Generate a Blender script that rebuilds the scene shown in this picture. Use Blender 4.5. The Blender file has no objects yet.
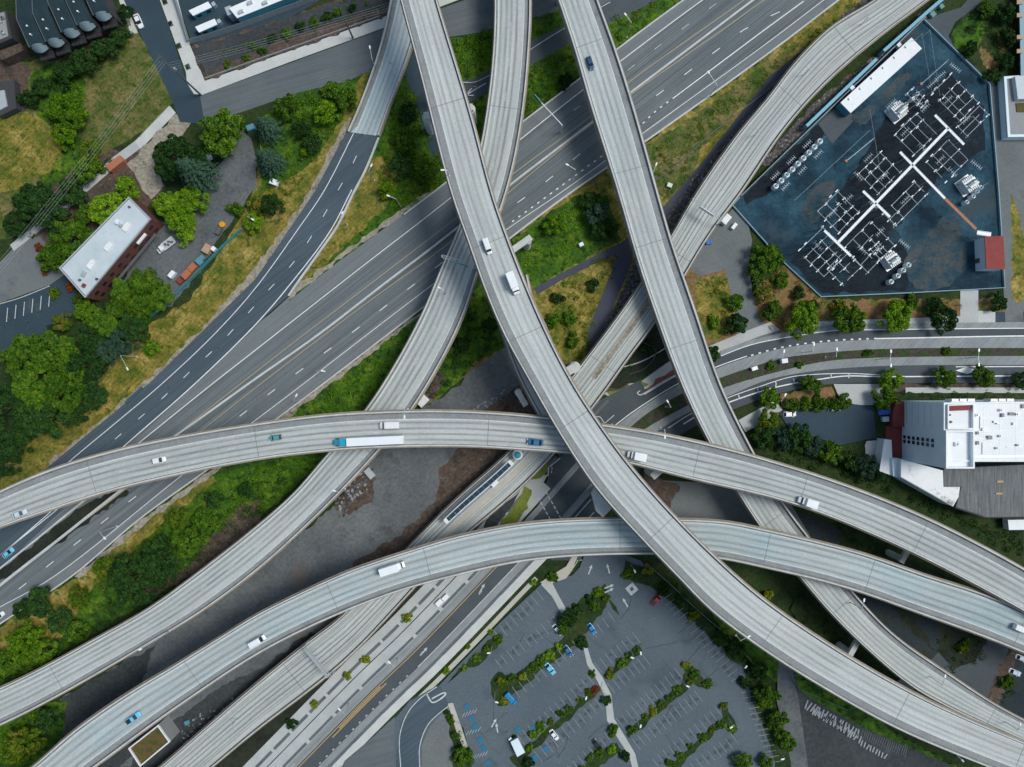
import bpy, bmesh, math, random
import numpy as np
from mathutils import Vector, Matrix
random.seed(7); RNG = np.random.default_rng(11)
R = math.radians
sc = bpy.context.scene
COL = sc.collection
# ------------------------------------------------------------------ camera, sky, sun, exposure
CAMH = 250.0; GS = 0.36                      # camera height in metres, metres per pixel on the ground
cam = bpy.data.objects.new('camera', bpy.data.cameras.new('camera')); COL.objects.link(cam)
cam.location = (0, 0, CAMH); cam.rotation_euler = (0, 0, 0)
cam.data.sensor_width = 36; cam.data.lens = 36*CAMH/(1024*GS)
cam.data.clip_start = 1; cam.data.clip_end = 6000
sc.camera = cam
world = bpy.data.worlds.new('World'); sc.world = world; world.use_nodes = True
wn = world.node_tree; bg = wn.nodes['Background']
sky = wn.nodes.new('ShaderNodeTexSky'); sky.sky_type = 'NISHITA'; sky.sun_disc = False
sky.sun_elevation = R(58); sky.sun_rotation = R(78); sky.dust_density = 3.0; sky.air_density = 1.0
tn = wn.nodes.new('ShaderNodeMix'); tn.data_type = 'RGBA'; tn.blend_type = 'MULTIPLY'; tn.inputs[0].default_value = 1; tn.inputs[7].default_value = (.90, 1.0, .99, 1)
wn.links.new(sky.outputs[0], tn.inputs[6]); wn.links.new(tn.outputs[2], bg.inputs[0]); bg.inputs[1].default_value = 0.085
sl = bpy.data.lights.new('sun', 'SUN'); sl.energy = 1.5; sl.angle = R(20); sl.color = (1, .99, .96)
so = bpy.data.objects.new('sun', sl); COL.objects.link(so); so.location = (0, 0, 200)
sd = Vector((math.sin(R(78))*math.cos(R(58)), math.cos(R(78))*math.cos(R(58)), math.sin(R(58))))
so.rotation_euler = sd.to_track_quat('Z', 'Y').to_euler()
sc.view_settings.view_transform = 'Standard'; sc.view_settings.look = 'None'
sc.view_settings.exposure = 0.40; sc.view_settings.gamma = 1

# ------------------------------------------------------------------ helpers
def P(px, py, z=0.0):
    """world point at height z that stands where the survey pixel (px,py) saw it"""
    s = GS*(CAMH-z)/CAMH
    return Vector(((px-512)*s, (383.5-py)*s, z))
def G(px, py, z=0.0):
    return Vector(((px-512)*GS, (383.5-py)*GS, z))
def tag(o, label=None, cat=None, group=None, kind=None):
    if label: o['label'] = label
    if cat: o['category'] = cat
    if group: o['group'] = group
    if kind: o['kind'] = kind
    return o
def empty(name, loc, rz=0.0):
    o = bpy.data.objects.new(name, None); COL.objects.link(o)
    o.location = loc; o.rotation_euler = (0, 0, rz); o.empty_display_size = .5
    return o
def thing(name, label, cat, loc=(0, 0, 0), rz=0.0, group=None):
    return tag(empty(name, loc, rz), label, cat, group)
def kids(o, _c={}):
    return [c for c in o.children]
def copy_tree(o, parent=None):
    c = o.copy(); COL.objects.link(c); c.parent = parent
    for ch in o.children: copy_tree(ch, c)
    return c
class MB:
    def __init__(s): s.v = []; s.f = []; s.uv = []; s.mi = []
    def quad(s, a, b, c, d, uv=None, mi=0):
        n = len(s.v); s.v += [tuple(a), tuple(b), tuple(c), tuple(d)]; s.f.append((n, n+1, n+2, n+3)); s.uv.append(uv); s.mi.append(mi)
    def poly(s, pts, mi=0):
        n = len(s.v); s.v += [tuple(p) for p in pts]; s.f.append(tuple(range(n, n+len(pts)))); s.uv.append(None); s.mi.append(mi)
    def prism(s, pts, z0, z1, mi=0, bottom=True):
        """pts: xy list counter-clockwise or not; closed solid"""
        a = sum(pts[i][0]*pts[(i+1) % len(pts)][1]-pts[(i+1) % len(pts)][0]*pts[i][1] for i in range(len(pts)))
        if a < 0: pts = list(reversed(pts))
        n = len(pts)
        s.poly([(p[0], p[1], z1) for p in pts], mi)
        if bottom: s.poly([(p[0], p[1], z0) for p in reversed(pts)], mi)
        for i in range(n):
            p, q = pts[i], pts[(i+1) % n]
            s.quad((p[0], p[1], z0), (q[0], q[1], z0), (q[0], q[1], z1), (p[0], p[1], z1), mi=mi)
    def box(s, c, size, rz=0.0, mi=0):
        cx, cy, cz = c; hx, hy, hz = size[0]/2, size[1]/2, size[2]/2
        ca, sa = math.cos(rz), math.sin(rz)
        pts = [(cx+x*ca-y*sa, cy+x*sa+y*ca) for x, y in ((-hx, -hy), (hx, -hy), (hx, hy), (-hx, hy))]
        s.prism(pts, cz-hz, cz+hz, mi)
    def bar(s, a, b, r, n=6, r2=None, mi=0):
        a = Vector(a); b = Vector(b); d = b-a
        if d.length < 1e-6: return
        q = d.to_track_quat('Z', 'Y'); r2 = r if r2 is None else r2
        A = [a+q @ Vector((r*math.cos(2*math.pi*i/n), r*math.sin(2*math.pi*i/n), 0)) for i in range(n)]
        B = [b+q @ Vector((r2*math.cos(2*math.pi*i/n), r2*math.sin(2*math.pi*i/n), 0)) for i in range(n)]
        for i in range(n): s.quad(A[i], A[(i+1) % n], B[(i+1) % n], B[i], mi=mi)
        s.poly(B, mi); s.poly(list(reversed(A)), mi)
    def lathe(s, c, prof, n=14, mi=0):
        c = Vector(c); rings = [[c+Vector((r*math.cos(2*math.pi*i/n), r*math.sin(2*math.pi*i/n), z)) for i in range(n)] for r, z in prof]
        for a, b in zip(rings, rings[1:]):
            for i in range(n): s.quad(a[i], a[(i+1) % n], b[(i+1) % n], b[i], mi=mi)
        s.poly(rings[-1], mi); s.poly(list(reversed(rings[0])), mi)
    def build(s, name, mat, parent=None, smooth=False):
        me = bpy.data.meshes.new(name); me.from_pydata(s.v, [], s.f)
        if any(u is not None for u in s.uv):
            ul = me.uv_layers.new(name='UVMap'); k = 0; flat = []
            for f, u in zip(s.f, s.uv):
                for j in range(len(f)): flat += list(u[j]) if u else [0, 0]
            ul.data.foreach_set('uv', flat)
        for m in (mat if isinstance(mat, (list, tuple)) else [mat]): me.materials.append(m)
        me.polygons.foreach_set('material_index', s.mi)
        if smooth: me.polygons.foreach_set('use_smooth', [True]*len(s.f))
        me.update()
        o = bpy.data.objects.new(name, me); COL.objects.link(o)
        if parent: o.parent = parent
        return o
def pip(x, y, poly):
    inside = False; n = len(poly); j = n-1
    for i in range(n):
        xi, yi = poly[i][0], poly[i][1]; xj, yj = poly[j][0], poly[j][1]
        if (yi > y) != (yj > y) and x < (xj-xi)*(y-yi)/(yj-yi)+xi: inside = not inside
        j = i
    return inside
def catmull(pts, per=10):
    pts = [Vector(p) for p in pts]
    if len(pts) < 3:
        return [pts[0].lerp(pts[-1], i/per) for i in range(per+1)]
    ext = [pts[0]*2-pts[1]]+pts+[pts[-1]*2-pts[-2]]
    out = []
    for i in range(1, len(ext)-2):
        p0, p1, p2, p3 = ext[i-1:i+3]
        # centripetal
        t0 = 0; t1 = t0+max((p1-p0).length, 1e-4)**.5; t2 = t1+max((p2-p1).length, 1e-4)**.5; t3 = t2+max((p3-p2).length, 1e-4)**.5
        for k in range(per):
            t = t1+(t2-t1)*k/per
            A1 = p0*((t1-t)/(t1-t0))+p1*((t-t0)/(t1-t0)); A2 = p1*((t2-t)/(t2-t1))+p2*((t-t1)/(t2-t1)); A3 = p2*((t3-t)/(t3-t2))+p3*((t-t2)/(t3-t2))
            B1 = A1*((t2-t)/(t2-t0))+A2*((t-t0)/(t2-t0)); B2 = A2*((t3-t)/(t3-t1))+A3*((t-t1)/(t3-t1))
            out.append(B1*((t2-t)/(t2-t1))+B2*((t-t1)/(t2-t1)))
    out.append(pts[-1]); return out
def smooth_pts(pts, it=2):
    for _ in range(it):
        q = [pts[0]]+[(pts[i-1]+pts[i]*2+pts[i+1])/4 for i in range(1, len(pts)-1)]+[pts[-1]]; pts = q
    return pts
def resample(pts, n):
    L = [0]
    for a, b in zip(pts, pts[1:]): L.append(L[-1]+(b-a).length)
    out = []; j = 0
    for i in range(n):
        d = L[-1]*i/(n-1)
        while j < len(L)-2 and L[j+1] < d: j += 1
        t = (d-L[j])/max(L[j+1]-L[j], 1e-9); out.append(pts[j].lerp(pts[j+1], min(max(t, 0), 1)))
    return out

# ------------------------------------------------------------------ materials
MATS = {}
def nodes(name):
    m = bpy.data.materials.new(name); m.use_nodes = True
    nt = m.node_tree; b = nt.nodes['Principled BSDF']; b.inputs['Specular IOR Level'].default_value = .3
    return m, nt, b
def N(nt, t, **kw):
    n = nt.nodes.new(t)
    for k, v in kw.items(): setattr(n, k, v)
    return n
def noise(nt, src, scale, detail=5, rough=.6, mapscale=None, rot=0):
    mp = N(nt, 'ShaderNodeMapping'); nt.links.new(src, mp.inputs[0])
    if mapscale: mp.inputs['Scale'].default_value = mapscale
    mp.inputs['Rotation'].default_value = (0, 0, rot)
    n = N(nt, 'ShaderNodeTexNoise'); n.inputs['Scale'].default_value = scale; n.inputs['Detail'].default_value = detail; n.inputs['Roughness'].default_value = rough
    nt.links.new(mp.outputs[0], n.inputs['Vector']); return n.outputs['Fac']
def ramp(nt, fac, stops):
    r = N(nt, 'ShaderNodeValToRGB'); e = r.color_ramp.elements
    while len(e) < len(stops): e.new(.5)
    for i, (p, c) in enumerate(stops):
        e[i].position = p; e[i].color = (*c, 1) if len(c) == 3 else c
    nt.links.new(fac, r.inputs[0]); return r.outputs[0]
def mixc(nt, a, b, fac, mode='MIX'):
    m = N(nt, 'ShaderNodeMix', data_type='RGBA', blend_type=mode)
    for s, v in ((0, fac), (6, a), (7, b)):
        if hasattr(v, 'links') or hasattr(v, 'is_linked'): nt.links.new(v, m.inputs[s])
        elif isinstance(v, (int, float)): m.inputs[s].default_value = v
        else: m.inputs[s].default_value = (*v, 1)
    return m.outputs[2]
def bump(nt, b, h, strength, dist=.1):
    n = N(nt, 'ShaderNodeBump'); n.inputs['Strength'].default_value = strength; n.inputs['Distance'].default_value = dist
    nt.links.new(h, n.inputs['Height']); nt.links.new(n.outputs[0], b.inputs['Normal'])
def blend_mat(name, cols, scale=.15, fine=2.0, rough=.9, lo=.3, hi=.7, fine_amt=.35, streak=None, stains=None, bmp=.3, small=None):
    """large soft patches between the colours, fine grain multiplied over them"""
    m, nt, b = nodes(name)
    tc = N(nt, 'ShaderNodeTexCoord').outputs['Object']
    n1 = noise(nt, tc, scale, 6, .62)
    st = [(lo+(hi-lo)*i/(len(cols)-1), c) for i, c in enumerate(cols)] if len(cols) > 1 else [(0, cols[0]), (1, cols[0])]
    c = ramp(nt, n1, st)
    if small:   # patches of a second kind of stuff
        n3 = noise(nt, tc, small[0], 7, .7); k = ramp(nt, n3, [(small[2]-.05, (0, 0, 0)), (small[2]+.05, (1, 1, 1))]); c = mixc(nt, c, small[1], k)
    n2 = noise(nt, tc, fine, 4, .7)
    g = ramp(nt, n2, [(.25, (1-fine_amt,)*3), (.75, (1+fine_amt,)*3)])
    c = mixc(nt, c, g, 1.0, 'MULTIPLY')
    if streak:
        a, amt, sc_ = streak
        mp = N(nt, 'ShaderNodeMapping', vector_type='TEXTURE'); mp.inputs['Rotation'].default_value = (0, 0, a); mp.inputs['Scale'].default_value = (sc_, .55, 1)
        nt.links.new(tc, mp.inputs[0]); ns = N(nt, 'ShaderNodeTexNoise'); ns.inputs['Scale'].default_value = 1; ns.inputs['Detail'].default_value = 3
        nt.links.new(mp.outputs[0], ns.inputs['Vector'])
        g2 = ramp(nt, ns.outputs['Fac'], [(.3, (1-amt,)*3), (.7, (1+amt,)*3)]); c = mixc(nt, c, g2, 1.0, 'MULTIPLY')
    if stains:
        n4 = noise(nt, tc, stains[0], 6, .65); k = ramp(nt, n4, [(stains[2], (0, 0, 0)), (stains[2]+.12, (1, 1, 1))]); c = mixc(nt, c, stains[1], k)
    nt.links.new(c, b.inputs['Base Color']); b.inputs['Roughness'].default_value = rough
    if bmp: bump(nt, b, n2, bmp)
    MATS[name] = m; return m
def plain(name, col, rough=.5, metal=0, var=.12, scale=3.0, spec=.4):
    m, nt, b = nodes(name); tc = N(nt, 'ShaderNodeTexCoord').outputs['Object']
    g = ramp(nt, noise(nt, tc, scale, 4), [(.3, (1-var,)*3), (.7, (1+var,)*3)])
    nt.links.new(mixc(nt, col, g, 1.0, 'MULTIPLY'), b.inputs['Base Color'])
    b.inputs['Roughness'].default_value = rough; b.inputs['Metallic'].default_value = metal; b.inputs['Specular IOR Level'].default_value = spec
    MATS[name] = m; return m
def deck_mat(name, base, tracks, dark=.62, tint=(.36, .44, .47), tintamt=.5, joint=6.0, trackw=.05):
    """worn concrete deck. UV: x = fraction across, y = metres along. tracks: wheel-path centres as fractions"""
    m, nt, b = nodes(name)
    uv = N(nt, 'ShaderNodeTexCoord').outputs['UV']; ob = N(nt, 'ShaderNodeTexCoord').outputs['Object']
    sx = N(nt, 'ShaderNodeSeparateXYZ'); nt.links.new(uv, sx.inputs[0])
    big = noise(nt, ob, .035, 4); c = mixc(nt, base, tint, ramp(nt, big, [(.4, (0, 0, 0)), (.62, (tintamt,)*3)]))
    # wheel paths rubbed dark, wandering a little
    wv = noise(nt, uv, 1, 2, .5, (0.001, .03, 1)); wo = N(nt, 'ShaderNodeMath', operation='MULTIPLY_ADD'); nt.links.new(wv, wo.inputs[0]); wo.inputs[1].default_value = .03; wo.inputs[2].default_value = -.015
    ux = N(nt, 'ShaderNodeMath', operation='ADD'); nt.links.new(sx.outputs[0], ux.inputs[0]); nt.links.new(wo.outputs[0], ux.inputs[1])
    r = N(nt, 'ShaderNodeValToRGB'); e = r.color_ramp.elements; st = []
    for t, w in tracks:
        st += [(t-trackw, 1), (t-trackw*.3, w), (t+trackw*.3, w), (t+trackw, 1)]
    st = sorted([s for s in st if 0 < s[0] < 1]); st = st[:30]
    while len(e) < len(st): e.new(.5)
    for i, (p, v) in enumerate(st): e[i].position = p; e[i].color = (v, v, v, 1)
    nt.links.new(ux.outputs[0], r.inputs[0])
    br = noise(nt, uv, 1, 6, .6, (14, .05, 1)); k = ramp(nt, br, [(.3, (.25,)*3), (.65, (1,)*3)])
    c = mixc(nt, c, mixc(nt, c, r.outputs[0], 1.0, 'MULTIPLY'), k)
    st2 = noise(nt, uv, 1, 5, .7, (22, .09, 1)); c = mixc(nt, c, ramp(nt, st2, [(.3, (.93,)*3), (.7, (1.07,)*3)]), 1.0, 'MULTIPLY')
    gr = noise(nt, ob, 1.1, 5, .7); c = mixc(nt, c, ramp(nt, gr, [(.3, (.9,)*3), (.7, (1.1,)*3)]), 1.0, 'MULTIPLY')
    bg_ = noise(nt, uv, 1, 4, .6, (2.2, .018, 1)); c = mixc(nt, c, ramp(nt, bg_, [(.32, (.84, .84, .83)), (.66, (1.1, 1.1, 1.1))]), 1.0, 'MULTIPLY')
    sp_ = noise(nt, ob, .75, 5, .75); c = mixc(nt, c, (.20, .20, .19), ramp(nt, sp_, [(.66, (0, 0, 0)), (.72, (.55,)*3)]))
    # thin joints between slabs
    fm = N(nt, 'ShaderNodeMath', operation='MODULO'); nt.links.new(sx.outputs[1], fm.inputs[0]); fm.inputs[1].default_value = joint
    jt = N(nt, 'ShaderNodeMath', operation='LESS_THAN'); nt.links.new(fm.outputs[0], jt.inputs[0]); jt.inputs[1].default_value = .22
    jm = N(nt, 'ShaderNodeMath', operation='MULTIPLY'); nt.links.new(jt.outputs[0], jm.inputs[0]); jm.inputs[1].default_value = .05
    c = mixc(nt, c, (.1, .1, .1), jm.outputs[0])
    # patched spots
    ps = noise(nt, uv, 1, 3, .5, (9, .16, 1)); c = mixc(nt, c, (.30, .32, .32), ramp(nt, ps, [(.70, (0, 0, 0)), (.73, (.55,)*3)]))
    nt.links.new(c, b.inputs['Base Color']); b.inputs['Roughness'].default_value = .85
    MATS[name] = m; return m
def leaf_mat(name, c1, c2, c3=None, dry=None):
    """per-object shade plus clump-to-clump variation of the leaves themselves"""
    m, nt, b = nodes(name)
    ob = N(nt, 'ShaderNodeTexCoord').outputs['Object']; geo = N(nt, 'ShaderNodeNewGeometry'); oi = N(nt, 'ShaderNodeObjectInfo')
    c = mixc(nt, tuple(x*.5 for x in c1), tuple(x*1.25 for x in c2), geo.outputs['Random Per Island'])
    n = noise(nt, geo.outputs['Position'], .45, 3, .6)
    c = mixc(nt, c, c3 or c2, ramp(nt, n, [(.45, (0, 0, 0)), (.65, (.8,)*3)]))
    if dry:
        n = noise(nt, geo.outputs['Position'], dry[1], 5, .65); c = mixc(nt, c, dry[0], ramp(nt, n, [(dry[2]-.06, (0, 0, 0)), (dry[2]+.06, (1, 1, 1))]))
    g = ramp(nt, oi.outputs['Random'], [(0, (.72, .78, .7)), (1, (1.25, 1.2, 1.1))]); c = mixc(nt, c, g, 1.0, 'MULTIPLY')
    nt.links.new(c, b.inputs['Base Color']); b.inputs['Roughness'].default_value = .75; b.inputs['Specular IOR Level'].default_value = .15
    MATS[name] = m; return m
ROADA = math.atan2(153, 196)
leaf_mat('leaf_bright', (.09, .20, .008), (.15, .30, .012), (.20, .33, .012))
leaf_mat('leaf_mid', (.035, .10, .008), (.07, .165, .010), (.13, .22, .014))
leaf_mat('leaf_dark', (.013, .045, .014), (.026, .078, .016), (.045, .10, .014))
leaf_mat('leaf_blue', (.022, .06, .045), (.045, .10, .07), (.06, .11, .065))
leaf_mat('leaf_yellow', (.14, .20, .010), (.23, .29, .014), (.27, .25, .018))
leaf_mat('leaf_ivy', (.05, .13, .004), (.10, .22, .006), (.16, .27, .008))
leaf_mat('leaf_scrub', (.035, .09, .006), (.085, .16, .008), (.15, .20, .010), dry=((.20, .155, .035), .16, .60))
leaf_mat('leaf_dry', (.13, .13, .02), (.24, .20, .045), (.30, .24, .08), dry=((.07, .13, .012), .09, .55))
leaf_mat('leaf_rust', (.28, .09, .015), (.20, .06, .012))
plain('bark', (.11, .085, .06), .9)
blend_mat('ground_soil', [(0.036, 0.048, 0.016), (0.080, 0.080, 0.032), (0.040, 0.036, 0.024)], .06, 1.0, fine_amt=.6)
blend_mat('grass_dry', [(.07, .11, .01), (.20, .165, .028), (.36, .265, .075)], .14, .9, lo=.33, hi=.68, fine_amt=.55, streak=(R(47), .25, 9), small=(.35, (.05, .095, .008), .57), stains=(.5, (.13, .09, .03), .66))
blend_mat('grass_field', [(0.050, 0.081, 0.013), (0.117, 0.122, 0.032), (0.207, 0.162, 0.063)], .12, .9, lo=.34, hi=.66, fine_amt=.6, streak=(R(30), .15, 7), small=(.3, (.04, .09, .008), .55), stains=(.45, (.12, .09, .04), .62))
blend_mat('grass_green', [(.018, .055, .004), (.045, .12, .004), (.12, .19, .01)], .12, .9, fine_amt=.65, small=(.4, (.012, .035, .004), .56), stains=(.3, (.12, .11, .025), .66))
blend_mat('grass_dark', [(.009, .022, .005), (.020, .045, .007), (.04, .05, .012)], .12, .9, fine_amt=.65, small=(.35, (.035, .03, .018), .6))
blend_mat('bark_mulch', [(0.170, 0.085, 0.038), (0.238, 0.132, 0.060), (0.145, 0.119, 0.034)], .12, .9, fine_amt=.5, small=(.35, (.10, .13, .02), .56))
blend_mat('dirt_brown', [(0.064, 0.043, 0.032), (0.102, 0.072, 0.055), (0.043, 0.036, 0.029)], .12, .9, fine_amt=.6, small=(.4, (.19, .16, .14), .63), stains=(.2, (.05, .06, .03), .62))
blend_mat('gravel_tan', [(.24, .21, .16), (.38, .34, .28)], .25, 1.0, fine_amt=.4, small=(.35, (.16, .15, .05), .6))
blend_mat('gravel_gray', [(0.086, 0.098, 0.102), (0.123, 0.135, 0.139), (0.164, 0.172, 0.168)], .05, .9, fine_amt=.3, streak=(R(45), .05, 12), small=(.12, (.085, .09, .09), .60), stains=(.035, (.16, .125, .105), .59))
blend_mat('gravel_dark', [(0.034, 0.039, 0.042), (0.060, 0.068, 0.071)], .06, .9, fine_amt=.4, stains=(.04, (.13, .14, .14), .59))
blend_mat('ballast', [(.05, .045, .045), (.12, .11, .11)], .5, 1.0, fine_amt=.8, small=(.9, (.42, .41, .40), .62))
blend_mat('substation_gravel', [(.008, .026, .042), (.016, .055, .085), (.03, .085, .12)], .07, .9, lo=.38, hi=.62, fine_amt=.4, stains=(.05, (.045, .065, .075), .57))
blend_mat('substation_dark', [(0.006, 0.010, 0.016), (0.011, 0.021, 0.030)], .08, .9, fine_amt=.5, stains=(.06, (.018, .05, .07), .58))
blend_mat('asphalt_new', [(.060, .088, .108), (.078, .108, .130)], .03, 2.0, fine_amt=.14, streak=(ROADA, .16, 40))
blend_mat('asphalt_blue', [(0.029, 0.051, 0.068), (0.043, 0.072, 0.095)], .03, 2.0, fine_amt=.18, stains=(.06, (.08, .10, .11), .62))
blend_mat('asphalt_street', [(.105, .123, .130), (.135, .155, .162)], .05, 1.8, fine_amt=.14, streak=(R(16), .12, 30), stains=(.05, (.085, .10, .11), .60))
blend_mat('asphalt_parking', [(.085, .112, .132), (.118, .148, .168)], .045, 1.5, fine_amt=.2, small=(.8, (.06, .075, .085), .70), stains=(.06, (.07, .09, .105), .57))
blend_mat('asphalt_main', [(.120, .142, .150), (.155, .176, .182)], .03, 2.0, fine_amt=.12, streak=(ROADA, .26, 55))
blend_mat('asphalt_shoulder', [(.155, .175, .182), (.19, .208, .212)], .05, 2.0, fine_amt=.12, streak=(ROADA, .12, 40), stains=(.05, (.12, .14, .145), .60))
blend_mat('asphalt_curve', [(.062, .078, .086), (.088, .104, .112)], .05, 2.0, fine_amt=.16)
blend_mat('asphalt_old', [(0.132, 0.148, 0.150), (0.185, 0.198, 0.195)], .07, 1.5, fine_amt=.18, stains=(.07, (.105, .12, .125), .56))
blend_mat('lane_concrete', [(.22, .24, .245), (.29, .31, .31)], .08, 1.6, fine_amt=.12, streak=(R(45), .14, 30))
blend_mat('sidewalk_light', [(.50, .51, .49), (.60, .60, .57)], .2, 2.0, fine_amt=.08, stains=(.4, (.38, .38, .36), .65))
blend_mat('lawn_yellow', [(.13, .17, .02), (.20, .23, .04)], .2, 1.0, fine_amt=.3)
blend_mat('shaded_soil', [(.012, .016, .012), (.03, .035, .02)], .1, 1.0, fine_amt=.5)  # near-black soil, the shade of a deep gap put into its colour
blend_mat('gutter_dirt', [(.13, .13, .125), (.24, .235, .22)], .3, 1.5, fine_amt=.25)
blend_mat('sidewalk_mid', [(.40, .42, .41), (.50, .51, .49)], .15, 2.0, fine_amt=.1)
blend_mat('path_tan', [(.42, .40, .34), (.52, .49, .42)], .2, 2.0, fine_amt=.1)
blend_mat('path_asphalt', [(.055, .06, .085), (.075, .08, .105)], .1, 2.0, fine_amt=.12)
blend_mat('paver_red', [(.20, .07, .05), (.28, .10, .075)], .5, 3.0, fine_amt=.2)
blend_mat('shoulder_concrete', [(.215, .23, .232), (.29, .305, .305)], .2, 1.4, fine_amt=.2, stains=(.3, (.16, .17, .172), .62))
blend_mat('barrier_concrete', [(.46, .47, .455), (.60, .61, .59)], .2, 1.2, fine_amt=.14)
blend_mat('girder_concrete', [(.26, .24, .21), (.36, .34, .30)], .2, 1.2, fine_amt=.15)
blend_mat('girder_tan', [(.24, .19, .14), (.34, .28, .22)], .2, 1.2, fine_amt=.15)
plain('paint_white', (.78, .79, .78), .6, var=.10, scale=.9)
plain('paint_worn', (.52, .54, .54), .7, var=.25, scale=.9)
plain('paint_faint', (.30, .33, .34), .8, var=.25, scale=1.2)
plain('paint_yellow', (.50, .33, .12), .6, var=.15)
plain('paint_yellow_faint', (.40, .32, .20), .7, var=.2)
plain('paint_blue', (.02, .16, .27), .6, var=.1)
plain('joint_dark', (.16, .17, .17), .8)
plain('white_metal', (.78, .80, .81), .4)
plain('galvanised', (.50, .54, .56), .45, metal=.3)
plain('steel_dark', (.10, .11, .12), .5)
plain('lamp_head_paint', (.85, .86, .86), .4)
plain('green_metal', (.10, .28, .24), .5)
plain('teal_metal', (.05, .30, .36), .5)
plain('copper', (.5, .22, .10), .5)
plain('roof_white', (.82, .85, .86), .6, var=.04, scale=.4)
plain('tyre', (.02, .02, .02), .9)
plain('glass_dark', (.015, .022, .028), .12, spec=.6)
plain('trim_black', (.03, .03, .032), .5)
plain('canopy_glass', (.012, .05, .08), .25, spec=.5)
plain('headlight_glass', (.7, .7, .68), .2)
plain('taillight_red', (.45, .02, .02), .3)

# ------------------------------------------------------------------ flat surfaces
ZL = [0.0]
def patch(name, pts, mat, curve=False, z=None):
    """a flat ground sheet; each new one lies a few millimetres above the last"""
    if z is None: ZL[0] += .004; z = ZL[0]
    q = [P(x, y, 0) for x, y in pts]
    if curve:
        q = catmull(q+[q[0]], 6)[:-1]
    if name in ('grass', 'soil', 'gravel'):     # natural stuff has ragged edges
        rr = random.Random(len(pts)*31+int(abs(pts[0][0]*7))); r = []
        for i in range(len(q)):
            a_, b_ = q[i], q[(i+1) % len(q)]; L_ = (b_-a_).length; k = max(1, min(60, int(L_/1.6)))
            nrm = Vector((-(b_-a_).y, (b_-a_).x, 0)).normalized() if L_ > .1 else Vector((0, 0, 0))
            ph = rr.random()*9
            for j in range(k):
                t_ = j/k; amp = 0 if L_ > 90 else .4
                r.append(a_.lerp(b_, t_)+nrm*(amp*math.sin(t_*L_*.7+ph)*.8+(rr.random()-.5)*.9*(amp > 0)))
        q = r
    mb = MB(); a = sum(q[i].x*q[(i+1) % len(q)].y-q[(i+1) % len(q)].x*q[i].y for i in range(len(q)))
    if a < 0: q.reverse()
    mb.poly([(p.x, p.y, z) for p in q])
    o = mb.build(name, MATS[mat]); o['kind'] = 'structure'
    # clean triangulation of concave outlines
    bm = bmesh.new(); bm.from_mesh(o.data); bmesh.ops.triangulate(bm, faces=bm.faces[:]); bm.to_mesh(o.data); bm.free()
    return o
def offset_line(pts, d):
    out = []
    for i, p in enumerate(pts):
        a = pts[max(i-1, 0)]; b = pts[min(i+1, len(pts)-1)]; t = (b-a); t.z = 0; t.normalize()
        out.append(p+Vector((-t.y, t.x, 0))*d)
    return out
def line_strip(mb, pts, w, z):
    l = offset_line(pts, w/2); r = offset_line(pts, -w/2); acc = 0
    for i in range(len(pts)-1):
        L = (pts[i+1]-pts[i]).length
        mb.quad((*r[i].xy, z), (*r[i+1].xy, z), (*l[i+1].xy, z), (*l[i].xy, z), uv=((0, acc), (0, acc+L), (1, acc+L), (1, acc)))
        acc += L
def px_curve(pts, per=8, sm=1):
    q = [P(x, y, 0) for x, y in pts]
    return smooth_pts(catmull(q, per), sm) if len(pts) > 2 else [q[0].lerp(q[1], i/12) for i in range(13)]
def dash_strip(mb, pts, w, z, on, off, start=0.0):
    L = [0]
    for a, b in zip(pts, pts[1:]): L.append(L[-1]+(b-a).length)
    def at(d):
        for i in range(len(L)-1):
            if L[i+1] >= d: return pts[i].lerp(pts[i+1], (d-L[i])/max(L[i+1]-L[i], 1e-9))
        return pts[-1]
    d = start
    while d+on < L[-1]:
        if d >= 0: line_strip(mb, [at(d), at(d+on*.5), at(d+on)], w, z)
        d += on+off
def line_px(mb, pts, w, z, on=None, off=None, start=0.0, per=8):
    c = px_curve(pts, per)
    if on: dash_strip(mb, c, w, z, on, off, start)
    else: line_strip(mb, c, w, z)
def band_px(name, ptsA, ptsB, mat, n=60, kind='structure'):
    """sheet between two pixel curves"""
    ZL[0] += .004; z = ZL[0]
    a = resample(px_curve(ptsA), n); b = resample(px_curve(ptsB), n); mb = MB()
    for i in range(n-1):
        q = [a[i], a[i+1], b[i+1], b[i]]
        ar = (q[1]-q[0]).cross(q[3]-q[0]).z
        if ar < 0: q.reverse()
        mb.quad(*[(p.x, p.y, z) for p in q])
    o = mb.build(name, MATS[mat]); o['kind'] = kind; return o
def wall_strip(mb, pts, w, z0, h):
    l = offset_line(pts, w/2); r = offset_line(pts, -w/2)
    for i in range(len(pts)-1):
        a, b, c, d = r[i], r[i+1], l[i+1], l[i]
        za = z0(i) if callable(z0) else z0; zb = z0(i+1) if callable(z0) else z0
        mb.quad((a.x, a.y, za+h), (b.x, b.y, zb+h), (c.x, c.y, zb+h), (d.x, d.y, za+h))
        mb.quad((a.x, a.y, za), (b.x, b.y, zb), (b.x, b.y, zb+h), (a.x, a.y, za+h))
        mb.quad((c.x, c.y, zb), (d.x, d.y, za), (d.x, d.y, za+h), (c.x, c.y, zb+h))
    for i, (p, q) in ((0, (l[0], r[0])), (len(pts)-1, (r[-1], l[-1]))):
        za = z0(i) if callable(z0) else z0
        mb.quad((p.x, p.y, za), (q.x, q.y, za), (q.x, q.y, za+h), (p.x, p.y, za+h))
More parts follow.
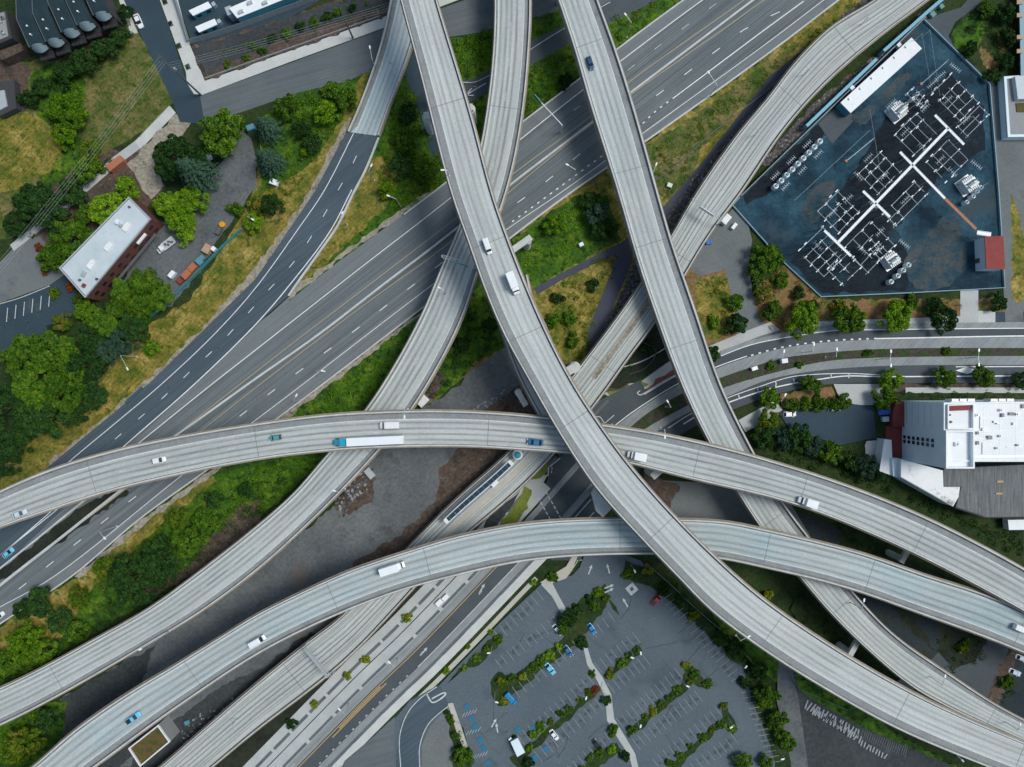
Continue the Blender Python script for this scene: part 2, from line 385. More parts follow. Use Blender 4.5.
# ================================================================== GROUND
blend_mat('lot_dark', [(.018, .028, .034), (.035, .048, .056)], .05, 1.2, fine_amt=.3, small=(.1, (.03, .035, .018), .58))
blend_mat('planting_soil', [(.05, .04, .035), (.08, .065, .05)], .3, 1.0, fine_amt=.5, small=(.3, (.03, .06, .012), .52))
mb = MB(); mb.quad((-2500, -2500, 0), (2500, -2500, 0), (2500, 2500, 0), (-2500, 2500, 0)); g = mb.build('ground', MATS['ground_soil']); g['kind'] = 'structure'
# the neighbourhood beyond the frame
patch('grass', [(-260, -260), (1300, -260), (1300, 1020), (-260, 1020)], 'grass_dark')
patch('pavement', [(1024, -200), (1290, -200), (1290, 560), (1024, 560)], 'asphalt_street')
# top left field, verge, embankment
patch('grass', [(-200, 60), (30, 62), (80, 42), (133, 20), (175, 100), (150, 128), (110, 150), (60, 205), (30, 232), (-200, 300)], 'grass_field')
patch('grass', [(30, 75), (60, 62), (80, 70), (85, 100), (75, 135), (95, 150), (70, 195), (40, 200), (50, 150), (38, 120)], 'grass_green', True)
patch('grass', [(0, 105), (25, 112), (55, 130), (60, 160), (35, 178), (12, 190), (-60, 190), (-60, 100)], 'grass_dry', True)
patch('soil', [(-100, 40), (20, 60), (30, 70), (25, 112), (-100, 120)], 'dirt_brown')
patch('grass', [(395, 70), (372, 70), (300, 92), (262, 118), (255, 190), (232, 232), (190, 300), (140, 330), (90, 390), (60, 420), (0, 440), (0, 520), (60, 480), (160, 400), (262, 292), (330, 205), (368, 125)], 'grass_dry')
patch('grass', [(362, 72), (300, 92), (262, 118), (262, 190), (280, 185), (310, 165), (335, 130), (352, 100)], 'grass_green')
patch('gravel', [(352, 118), (348, 116), (327, 156), (303, 202), (257, 265), (202, 328), (152, 375), (97, 424), (48, 462), (52, 468), (110, 425), (180, 365), (256, 290), (310, 208)], 'gravel_tan', False)
# yard beside the brick building
patch('gravel', [(228, 118), (250, 138), (258, 160), (256, 188), (243, 205), (228, 225), (212, 248), (200, 272), (172, 305), (135, 312), (115, 295), (140, 250), (172, 212), (188, 200), (205, 190), (222, 160)], 'gravel_gray')
patch('soil', [(20, 215), (60, 178), (110, 150), (140, 150), (165, 185), (150, 205), (100, 240), (60, 262), (35, 245)], 'dirt_brown')
# old road and small car park on the left edge
patch('road', [(-200, 330), (0, 262), (22, 240), (40, 236), (60, 262), (66, 274), (50, 285), (0, 303), (-200, 370)], 'asphalt_old')
patch('pavement', [(-200, 370), (0, 304), (50, 286), (66, 275), (80, 300), (74, 316), (46, 326), (52, 340), (40, 350), (0, 362), (-200, 440)], 'asphalt_blue')
patch('path', [(175, 112), (169, 106), (135, 141), (112, 158), (60, 205), (10, 245), (14, 251), (66, 210), (118, 165), (141, 148)], 'sidewalk_mid')
patch('sidewalk', [(176, 113), (170, 106), (135, 142), (141, 149)], 'sidewalk_light')
patch('soil', [(141, 149), (176, 114), (190, 122), (180, 140), (160, 165), (162, 190), (150, 200), (128, 165)], 'gravel_tan')
# streets top left
patch('road', [(118, -160), (146, -160), (160, 0), (188, 86), (200, 96), (381, 30), (560, -34), (900, -160), (1000, -130), (602, 16), (449, 37), (390, 62), (345, 82), (300, 92), (248, 110), (205, 124), (180, 122), (172, 100), (133, 18), (124, 0)], 'asphalt_street')
patch('road', [(118, -160), (146, -160), (160, 0), (188, 86), (200, 96), (205, 124), (180, 122), (172, 100), (133, 18), (124, 0)], 'asphalt_blue')
patch('sidewalk', [(108, -160), (116, -160), (124, 0), (138, 33), (131, 34), (119, 0)], 'sidewalk_light')
patch('sidewalk', [(160, 0), (156, -60), (168, -60), (178, 0), (190, 45), (205, 81), (290, 51), (381, 18), (500, -26), (506, -18), (384, 28), (290, 62), (202, 95), (194, 94), (187, 83), (186, 72)], 'sidewalk_light')
patch('pavement', [(178, 0), (170, -160), (800, -160), (395, 13), (381, 18), (330, -6), (290, 18), (193, 46)], 'asphalt_blue')
patch('soil', [(191, 47), (290, 17), (345, -4), (400, -18), (420, 0), (381, 18), (290, 51), (205, 81)], 'dirt_brown')
patch('soil', [(192, 48), (290, 18), (345, -2), (400, -14), (400, 2), (340, 22), (262, 48), (207, 74)], 'gravel_dark')
# middle top green and slip road
patch('grass', [(398, 60), (440, 60), (448, 38), (470, 36), (560, 10), (610, 22), (640, 4), (700, -40), (710, -20), (617, 48), (560, 90), (512, 128), (436, 190), (392, 222), (340, 260), (292, 298), (286, 296), (310, 258), (352, 190), (378, 130)], 'grass_green')
patch('grass', [(352, 196), (372, 160), (390, 150), (400, 180), (388, 205), (345, 245), (298, 290), (286, 292), (312, 256)], 'grass_dry')
patch('gravel', [(436, 191), (391, 223), (338, 261), (291, 299), (284, 301), (300, 284), (345, 251), (392, 217), (432, 188)], 'gravel_tan')
patch('road', [(425, 92), (440, 86), (462, 82), (478, 77), (495, 67), (529, 42), (567, 24), (600, 6), (640, -16), (670, -6), (612, 22), (571, 43), (529, 66), (500, 84), (482, 95), (466, 105), (436, 114)], 'asphalt_curve')
patch('road', [(395, 30), (412, 40), (424, 90), (440, 150), (432, 156), (414, 100), (400, 60)], 'asphalt_blue')
# east verge of the highway
patch('grass', [(960, -40), (880, -40), (765, 57), (642, 146), (560, 200), (520, 232), (518, 300), (560, 372), (600, 372), (640, 300), (690, 200), (768, 95), (900, -20)], 'grass_dry')
patch('grass', [(640, 150), (700, 112), (768, 62), (800, 42), (770, 80), (700, 150), (690, 190), (668, 200), (650, 190)], 'grass_field')
patch('grass', [(512, 240), (575, 196), (606, 196), (622, 240), (600, 250), (535, 288), (515, 268)], 'grass_green')
patch('soil', [(536, 290), (600, 252), (622, 250), (600, 300), (590, 350), (575, 372), (556, 345), (540, 310)], 'grass_dry')
patch('path', [(534, 288), (556, 276), (590, 258), (622, 242), (650, 222), (700, 165), (768, 78), (840, 20), (848, 28), (775, 90), (708, 172), (660, 228), (628, 252), (594, 264), (560, 281), (537, 295)], 'path_asphalt')
patch('path', [(622, 244), (634, 236), (632, 262), (618, 295), (604, 330), (594, 372), (584, 372), (588, 330), (600, 300), (612, 270)], 'path_asphalt')
patch('gravel', [(634, 262), (700, 170), (768, 94), (800, 64), (812, 70), (770, 106), (720, 170), (660, 262), (600, 356), (596, 350), (606, 322), (622, 292)], 'ballast')
patch('soil', [(792, 62), (870, -8), (900, -30), (930, -30), (872, 22), (800, 84)], 'ballast')
patch('gravel', [(760, 165), (812, 104), (880, 52), (935, 0), (946, 2), (925, 20), (840, 100), (770, 166)], 'ballast')
# loop drive west of the substation
patch('grass', [(690, 262), (730, 256), (740, 300), (790, 262), (826, 300), (1024, 298), (1024, 322), (880, 328), (800, 334), (750, 344), (700, 364), (680, 372), (668, 340)], 'bark_mulch')
patch('grass', [(696, 282), (726, 276), (732, 300), (734, 326), (712, 340), (700, 330)], 'grass_dry', True)
patch('pavement', [(712, 232), (733, 208), (748, 224), (752, 240), (749, 262), (752, 292), (758, 318), (780, 334), (770, 342), (742, 352), (716, 366), (706, 360), (738, 338), (735, 320), (729, 285), (724, 270), (700, 276), (688, 268), (700, 246)], 'asphalt_old')
patch('sidewalk', [(780, 330), (760, 336), (720, 352), (690, 366), (640, 392), (612, 398), (600, 392), (612, 386), (640, 382), (668, 362), (700, 350), (738, 334), (770, 322)], 'sidewalk_mid')
patch('sidewalk', [(800, 322), (1024, 314), (1024, 321), (800, 329)], 'sidewalk_mid')
patch('pavement', [(960, 290), (978, 290), (978, 326), (960, 326)], 'sidewalk_mid')
patch('sidewalk', [(978, 311), (995, 311), (995, 323), (978, 323)], 'sidewalk_light')
patch('pavement', [(995, 312), (1060, 312), (1060, 322), (995, 324)], 'asphalt_blue')
# substation yard
patch('gravel', [(740, 197), (838, 101), (923, 21), (988, 85), (997, 192), (1003, 288), (820, 297), (780, 260), (732, 206)], 'substation_gravel')
patch('gravel', [(838, 242), (800, 250), (790, 262), (822, 294), (905, 291), (912, 262), (895, 230), (940, 175), (985, 150), (982, 108), (950, 72), (925, 92), (890, 108), (868, 150), (836, 195)], 'substation_dark')
patch('gravel', [(743, 196), (832, 112), (838, 120), (770, 192), (748, 204)], 'substation_dark')
patch('pavement', [(818, 124), (841, 104), (856, 118), (832, 144)], 'asphalt_curve')
blend_mat('substation_worn', [(.04, .058, .066), (.07, .082, .085)], .1, .9, fine_amt=.35, small=(.12, (.02, .055, .08), .52))
patch('gravel', [(925, 235), (950, 215), (966, 262), (948, 285), (915, 287), (905, 262)], 'substation_worn', True)
patch('gravel', [(800, 215), (812, 190), (836, 180), (826, 205), (808, 228)], 'substation_worn', True)
patch('gravel', [(850, 118), (870, 104), (900, 76), (912, 74), (880, 108), (862, 124)], 'substation_worn', True)
patch('road', [(988, 85), (1005, 88), (1012, 190), (1024, 330), (1005, 322), (1003, 288), (997, 192)], 'asphalt_old')
patch('pavement', [(1002, 138), (1024, 138), (1100, 138), (1100, 310), (1010, 310), (1005, 230)], 'asphalt_old')
patch('soil', [(1010, 190), (1018, 215), (1024, 240), (1024, 300), (1014, 300), (1012, 240)], 'grass_dry', True)
# north-east corner
patch('soil', [(955, 24), (970, 12), (990, -20), (1016, -20), (1018, 80), (1000, 84), (988, 86), (960, 58), (948, 44)], 'grass_dark')
patch('grass', [(952, 30), (975, 12), (985, 30), (972, 50), (958, 50)], 'grass_green', True)
patch('soil', [(980, 44), (990, 55), (998, 65), (990, 70), (981, 60)], 'bark_mulch', True)
patch('soil', [(1000, 26), (1004, 40), (1002, 52), (997, 44)], 'bark_mulch', True)
patch('path', [(923, 21), (940, 14), (960, 8), (985, -20), (990, -10), (975, 8), (955, 22), (948, 36), (955, 50), (996, 86), (988, 88), (940, 38)], 'asphalt_curve')
# corridor of bare ground under the viaducts
patch('gravel', [(536, 330), (500, 350), (478, 362), (460, 384), (430, 404), (400, 420), (340, 500), (256, 572), (100, 676), (60, 700), (80, 767), (100, 860), (200, 860), (300, 767), (412, 600), (560, 450), (560, 380)], 'gravel_gray')
patch('gravel', [(60, 700), (100, 676), (155, 645), (140, 690), (150, 740), (120, 800), (60, 800)], 'gravel_dark')
patch('soil', [(60, 700), (110, 672), (145, 655), (138, 690), (100, 730), (60, 760)], 'gravel_dark')
patch('gravel', [(256, 660), (310, 625), (345, 600), (330, 628), (256, 690), (170, 767), (120, 767), (170, 720)], 'gravel_gray')
patch('soil', [(130, 767), (150, 728), (172, 722), (230, 680), (256, 672), (310, 632), (320, 636), (256, 694), (176, 767)], 'gravel_dark')
patch('soil', [(430, 405), (455, 384), (470, 372), (500, 352), (496, 345), (470, 360), (440, 380), (420, 404)], 'bark_mulch')
patch('soil', [(478, 415), (500, 398), (520, 385), (540, 395), (545, 416)], 'dirt_brown')
patch('soil', [(460, 448), (512, 440), (520, 452), (470, 492), (430, 525), (400, 556), (350, 576), (356, 560), (400, 535), (436, 500), (440, 470)], 'dirt_brown')
patch('soil', [(350, 482), (370, 470), (376, 478), (372, 500), (350, 514), (335, 510)], 'dirt_brown')
patch('grass', [(500, 285), (520, 330), (512, 345), (478, 360), (455, 385), (425, 404), (400, 418), (380, 430), (345, 440), (330, 430), (380, 400), (440, 330), (480, 285)], 'grass_green')
patch('soil', [(416, 386), (436, 368), (446, 380), (430, 402), (416, 402)], 'dirt_brown')
# south-west verge of the highway
patch('grass', [(-100, 670), (0, 626), (76, 576), (140, 520), (210, 470), (324, 386), (430, 306), (446, 300), (440, 330), (380, 402), (330, 456), (256, 522), (195, 572), (100, 630), (0, 688), (-100, 740)], 'grass_green')
patch('grass', [(-40, 648), (0, 627), (76, 578), (140, 522), (210, 472), (216, 480), (150, 535), (90, 590), (60, 640), (20, 655), (-20, 670)], 'grass_dry')
patch('gravel', [(75, 577), (140, 521), (208, 472), (326, 382), (428, 306), (428, 309), (328, 387), (211, 475), (144, 525), (79, 579)], 'gravel_tan')
patch('soil', [(210, 540), (240, 505), (258, 498), (262, 520), (230, 548), (200, 570), (150, 600), (148, 592), (190, 566)], 'dirt_brown')
patch('grass', [(-60, 732), (0, 722), (40, 704), (66, 700), (64, 740), (40, 767), (0, 830), (-60, 830)], 'grass_green')
# ground between the street and the ramps, mid right
patch('grass', [(606, 390), (640, 382), (648, 384), (640, 391), (612, 399)], 'lawn_yellow')
patch('soil', [(645, 388), (672, 370), (700, 358), (700, 366), (650, 392)], 'paver_red')
patch('soil', [(600, 356), (660, 320), (662, 360), (620, 390), (600, 392)], 'dirt_brown')
patch('grass', [(620, 362), (655, 340), (655, 355), (634, 374), (618, 374)], 'shaded_soil')
patch('soil', [(600, 352), (655, 300), (668, 340), (668, 362), (620, 388), (600, 388)], 'shaded_soil')
# ---------------- highway
NORTH = [(960, -92), (820, -95), (684.5, 0), (617, 50), (582, 77.5), (519.5, 125), (436, 191), (391, 224), (338.5, 262), (291, 299.5), (256, 330), (150, 384), (70, 470), (0, 545), (-100, 632)]
patch('road', [(984, -95), (820, -95), (684.5, 0), (617, 50), (582, 77.5), (519.5, 125), (436, 191), (391, 224), (338.5, 262), (291, 299.5), (262, 320), (180, 384), (62, 468), (0, 530), (-120, 625),
               (-120, 663), (-120, 712),
               (0, 624), (72.5, 576), (140, 519), (207.5, 470), (273.5, 421.5), (323.5, 384), (426, 304.5), (512, 237), (572, 192), (642, 144), (768, 54), (839, 0), (960, -95)], 'asphalt_main')
HZ = ZL[0]
patch('road', [(582, 77.5), (519.5, 125), (436, 191), (391, 224), (338.5, 262), (291, 299.5), (262, 322), (256, 349), (358, 268), (452, 197), (517, 142.5), (584.5, 89), (703, 0), (684, 0), (617, 50)], 'asphalt_shoulder')
patch('road', [(0, 624), (72.5, 576), (140, 519), (207.5, 470), (273.5, 421.5), (323.5, 384), (426, 304.5), (512, 237), (572, 192), (642, 144), (768, 54), (839, 0), (824, 0), (768, 42.5), (642, 134), (562, 192), (436, 282), (303.5, 384), (256, 420), (182.5, 475), (55, 576), (0, 607)], 'asphalt_shoulder')
patch('soil', [(0, 571), (80, 507), (122, 486), (130, 492), (62, 541), (10, 575), (-60, 626), (-60, 618)], 'shaded_soil')
patch('road', [(371, 122), (383, 126), (353.5, 192), (320, 250), (288.5, 296), (256, 325), (195, 384), (120, 450), (62, 510), (-20, 590), (-80, 640), (-80, 560), (-20, 530), (45, 470), (150, 383), (256, 279), (315, 192), (352, 122)], 'asphalt_new')
patch('road', [(288, 298), (262, 322), (196, 384), (128, 448), (136, 447), (213, 384), (256, 350), (300, 315)], 'asphalt_shoulder')
zl = ZL[0]+.012; ZL[0] += .016
wl = MB(); yl = MB(); wf = MB()
W1 = [(790, -60), (703, 0), (584.5, 89), (517, 142.5), (452, 197), (358, 270), (256, 350), (212.5, 384), (135, 446.5), (52, 514), (0, 556), (-60, 608)]
line_px(wl, W1, .3, zl)
line_px(wl, [(824+60, -45), (824, 0), (768, 42.5), (642, 134), (562, 192), (512, 226), (436, 282), (303.5, 384), (256, 420), (182.5, 475), (55, 576), (0, 607), (-60, 640)], .22, zl)
line_px(wl, [(860, -40), (805.5, 0), (768, 27.5), (674.5, 97.5)], .35, zl)
line_px(wl, [(674.5, 97.5), (655, 112), (638, 128), (610, 150), (560, 187), (512, 222)], .4, zl, .9, 1.9)
line_px(yl, [(800, -42), (744.5, 0), (627, 84), (594, 114), (512, 175), (458, 217), (360, 292), (256, 372), (160, 448), (100, 497)], .28, zl)
line_px(yl, [(820, -42), (764.5, 0), (628, 97), (560, 150), (512, 190), (451, 242), (360, 308), (263.5, 382), (200, 432), (125, 490), (50, 547), (-20, 602)], .28, zl)
line_px(wf, [(800, -53), (714.5, 5), (684, 28), (654, 50), (600, 92), (560, 120)], .22, zl, 3.2, 9.0)
line_px(wl, [(1010, -85), (749+0, 27), (721, 47.5), (691, 70), (661.5, 92), (600, 138), (539.5, 187), (512, 207), (421, 279.5), (391, 302), (361, 326), (330, 349), (298.5, 372), (235, 420), (142.5, 491.5), (112, 515), (82, 539), (53, 562), (25, 584.5), (-40, 634)], .26, zl, 3.4, 9.2, 2.0)
line_px(wl, [(358, 125), (325, 190), (300, 227), (256, 288), (215, 334), (161, 385), (110, 428), (64, 466.5), (20, 508), (-20, 545)], .26, zl)
line_px(wl, [(352, 190), (330, 232), (290, 285), (256, 324.5), (195, 384), (120, 450), (44, 518), (-20, 573)], .34, zl)
line_px(wl, [(369, 125), (355, 160), (330, 205), (317, 228), (295, 261), (270, 289), (245, 317), (218, 346), (190, 372), (162, 399), (133, 424), (104, 449), (20, 520)], .22, zl, 3.0, 8.0, 1.0)
for m_, k_, nm in ((wl, 'paint_white', 'road_marking'), (yl, 'paint_yellow_faint', 'road_marking'), (wf, 'paint_worn', 'road_marking')):
    m_.build(nm, MATS[k_])['kind'] = 'structure'
# ---------------- crossing under the tall viaduct
patch('road', [(515, 560), (538, 505), (548, 478), (550, 462), (570, 450), (578, 420), (600, 400), (640, 380), (660, 420), (660, 450), (640, 470), (600, 520), (580, 560)], 'asphalt_curve')
# ---------------- the two curving roads east
NW = [(1070, 328), (1024, 328), (880, 329.5), (832.5, 330.6), (790, 336.6), (751, 344.4), (720, 356), (676, 375.3), (644, 394), (610, 398), (586, 414)]
NA = [(1070, 337), (1024, 337), (876, 339.7), (829, 342), (782.5, 348.3), (746.6, 357.7), (720, 367), (680, 384), (638, 409.7), (618, 424.5), (600, 440)]
NC = [(1070, 348), (1024, 348), (880, 349), (807.5, 354.5), (781, 358.4), (725, 376), (685, 392), (647.5, 413), (627, 430), (612, 444)]
NM = [(1070, 356), (1024, 356), (880, 357.7), (829, 360.8), (790, 368.6), (723, 388), (688, 405), (643, 430), (626, 444)]
SC = [(1070, 365), (1024, 365), (880, 366), (814, 371), (767, 380), (728, 396), (691, 411), (654, 433), (640, 446)]
SA = [(1070, 383), (1024, 383), (880, 383), (845, 383), (807.5, 387), (770, 396), (734, 409), (697.5, 425), (679, 436), (660, 452)]
patch('sidewalk', [(1070, 322), (1024, 322), (880, 324), (832, 325), (790, 331), (751, 340), (720, 351), (720, 358), (800, 340), (1070, 334)], 'lane_concrete')
band_px('road', NW, NA, 'asphalt_curve'); band_px('road', NA, NC, 'lane_concrete'); band_px('soil', NC, NM, 'planting_soil'); band_px('road', NM, SC, 'lane_concrete'); band_px('road', SC, SA, 'asphalt_curve')
patch('soil', [(1070, 383), (880, 384), (880, 391), (1070, 391)], 'dirt_brown')
patch('sidewalk', [(1070, 387.5), (905, 387.5), (905, 393), (1070, 393)], 'sidewalk_mid')
patch('soil', [(1070, 393), (895, 393), (895, 402), (1070, 402)], 'grass_dark')
patch('pavement', [(833, 384), (882, 384), (882, 400), (870, 406), (852, 404), (838, 396)], 'sidewalk_mid')
patch('soil', [(780, 394), (832, 386), (836, 396), (848, 404), (800, 410), (780, 408)], 'bark_mulch')
patch('pavement', [(738, 420), (775, 400), (782, 410), (760, 424), (745, 432)], 'sidewalk_mid')
patch('pavement', [(778, 412), (830, 405), (872, 405), (876, 438), (862, 440), (840, 445), (790, 430)], 'asphalt_blue')
patch('gravel', [(866, 440), (886, 440), (886, 460), (878, 470), (864, 455)], 'sidewalk_mid')
zl = ZL[0]+.012; ZL[0] += .016
wl = MB()
def sh(pts, dy): return [(x, y+dy) for x, y in pts]
line_px(wl, sh(NW, .3)[:-2], .3, zl)
line_px(wl, sh(NA, -1.0)[:3], .45, zl); line_px(wl, sh(NA, -1.2)[2:6], .5, zl, .9, 1.9); line_px(wl, sh(NA, -1.6)[5:], .3, zl)
line_px(wl, [(1070, 375.5), (1024, 375.8), (880, 376.6), (845, 376), (821.6, 378.9), (774.7, 387.3), (729.4, 402), (700, 414), (683, 424)], .4, zl)
line_px(wl, [(880, 375), (850, 373.5), (814, 374.4), (790, 377), (759, 386.6), (728, 397.5), (690, 414), (668, 428)], .25, zl)
line_px(wl, [(1070, 366.6), (1024, 366.6), (955, 366.8)], .3, zl)
for x, y in ((848, 376), (830, 376), (793, 381), (775, 384), (757, 390), (738, 397)): line_px(wl, [(x, y-2.2), (x+.8, y), (x, y+2.2)], .25, zl, per=3)
ld = MB()
def arrow(mb, px, py, ang, L, w, z, kind='straight'):
    """road arrow pointing along world angle"""
    c = P(px, py, 0); d = Vector((math.cos(ang), math.sin(ang), 0)); n = Vector((-d.y, d.x, 0))
    a = c-d*L/2; b = c+d*L*.15; t = c+d*L/2
    mb.quad(*[(p.x, p.y, z) for p in (a-n*w*.18, b-n*w*.18, b+n*w*.18, a+n*w*.18)])
    mb.poly([(p.x, p.y, z) for p in (b-n*w/2, t, b+n*w/2)])
c = P(966, 370.5)
wl.poly([(c.x-4, c.y, zl), (c.x, c.y-1.3, zl), (c.x+4, c.y, zl), (c.x, c.y+1.3, zl)])
wl.build('road_marking', MATS['paint_white'])['kind'] = 'structure'
# ---------------- street beside the rail viaduct: strips parallel to its centre line
YC = [P(x, y) for x, y in ((150, 914), (225, 842), (299, 767), (375.6, 689), (418, 648.6), (495.6, 567.8), (541, 520), (580, 476), (612, 440), (640, 412))]
YC = smooth_pts(catmull(YC, 10), 3)
K = GS  # metres per pixel
def strip_off(name, o0, o1, mat, i0=0, i1=None, s=None):
    """offsets in pixels, + is south-east"""
    ZL[0] += .004; z = ZL[0]; c = YC[i0:i1]; a = offset_line(c, o1*K); b = offset_line(c, o0*K)
    mb = MB()
    for i in range(len(c)-1):
        q = [a[i], a[i+1], b[i+1], b[i]]
        if (q[1]-q[0]).cross(q[3]-q[0]).z < 0: q.reverse()
        mb.quad(*[(p.x, p.y, z) for p in q])
    o = mb.build(name, MATS[mat]); o['kind'] = 'structure'; return o
# the curve runs south-west -> north-east, so a left offset is north-west; flip the sign
def SO(name, a, b, mat, i0=0, i1=None): return strip_off(name, -a, -b, mat, i0, i1)
ni = len(YC)
SO('soil', -62, -40, 'shaded_soil', 0, 62); SO('sidewalk', -40.5, -28, 'sidewalk_mid', 0, 68)  # first strip lies flat; its dark colour paints the trench's depth shade
SO('sidewalk', -28.5, -14, 'sidewalk_mid', 0, 66); SO('sidewalk', -23.4, -22.4, 'gravel_dark', 0, 62); SO('sidewalk', -14, -9.5, 'sidewalk_mid', 0, 58)
SO('road', -9.5, -2, 'lane_concrete', 0, 60); SO('road', -12, -6.5, 'lane_concrete', 58, 84); SO('road', -2, 12.6, 'asphalt_curve', 0, 80); SO('road', 13, 19.5, 'lane_concrete', 0, 84); SO('soil', 19.5, 23, 'asphalt_street', 0, 56)
SO('sidewalk', 22.5, 30.5, 'sidewalk_light', 0, 58); SO('soil', 30.5, 34, 'grass_dark', 22, 58); SO('path', 34, 38.5, 'path_tan', 33, 54)
zl = ZL[0]+.012; ZL[0] += .016
yl = MB(); wl = MB()
line_strip(yl, offset_line(YC, 0.1)[:60], .28, zl)
line_strip(yl, offset_line(YC, -1.1)[24:33], .35, zl)
line_strip(yl, offset_line(YC, -.5)[25:32], .4, zl)
pl_ = MB(); dash_strip(pl_, offset_line(YC, 30.5*K), 1.1, zl-.004, 8.0, 1.2); dash_strip(pl_, offset_line(YC, 11.5*K)[:58], 1.0, zl-.004, 12.0, 1.5, 4); dash_strip(pl_, offset_line(YC, -21.2*K)[:56], 1.1, zl-.004, 11.0, 4.0, 6)
pl_.build('soil', MATS['asphalt_street'])['kind'] = 'structure'
line_strip(wl, offset_line(YC, -12.8*K)[38:60], .3, zl)
dash_strip(wl, offset_line(YC, -12.0*K)[10:38], .35, zl, .8, 2.6)
line_strip(wl, offset_line(YC, 5.4*K)[8:21], .25, zl)
line_px(wl, [(537.8, 497), (551, 520.5)], .4, zl, 1.3, .7); line_px(wl, [(545.6, 491), (561, 518.5)], .4, zl, 1.3, .7)
line_px(wl, [(575, 517), (583, 508), (591, 499)], .35, zl); line_px(wl, [(589, 517), (594, 512)], .35, zl); line_px(wl, [(549, 467), (560, 458)], .4, zl)
line_px(wl, [(548.5, 467), (548, 476)], .4, zl); line_px(wl, [(552, 467), (551, 476)], .4, zl, .8, .5, per=4)
line_px(wl, [(594, 417), (600, 416.5), (604, 423), (607, 421), (614, 415)], .3, zl, per=3)
line_px(wl, [(676, 374.5), (660, 383), (645, 392.5), (640, 395), (637, 393), (640, 390.5)], .35, zl, per=4)
arrow(wl, 482, 588, R(60), 4, 1.2, zl); arrow(wl, 424, 651, R(50), 4, 1.2, zl)
for x, y in ((483, 589), (424, 650)):
    line_px(wl, [(x-4, y+5), (x-1, y+1)], .4, zl)
yl.build('road_marking', MATS['paint_yellow'])['kind'] = 'structure'; wl.build('road_marking', MATS['paint_worn'])['kind'] = 'structure'
# grass strip and banks beside the crossing
patch('sidewalk', [(523, 484), (530, 478), (548, 474), (540, 488), (528, 512), (516, 528), (514, 528), (530, 498), (531, 490)], 'sidewalk_mid')
patch('grass', [(497, 528), (514, 528), (527, 508), (532, 490), (524, 486), (518, 500), (508, 514)], 'lawn_yellow'); patch('grass', [(527, 478), (536, 464), (548, 462), (548, 472), (536, 480)], 'lawn_yellow')
patch('pavement', [(486, 520), (498, 508), (516, 495), (520, 490), (512, 506), (500, 520), (494, 532), (482, 532)], 'gravel_dark')
# ---------------- south lot, entrance drive, footpaths
patch('pavement', [(300, 860), (345, 760), (395, 718), (410, 700), (440, 684), (500, 622), (545, 580), (572, 575), (600, 545), (640, 560), (700, 618), (748, 668), (770, 720), (790, 860)], 'asphalt_parking')
patch('pavement', [(395, 716), (394, 800), (300, 860), (340, 767)], 'asphalt_street')
patch('road', [(400, 860), (396, 760), (401, 722), (412, 704), (428, 690), (440, 684), (449, 704), (436, 714), (425, 730), (420, 745), (421, 860)], 'asphalt_new')
patch('pavement', [(422, 860), (422, 745), (430, 726), (440, 715), (449, 706), (458, 720), (470, 750), (470, 860)], 'asphalt_old')
patch('soil', [(446, 712), (452, 706), (462, 728), (470, 748), (478, 800), (455, 800), (452, 745)], 'grass_dark')
patch('road', [(588, 545), (620, 545), (618, 580), (600, 592), (575, 608), (560, 616), (553, 600), (570, 584), (580, 566)], 'asphalt_parking')
patch('path', [(546, 579), (552, 582), (558, 594), (568, 612), (579, 633), (586, 643), (592, 662), (602, 676), (611, 694), (614, 718), (625, 736), (635, 753), (640, 775), (634, 775), (629, 755), (618, 738), (607, 720), (605, 697), (597, 680), (587, 664), (583, 646), (574, 634), (562, 614), (552, 596), (541, 584)], 'sidewalk_mid')
patch('path', [(540, 582), (546, 585), (566, 578), (572, 570), (576, 560), (584, 540), (580, 536), (572, 556), (566, 566), (556, 572)], 'path_tan')
patch('sidewalk', [(448, 703), (453, 702), (462, 728), (468, 746), (464, 748), (457, 732)], 'path_tan')
# planting beds
for pts in ([(446, 682), (470, 660), (495, 634), (501, 640), (498, 648), (478, 664), (460, 672)],
            [(498, 670), (490, 682), (491, 696), (499, 706), (508, 704), (512, 695), (525, 684), (545, 668), (575, 645), (580, 636), (570, 632), (555, 645), (530, 662), (512, 678)],
            [(604, 582), (594, 590), (572, 606), (562, 618), (566, 640), (586, 632), (606, 606), (608, 598), (615, 612), (618, 615), (619, 610), (611, 598)],
            [(603, 675), (628, 654), (640, 645), (642, 650), (626, 664), (607, 679)],
            [(510, 758), (527, 745), (560, 718), (597, 685), (601, 690), (565, 722), (530, 752), (520, 775)],
            [(625, 732), (650, 712), (684, 680), (682, 662), (690, 664), (712, 684), (706, 690), (694, 684), (652, 718), (628, 738)],
            [(660, 775), (690, 746), (722, 718), (720, 700), (726, 702), (737, 728), (732, 734), (726, 722), (700, 744), (672, 775)],
            [(575, 775), (595, 755), (616, 742), (622, 750), (600, 764), (590, 780)],
            [(625, 560), (640, 566), (660, 572), (700, 612), (745, 660), (768, 700), (780, 740), (800, 767), (780, 790), (770, 745), (752, 700), (745, 672), (700, 628), (655, 588), (622, 575)]):
    patch('soil', pts, 'grass_dark')
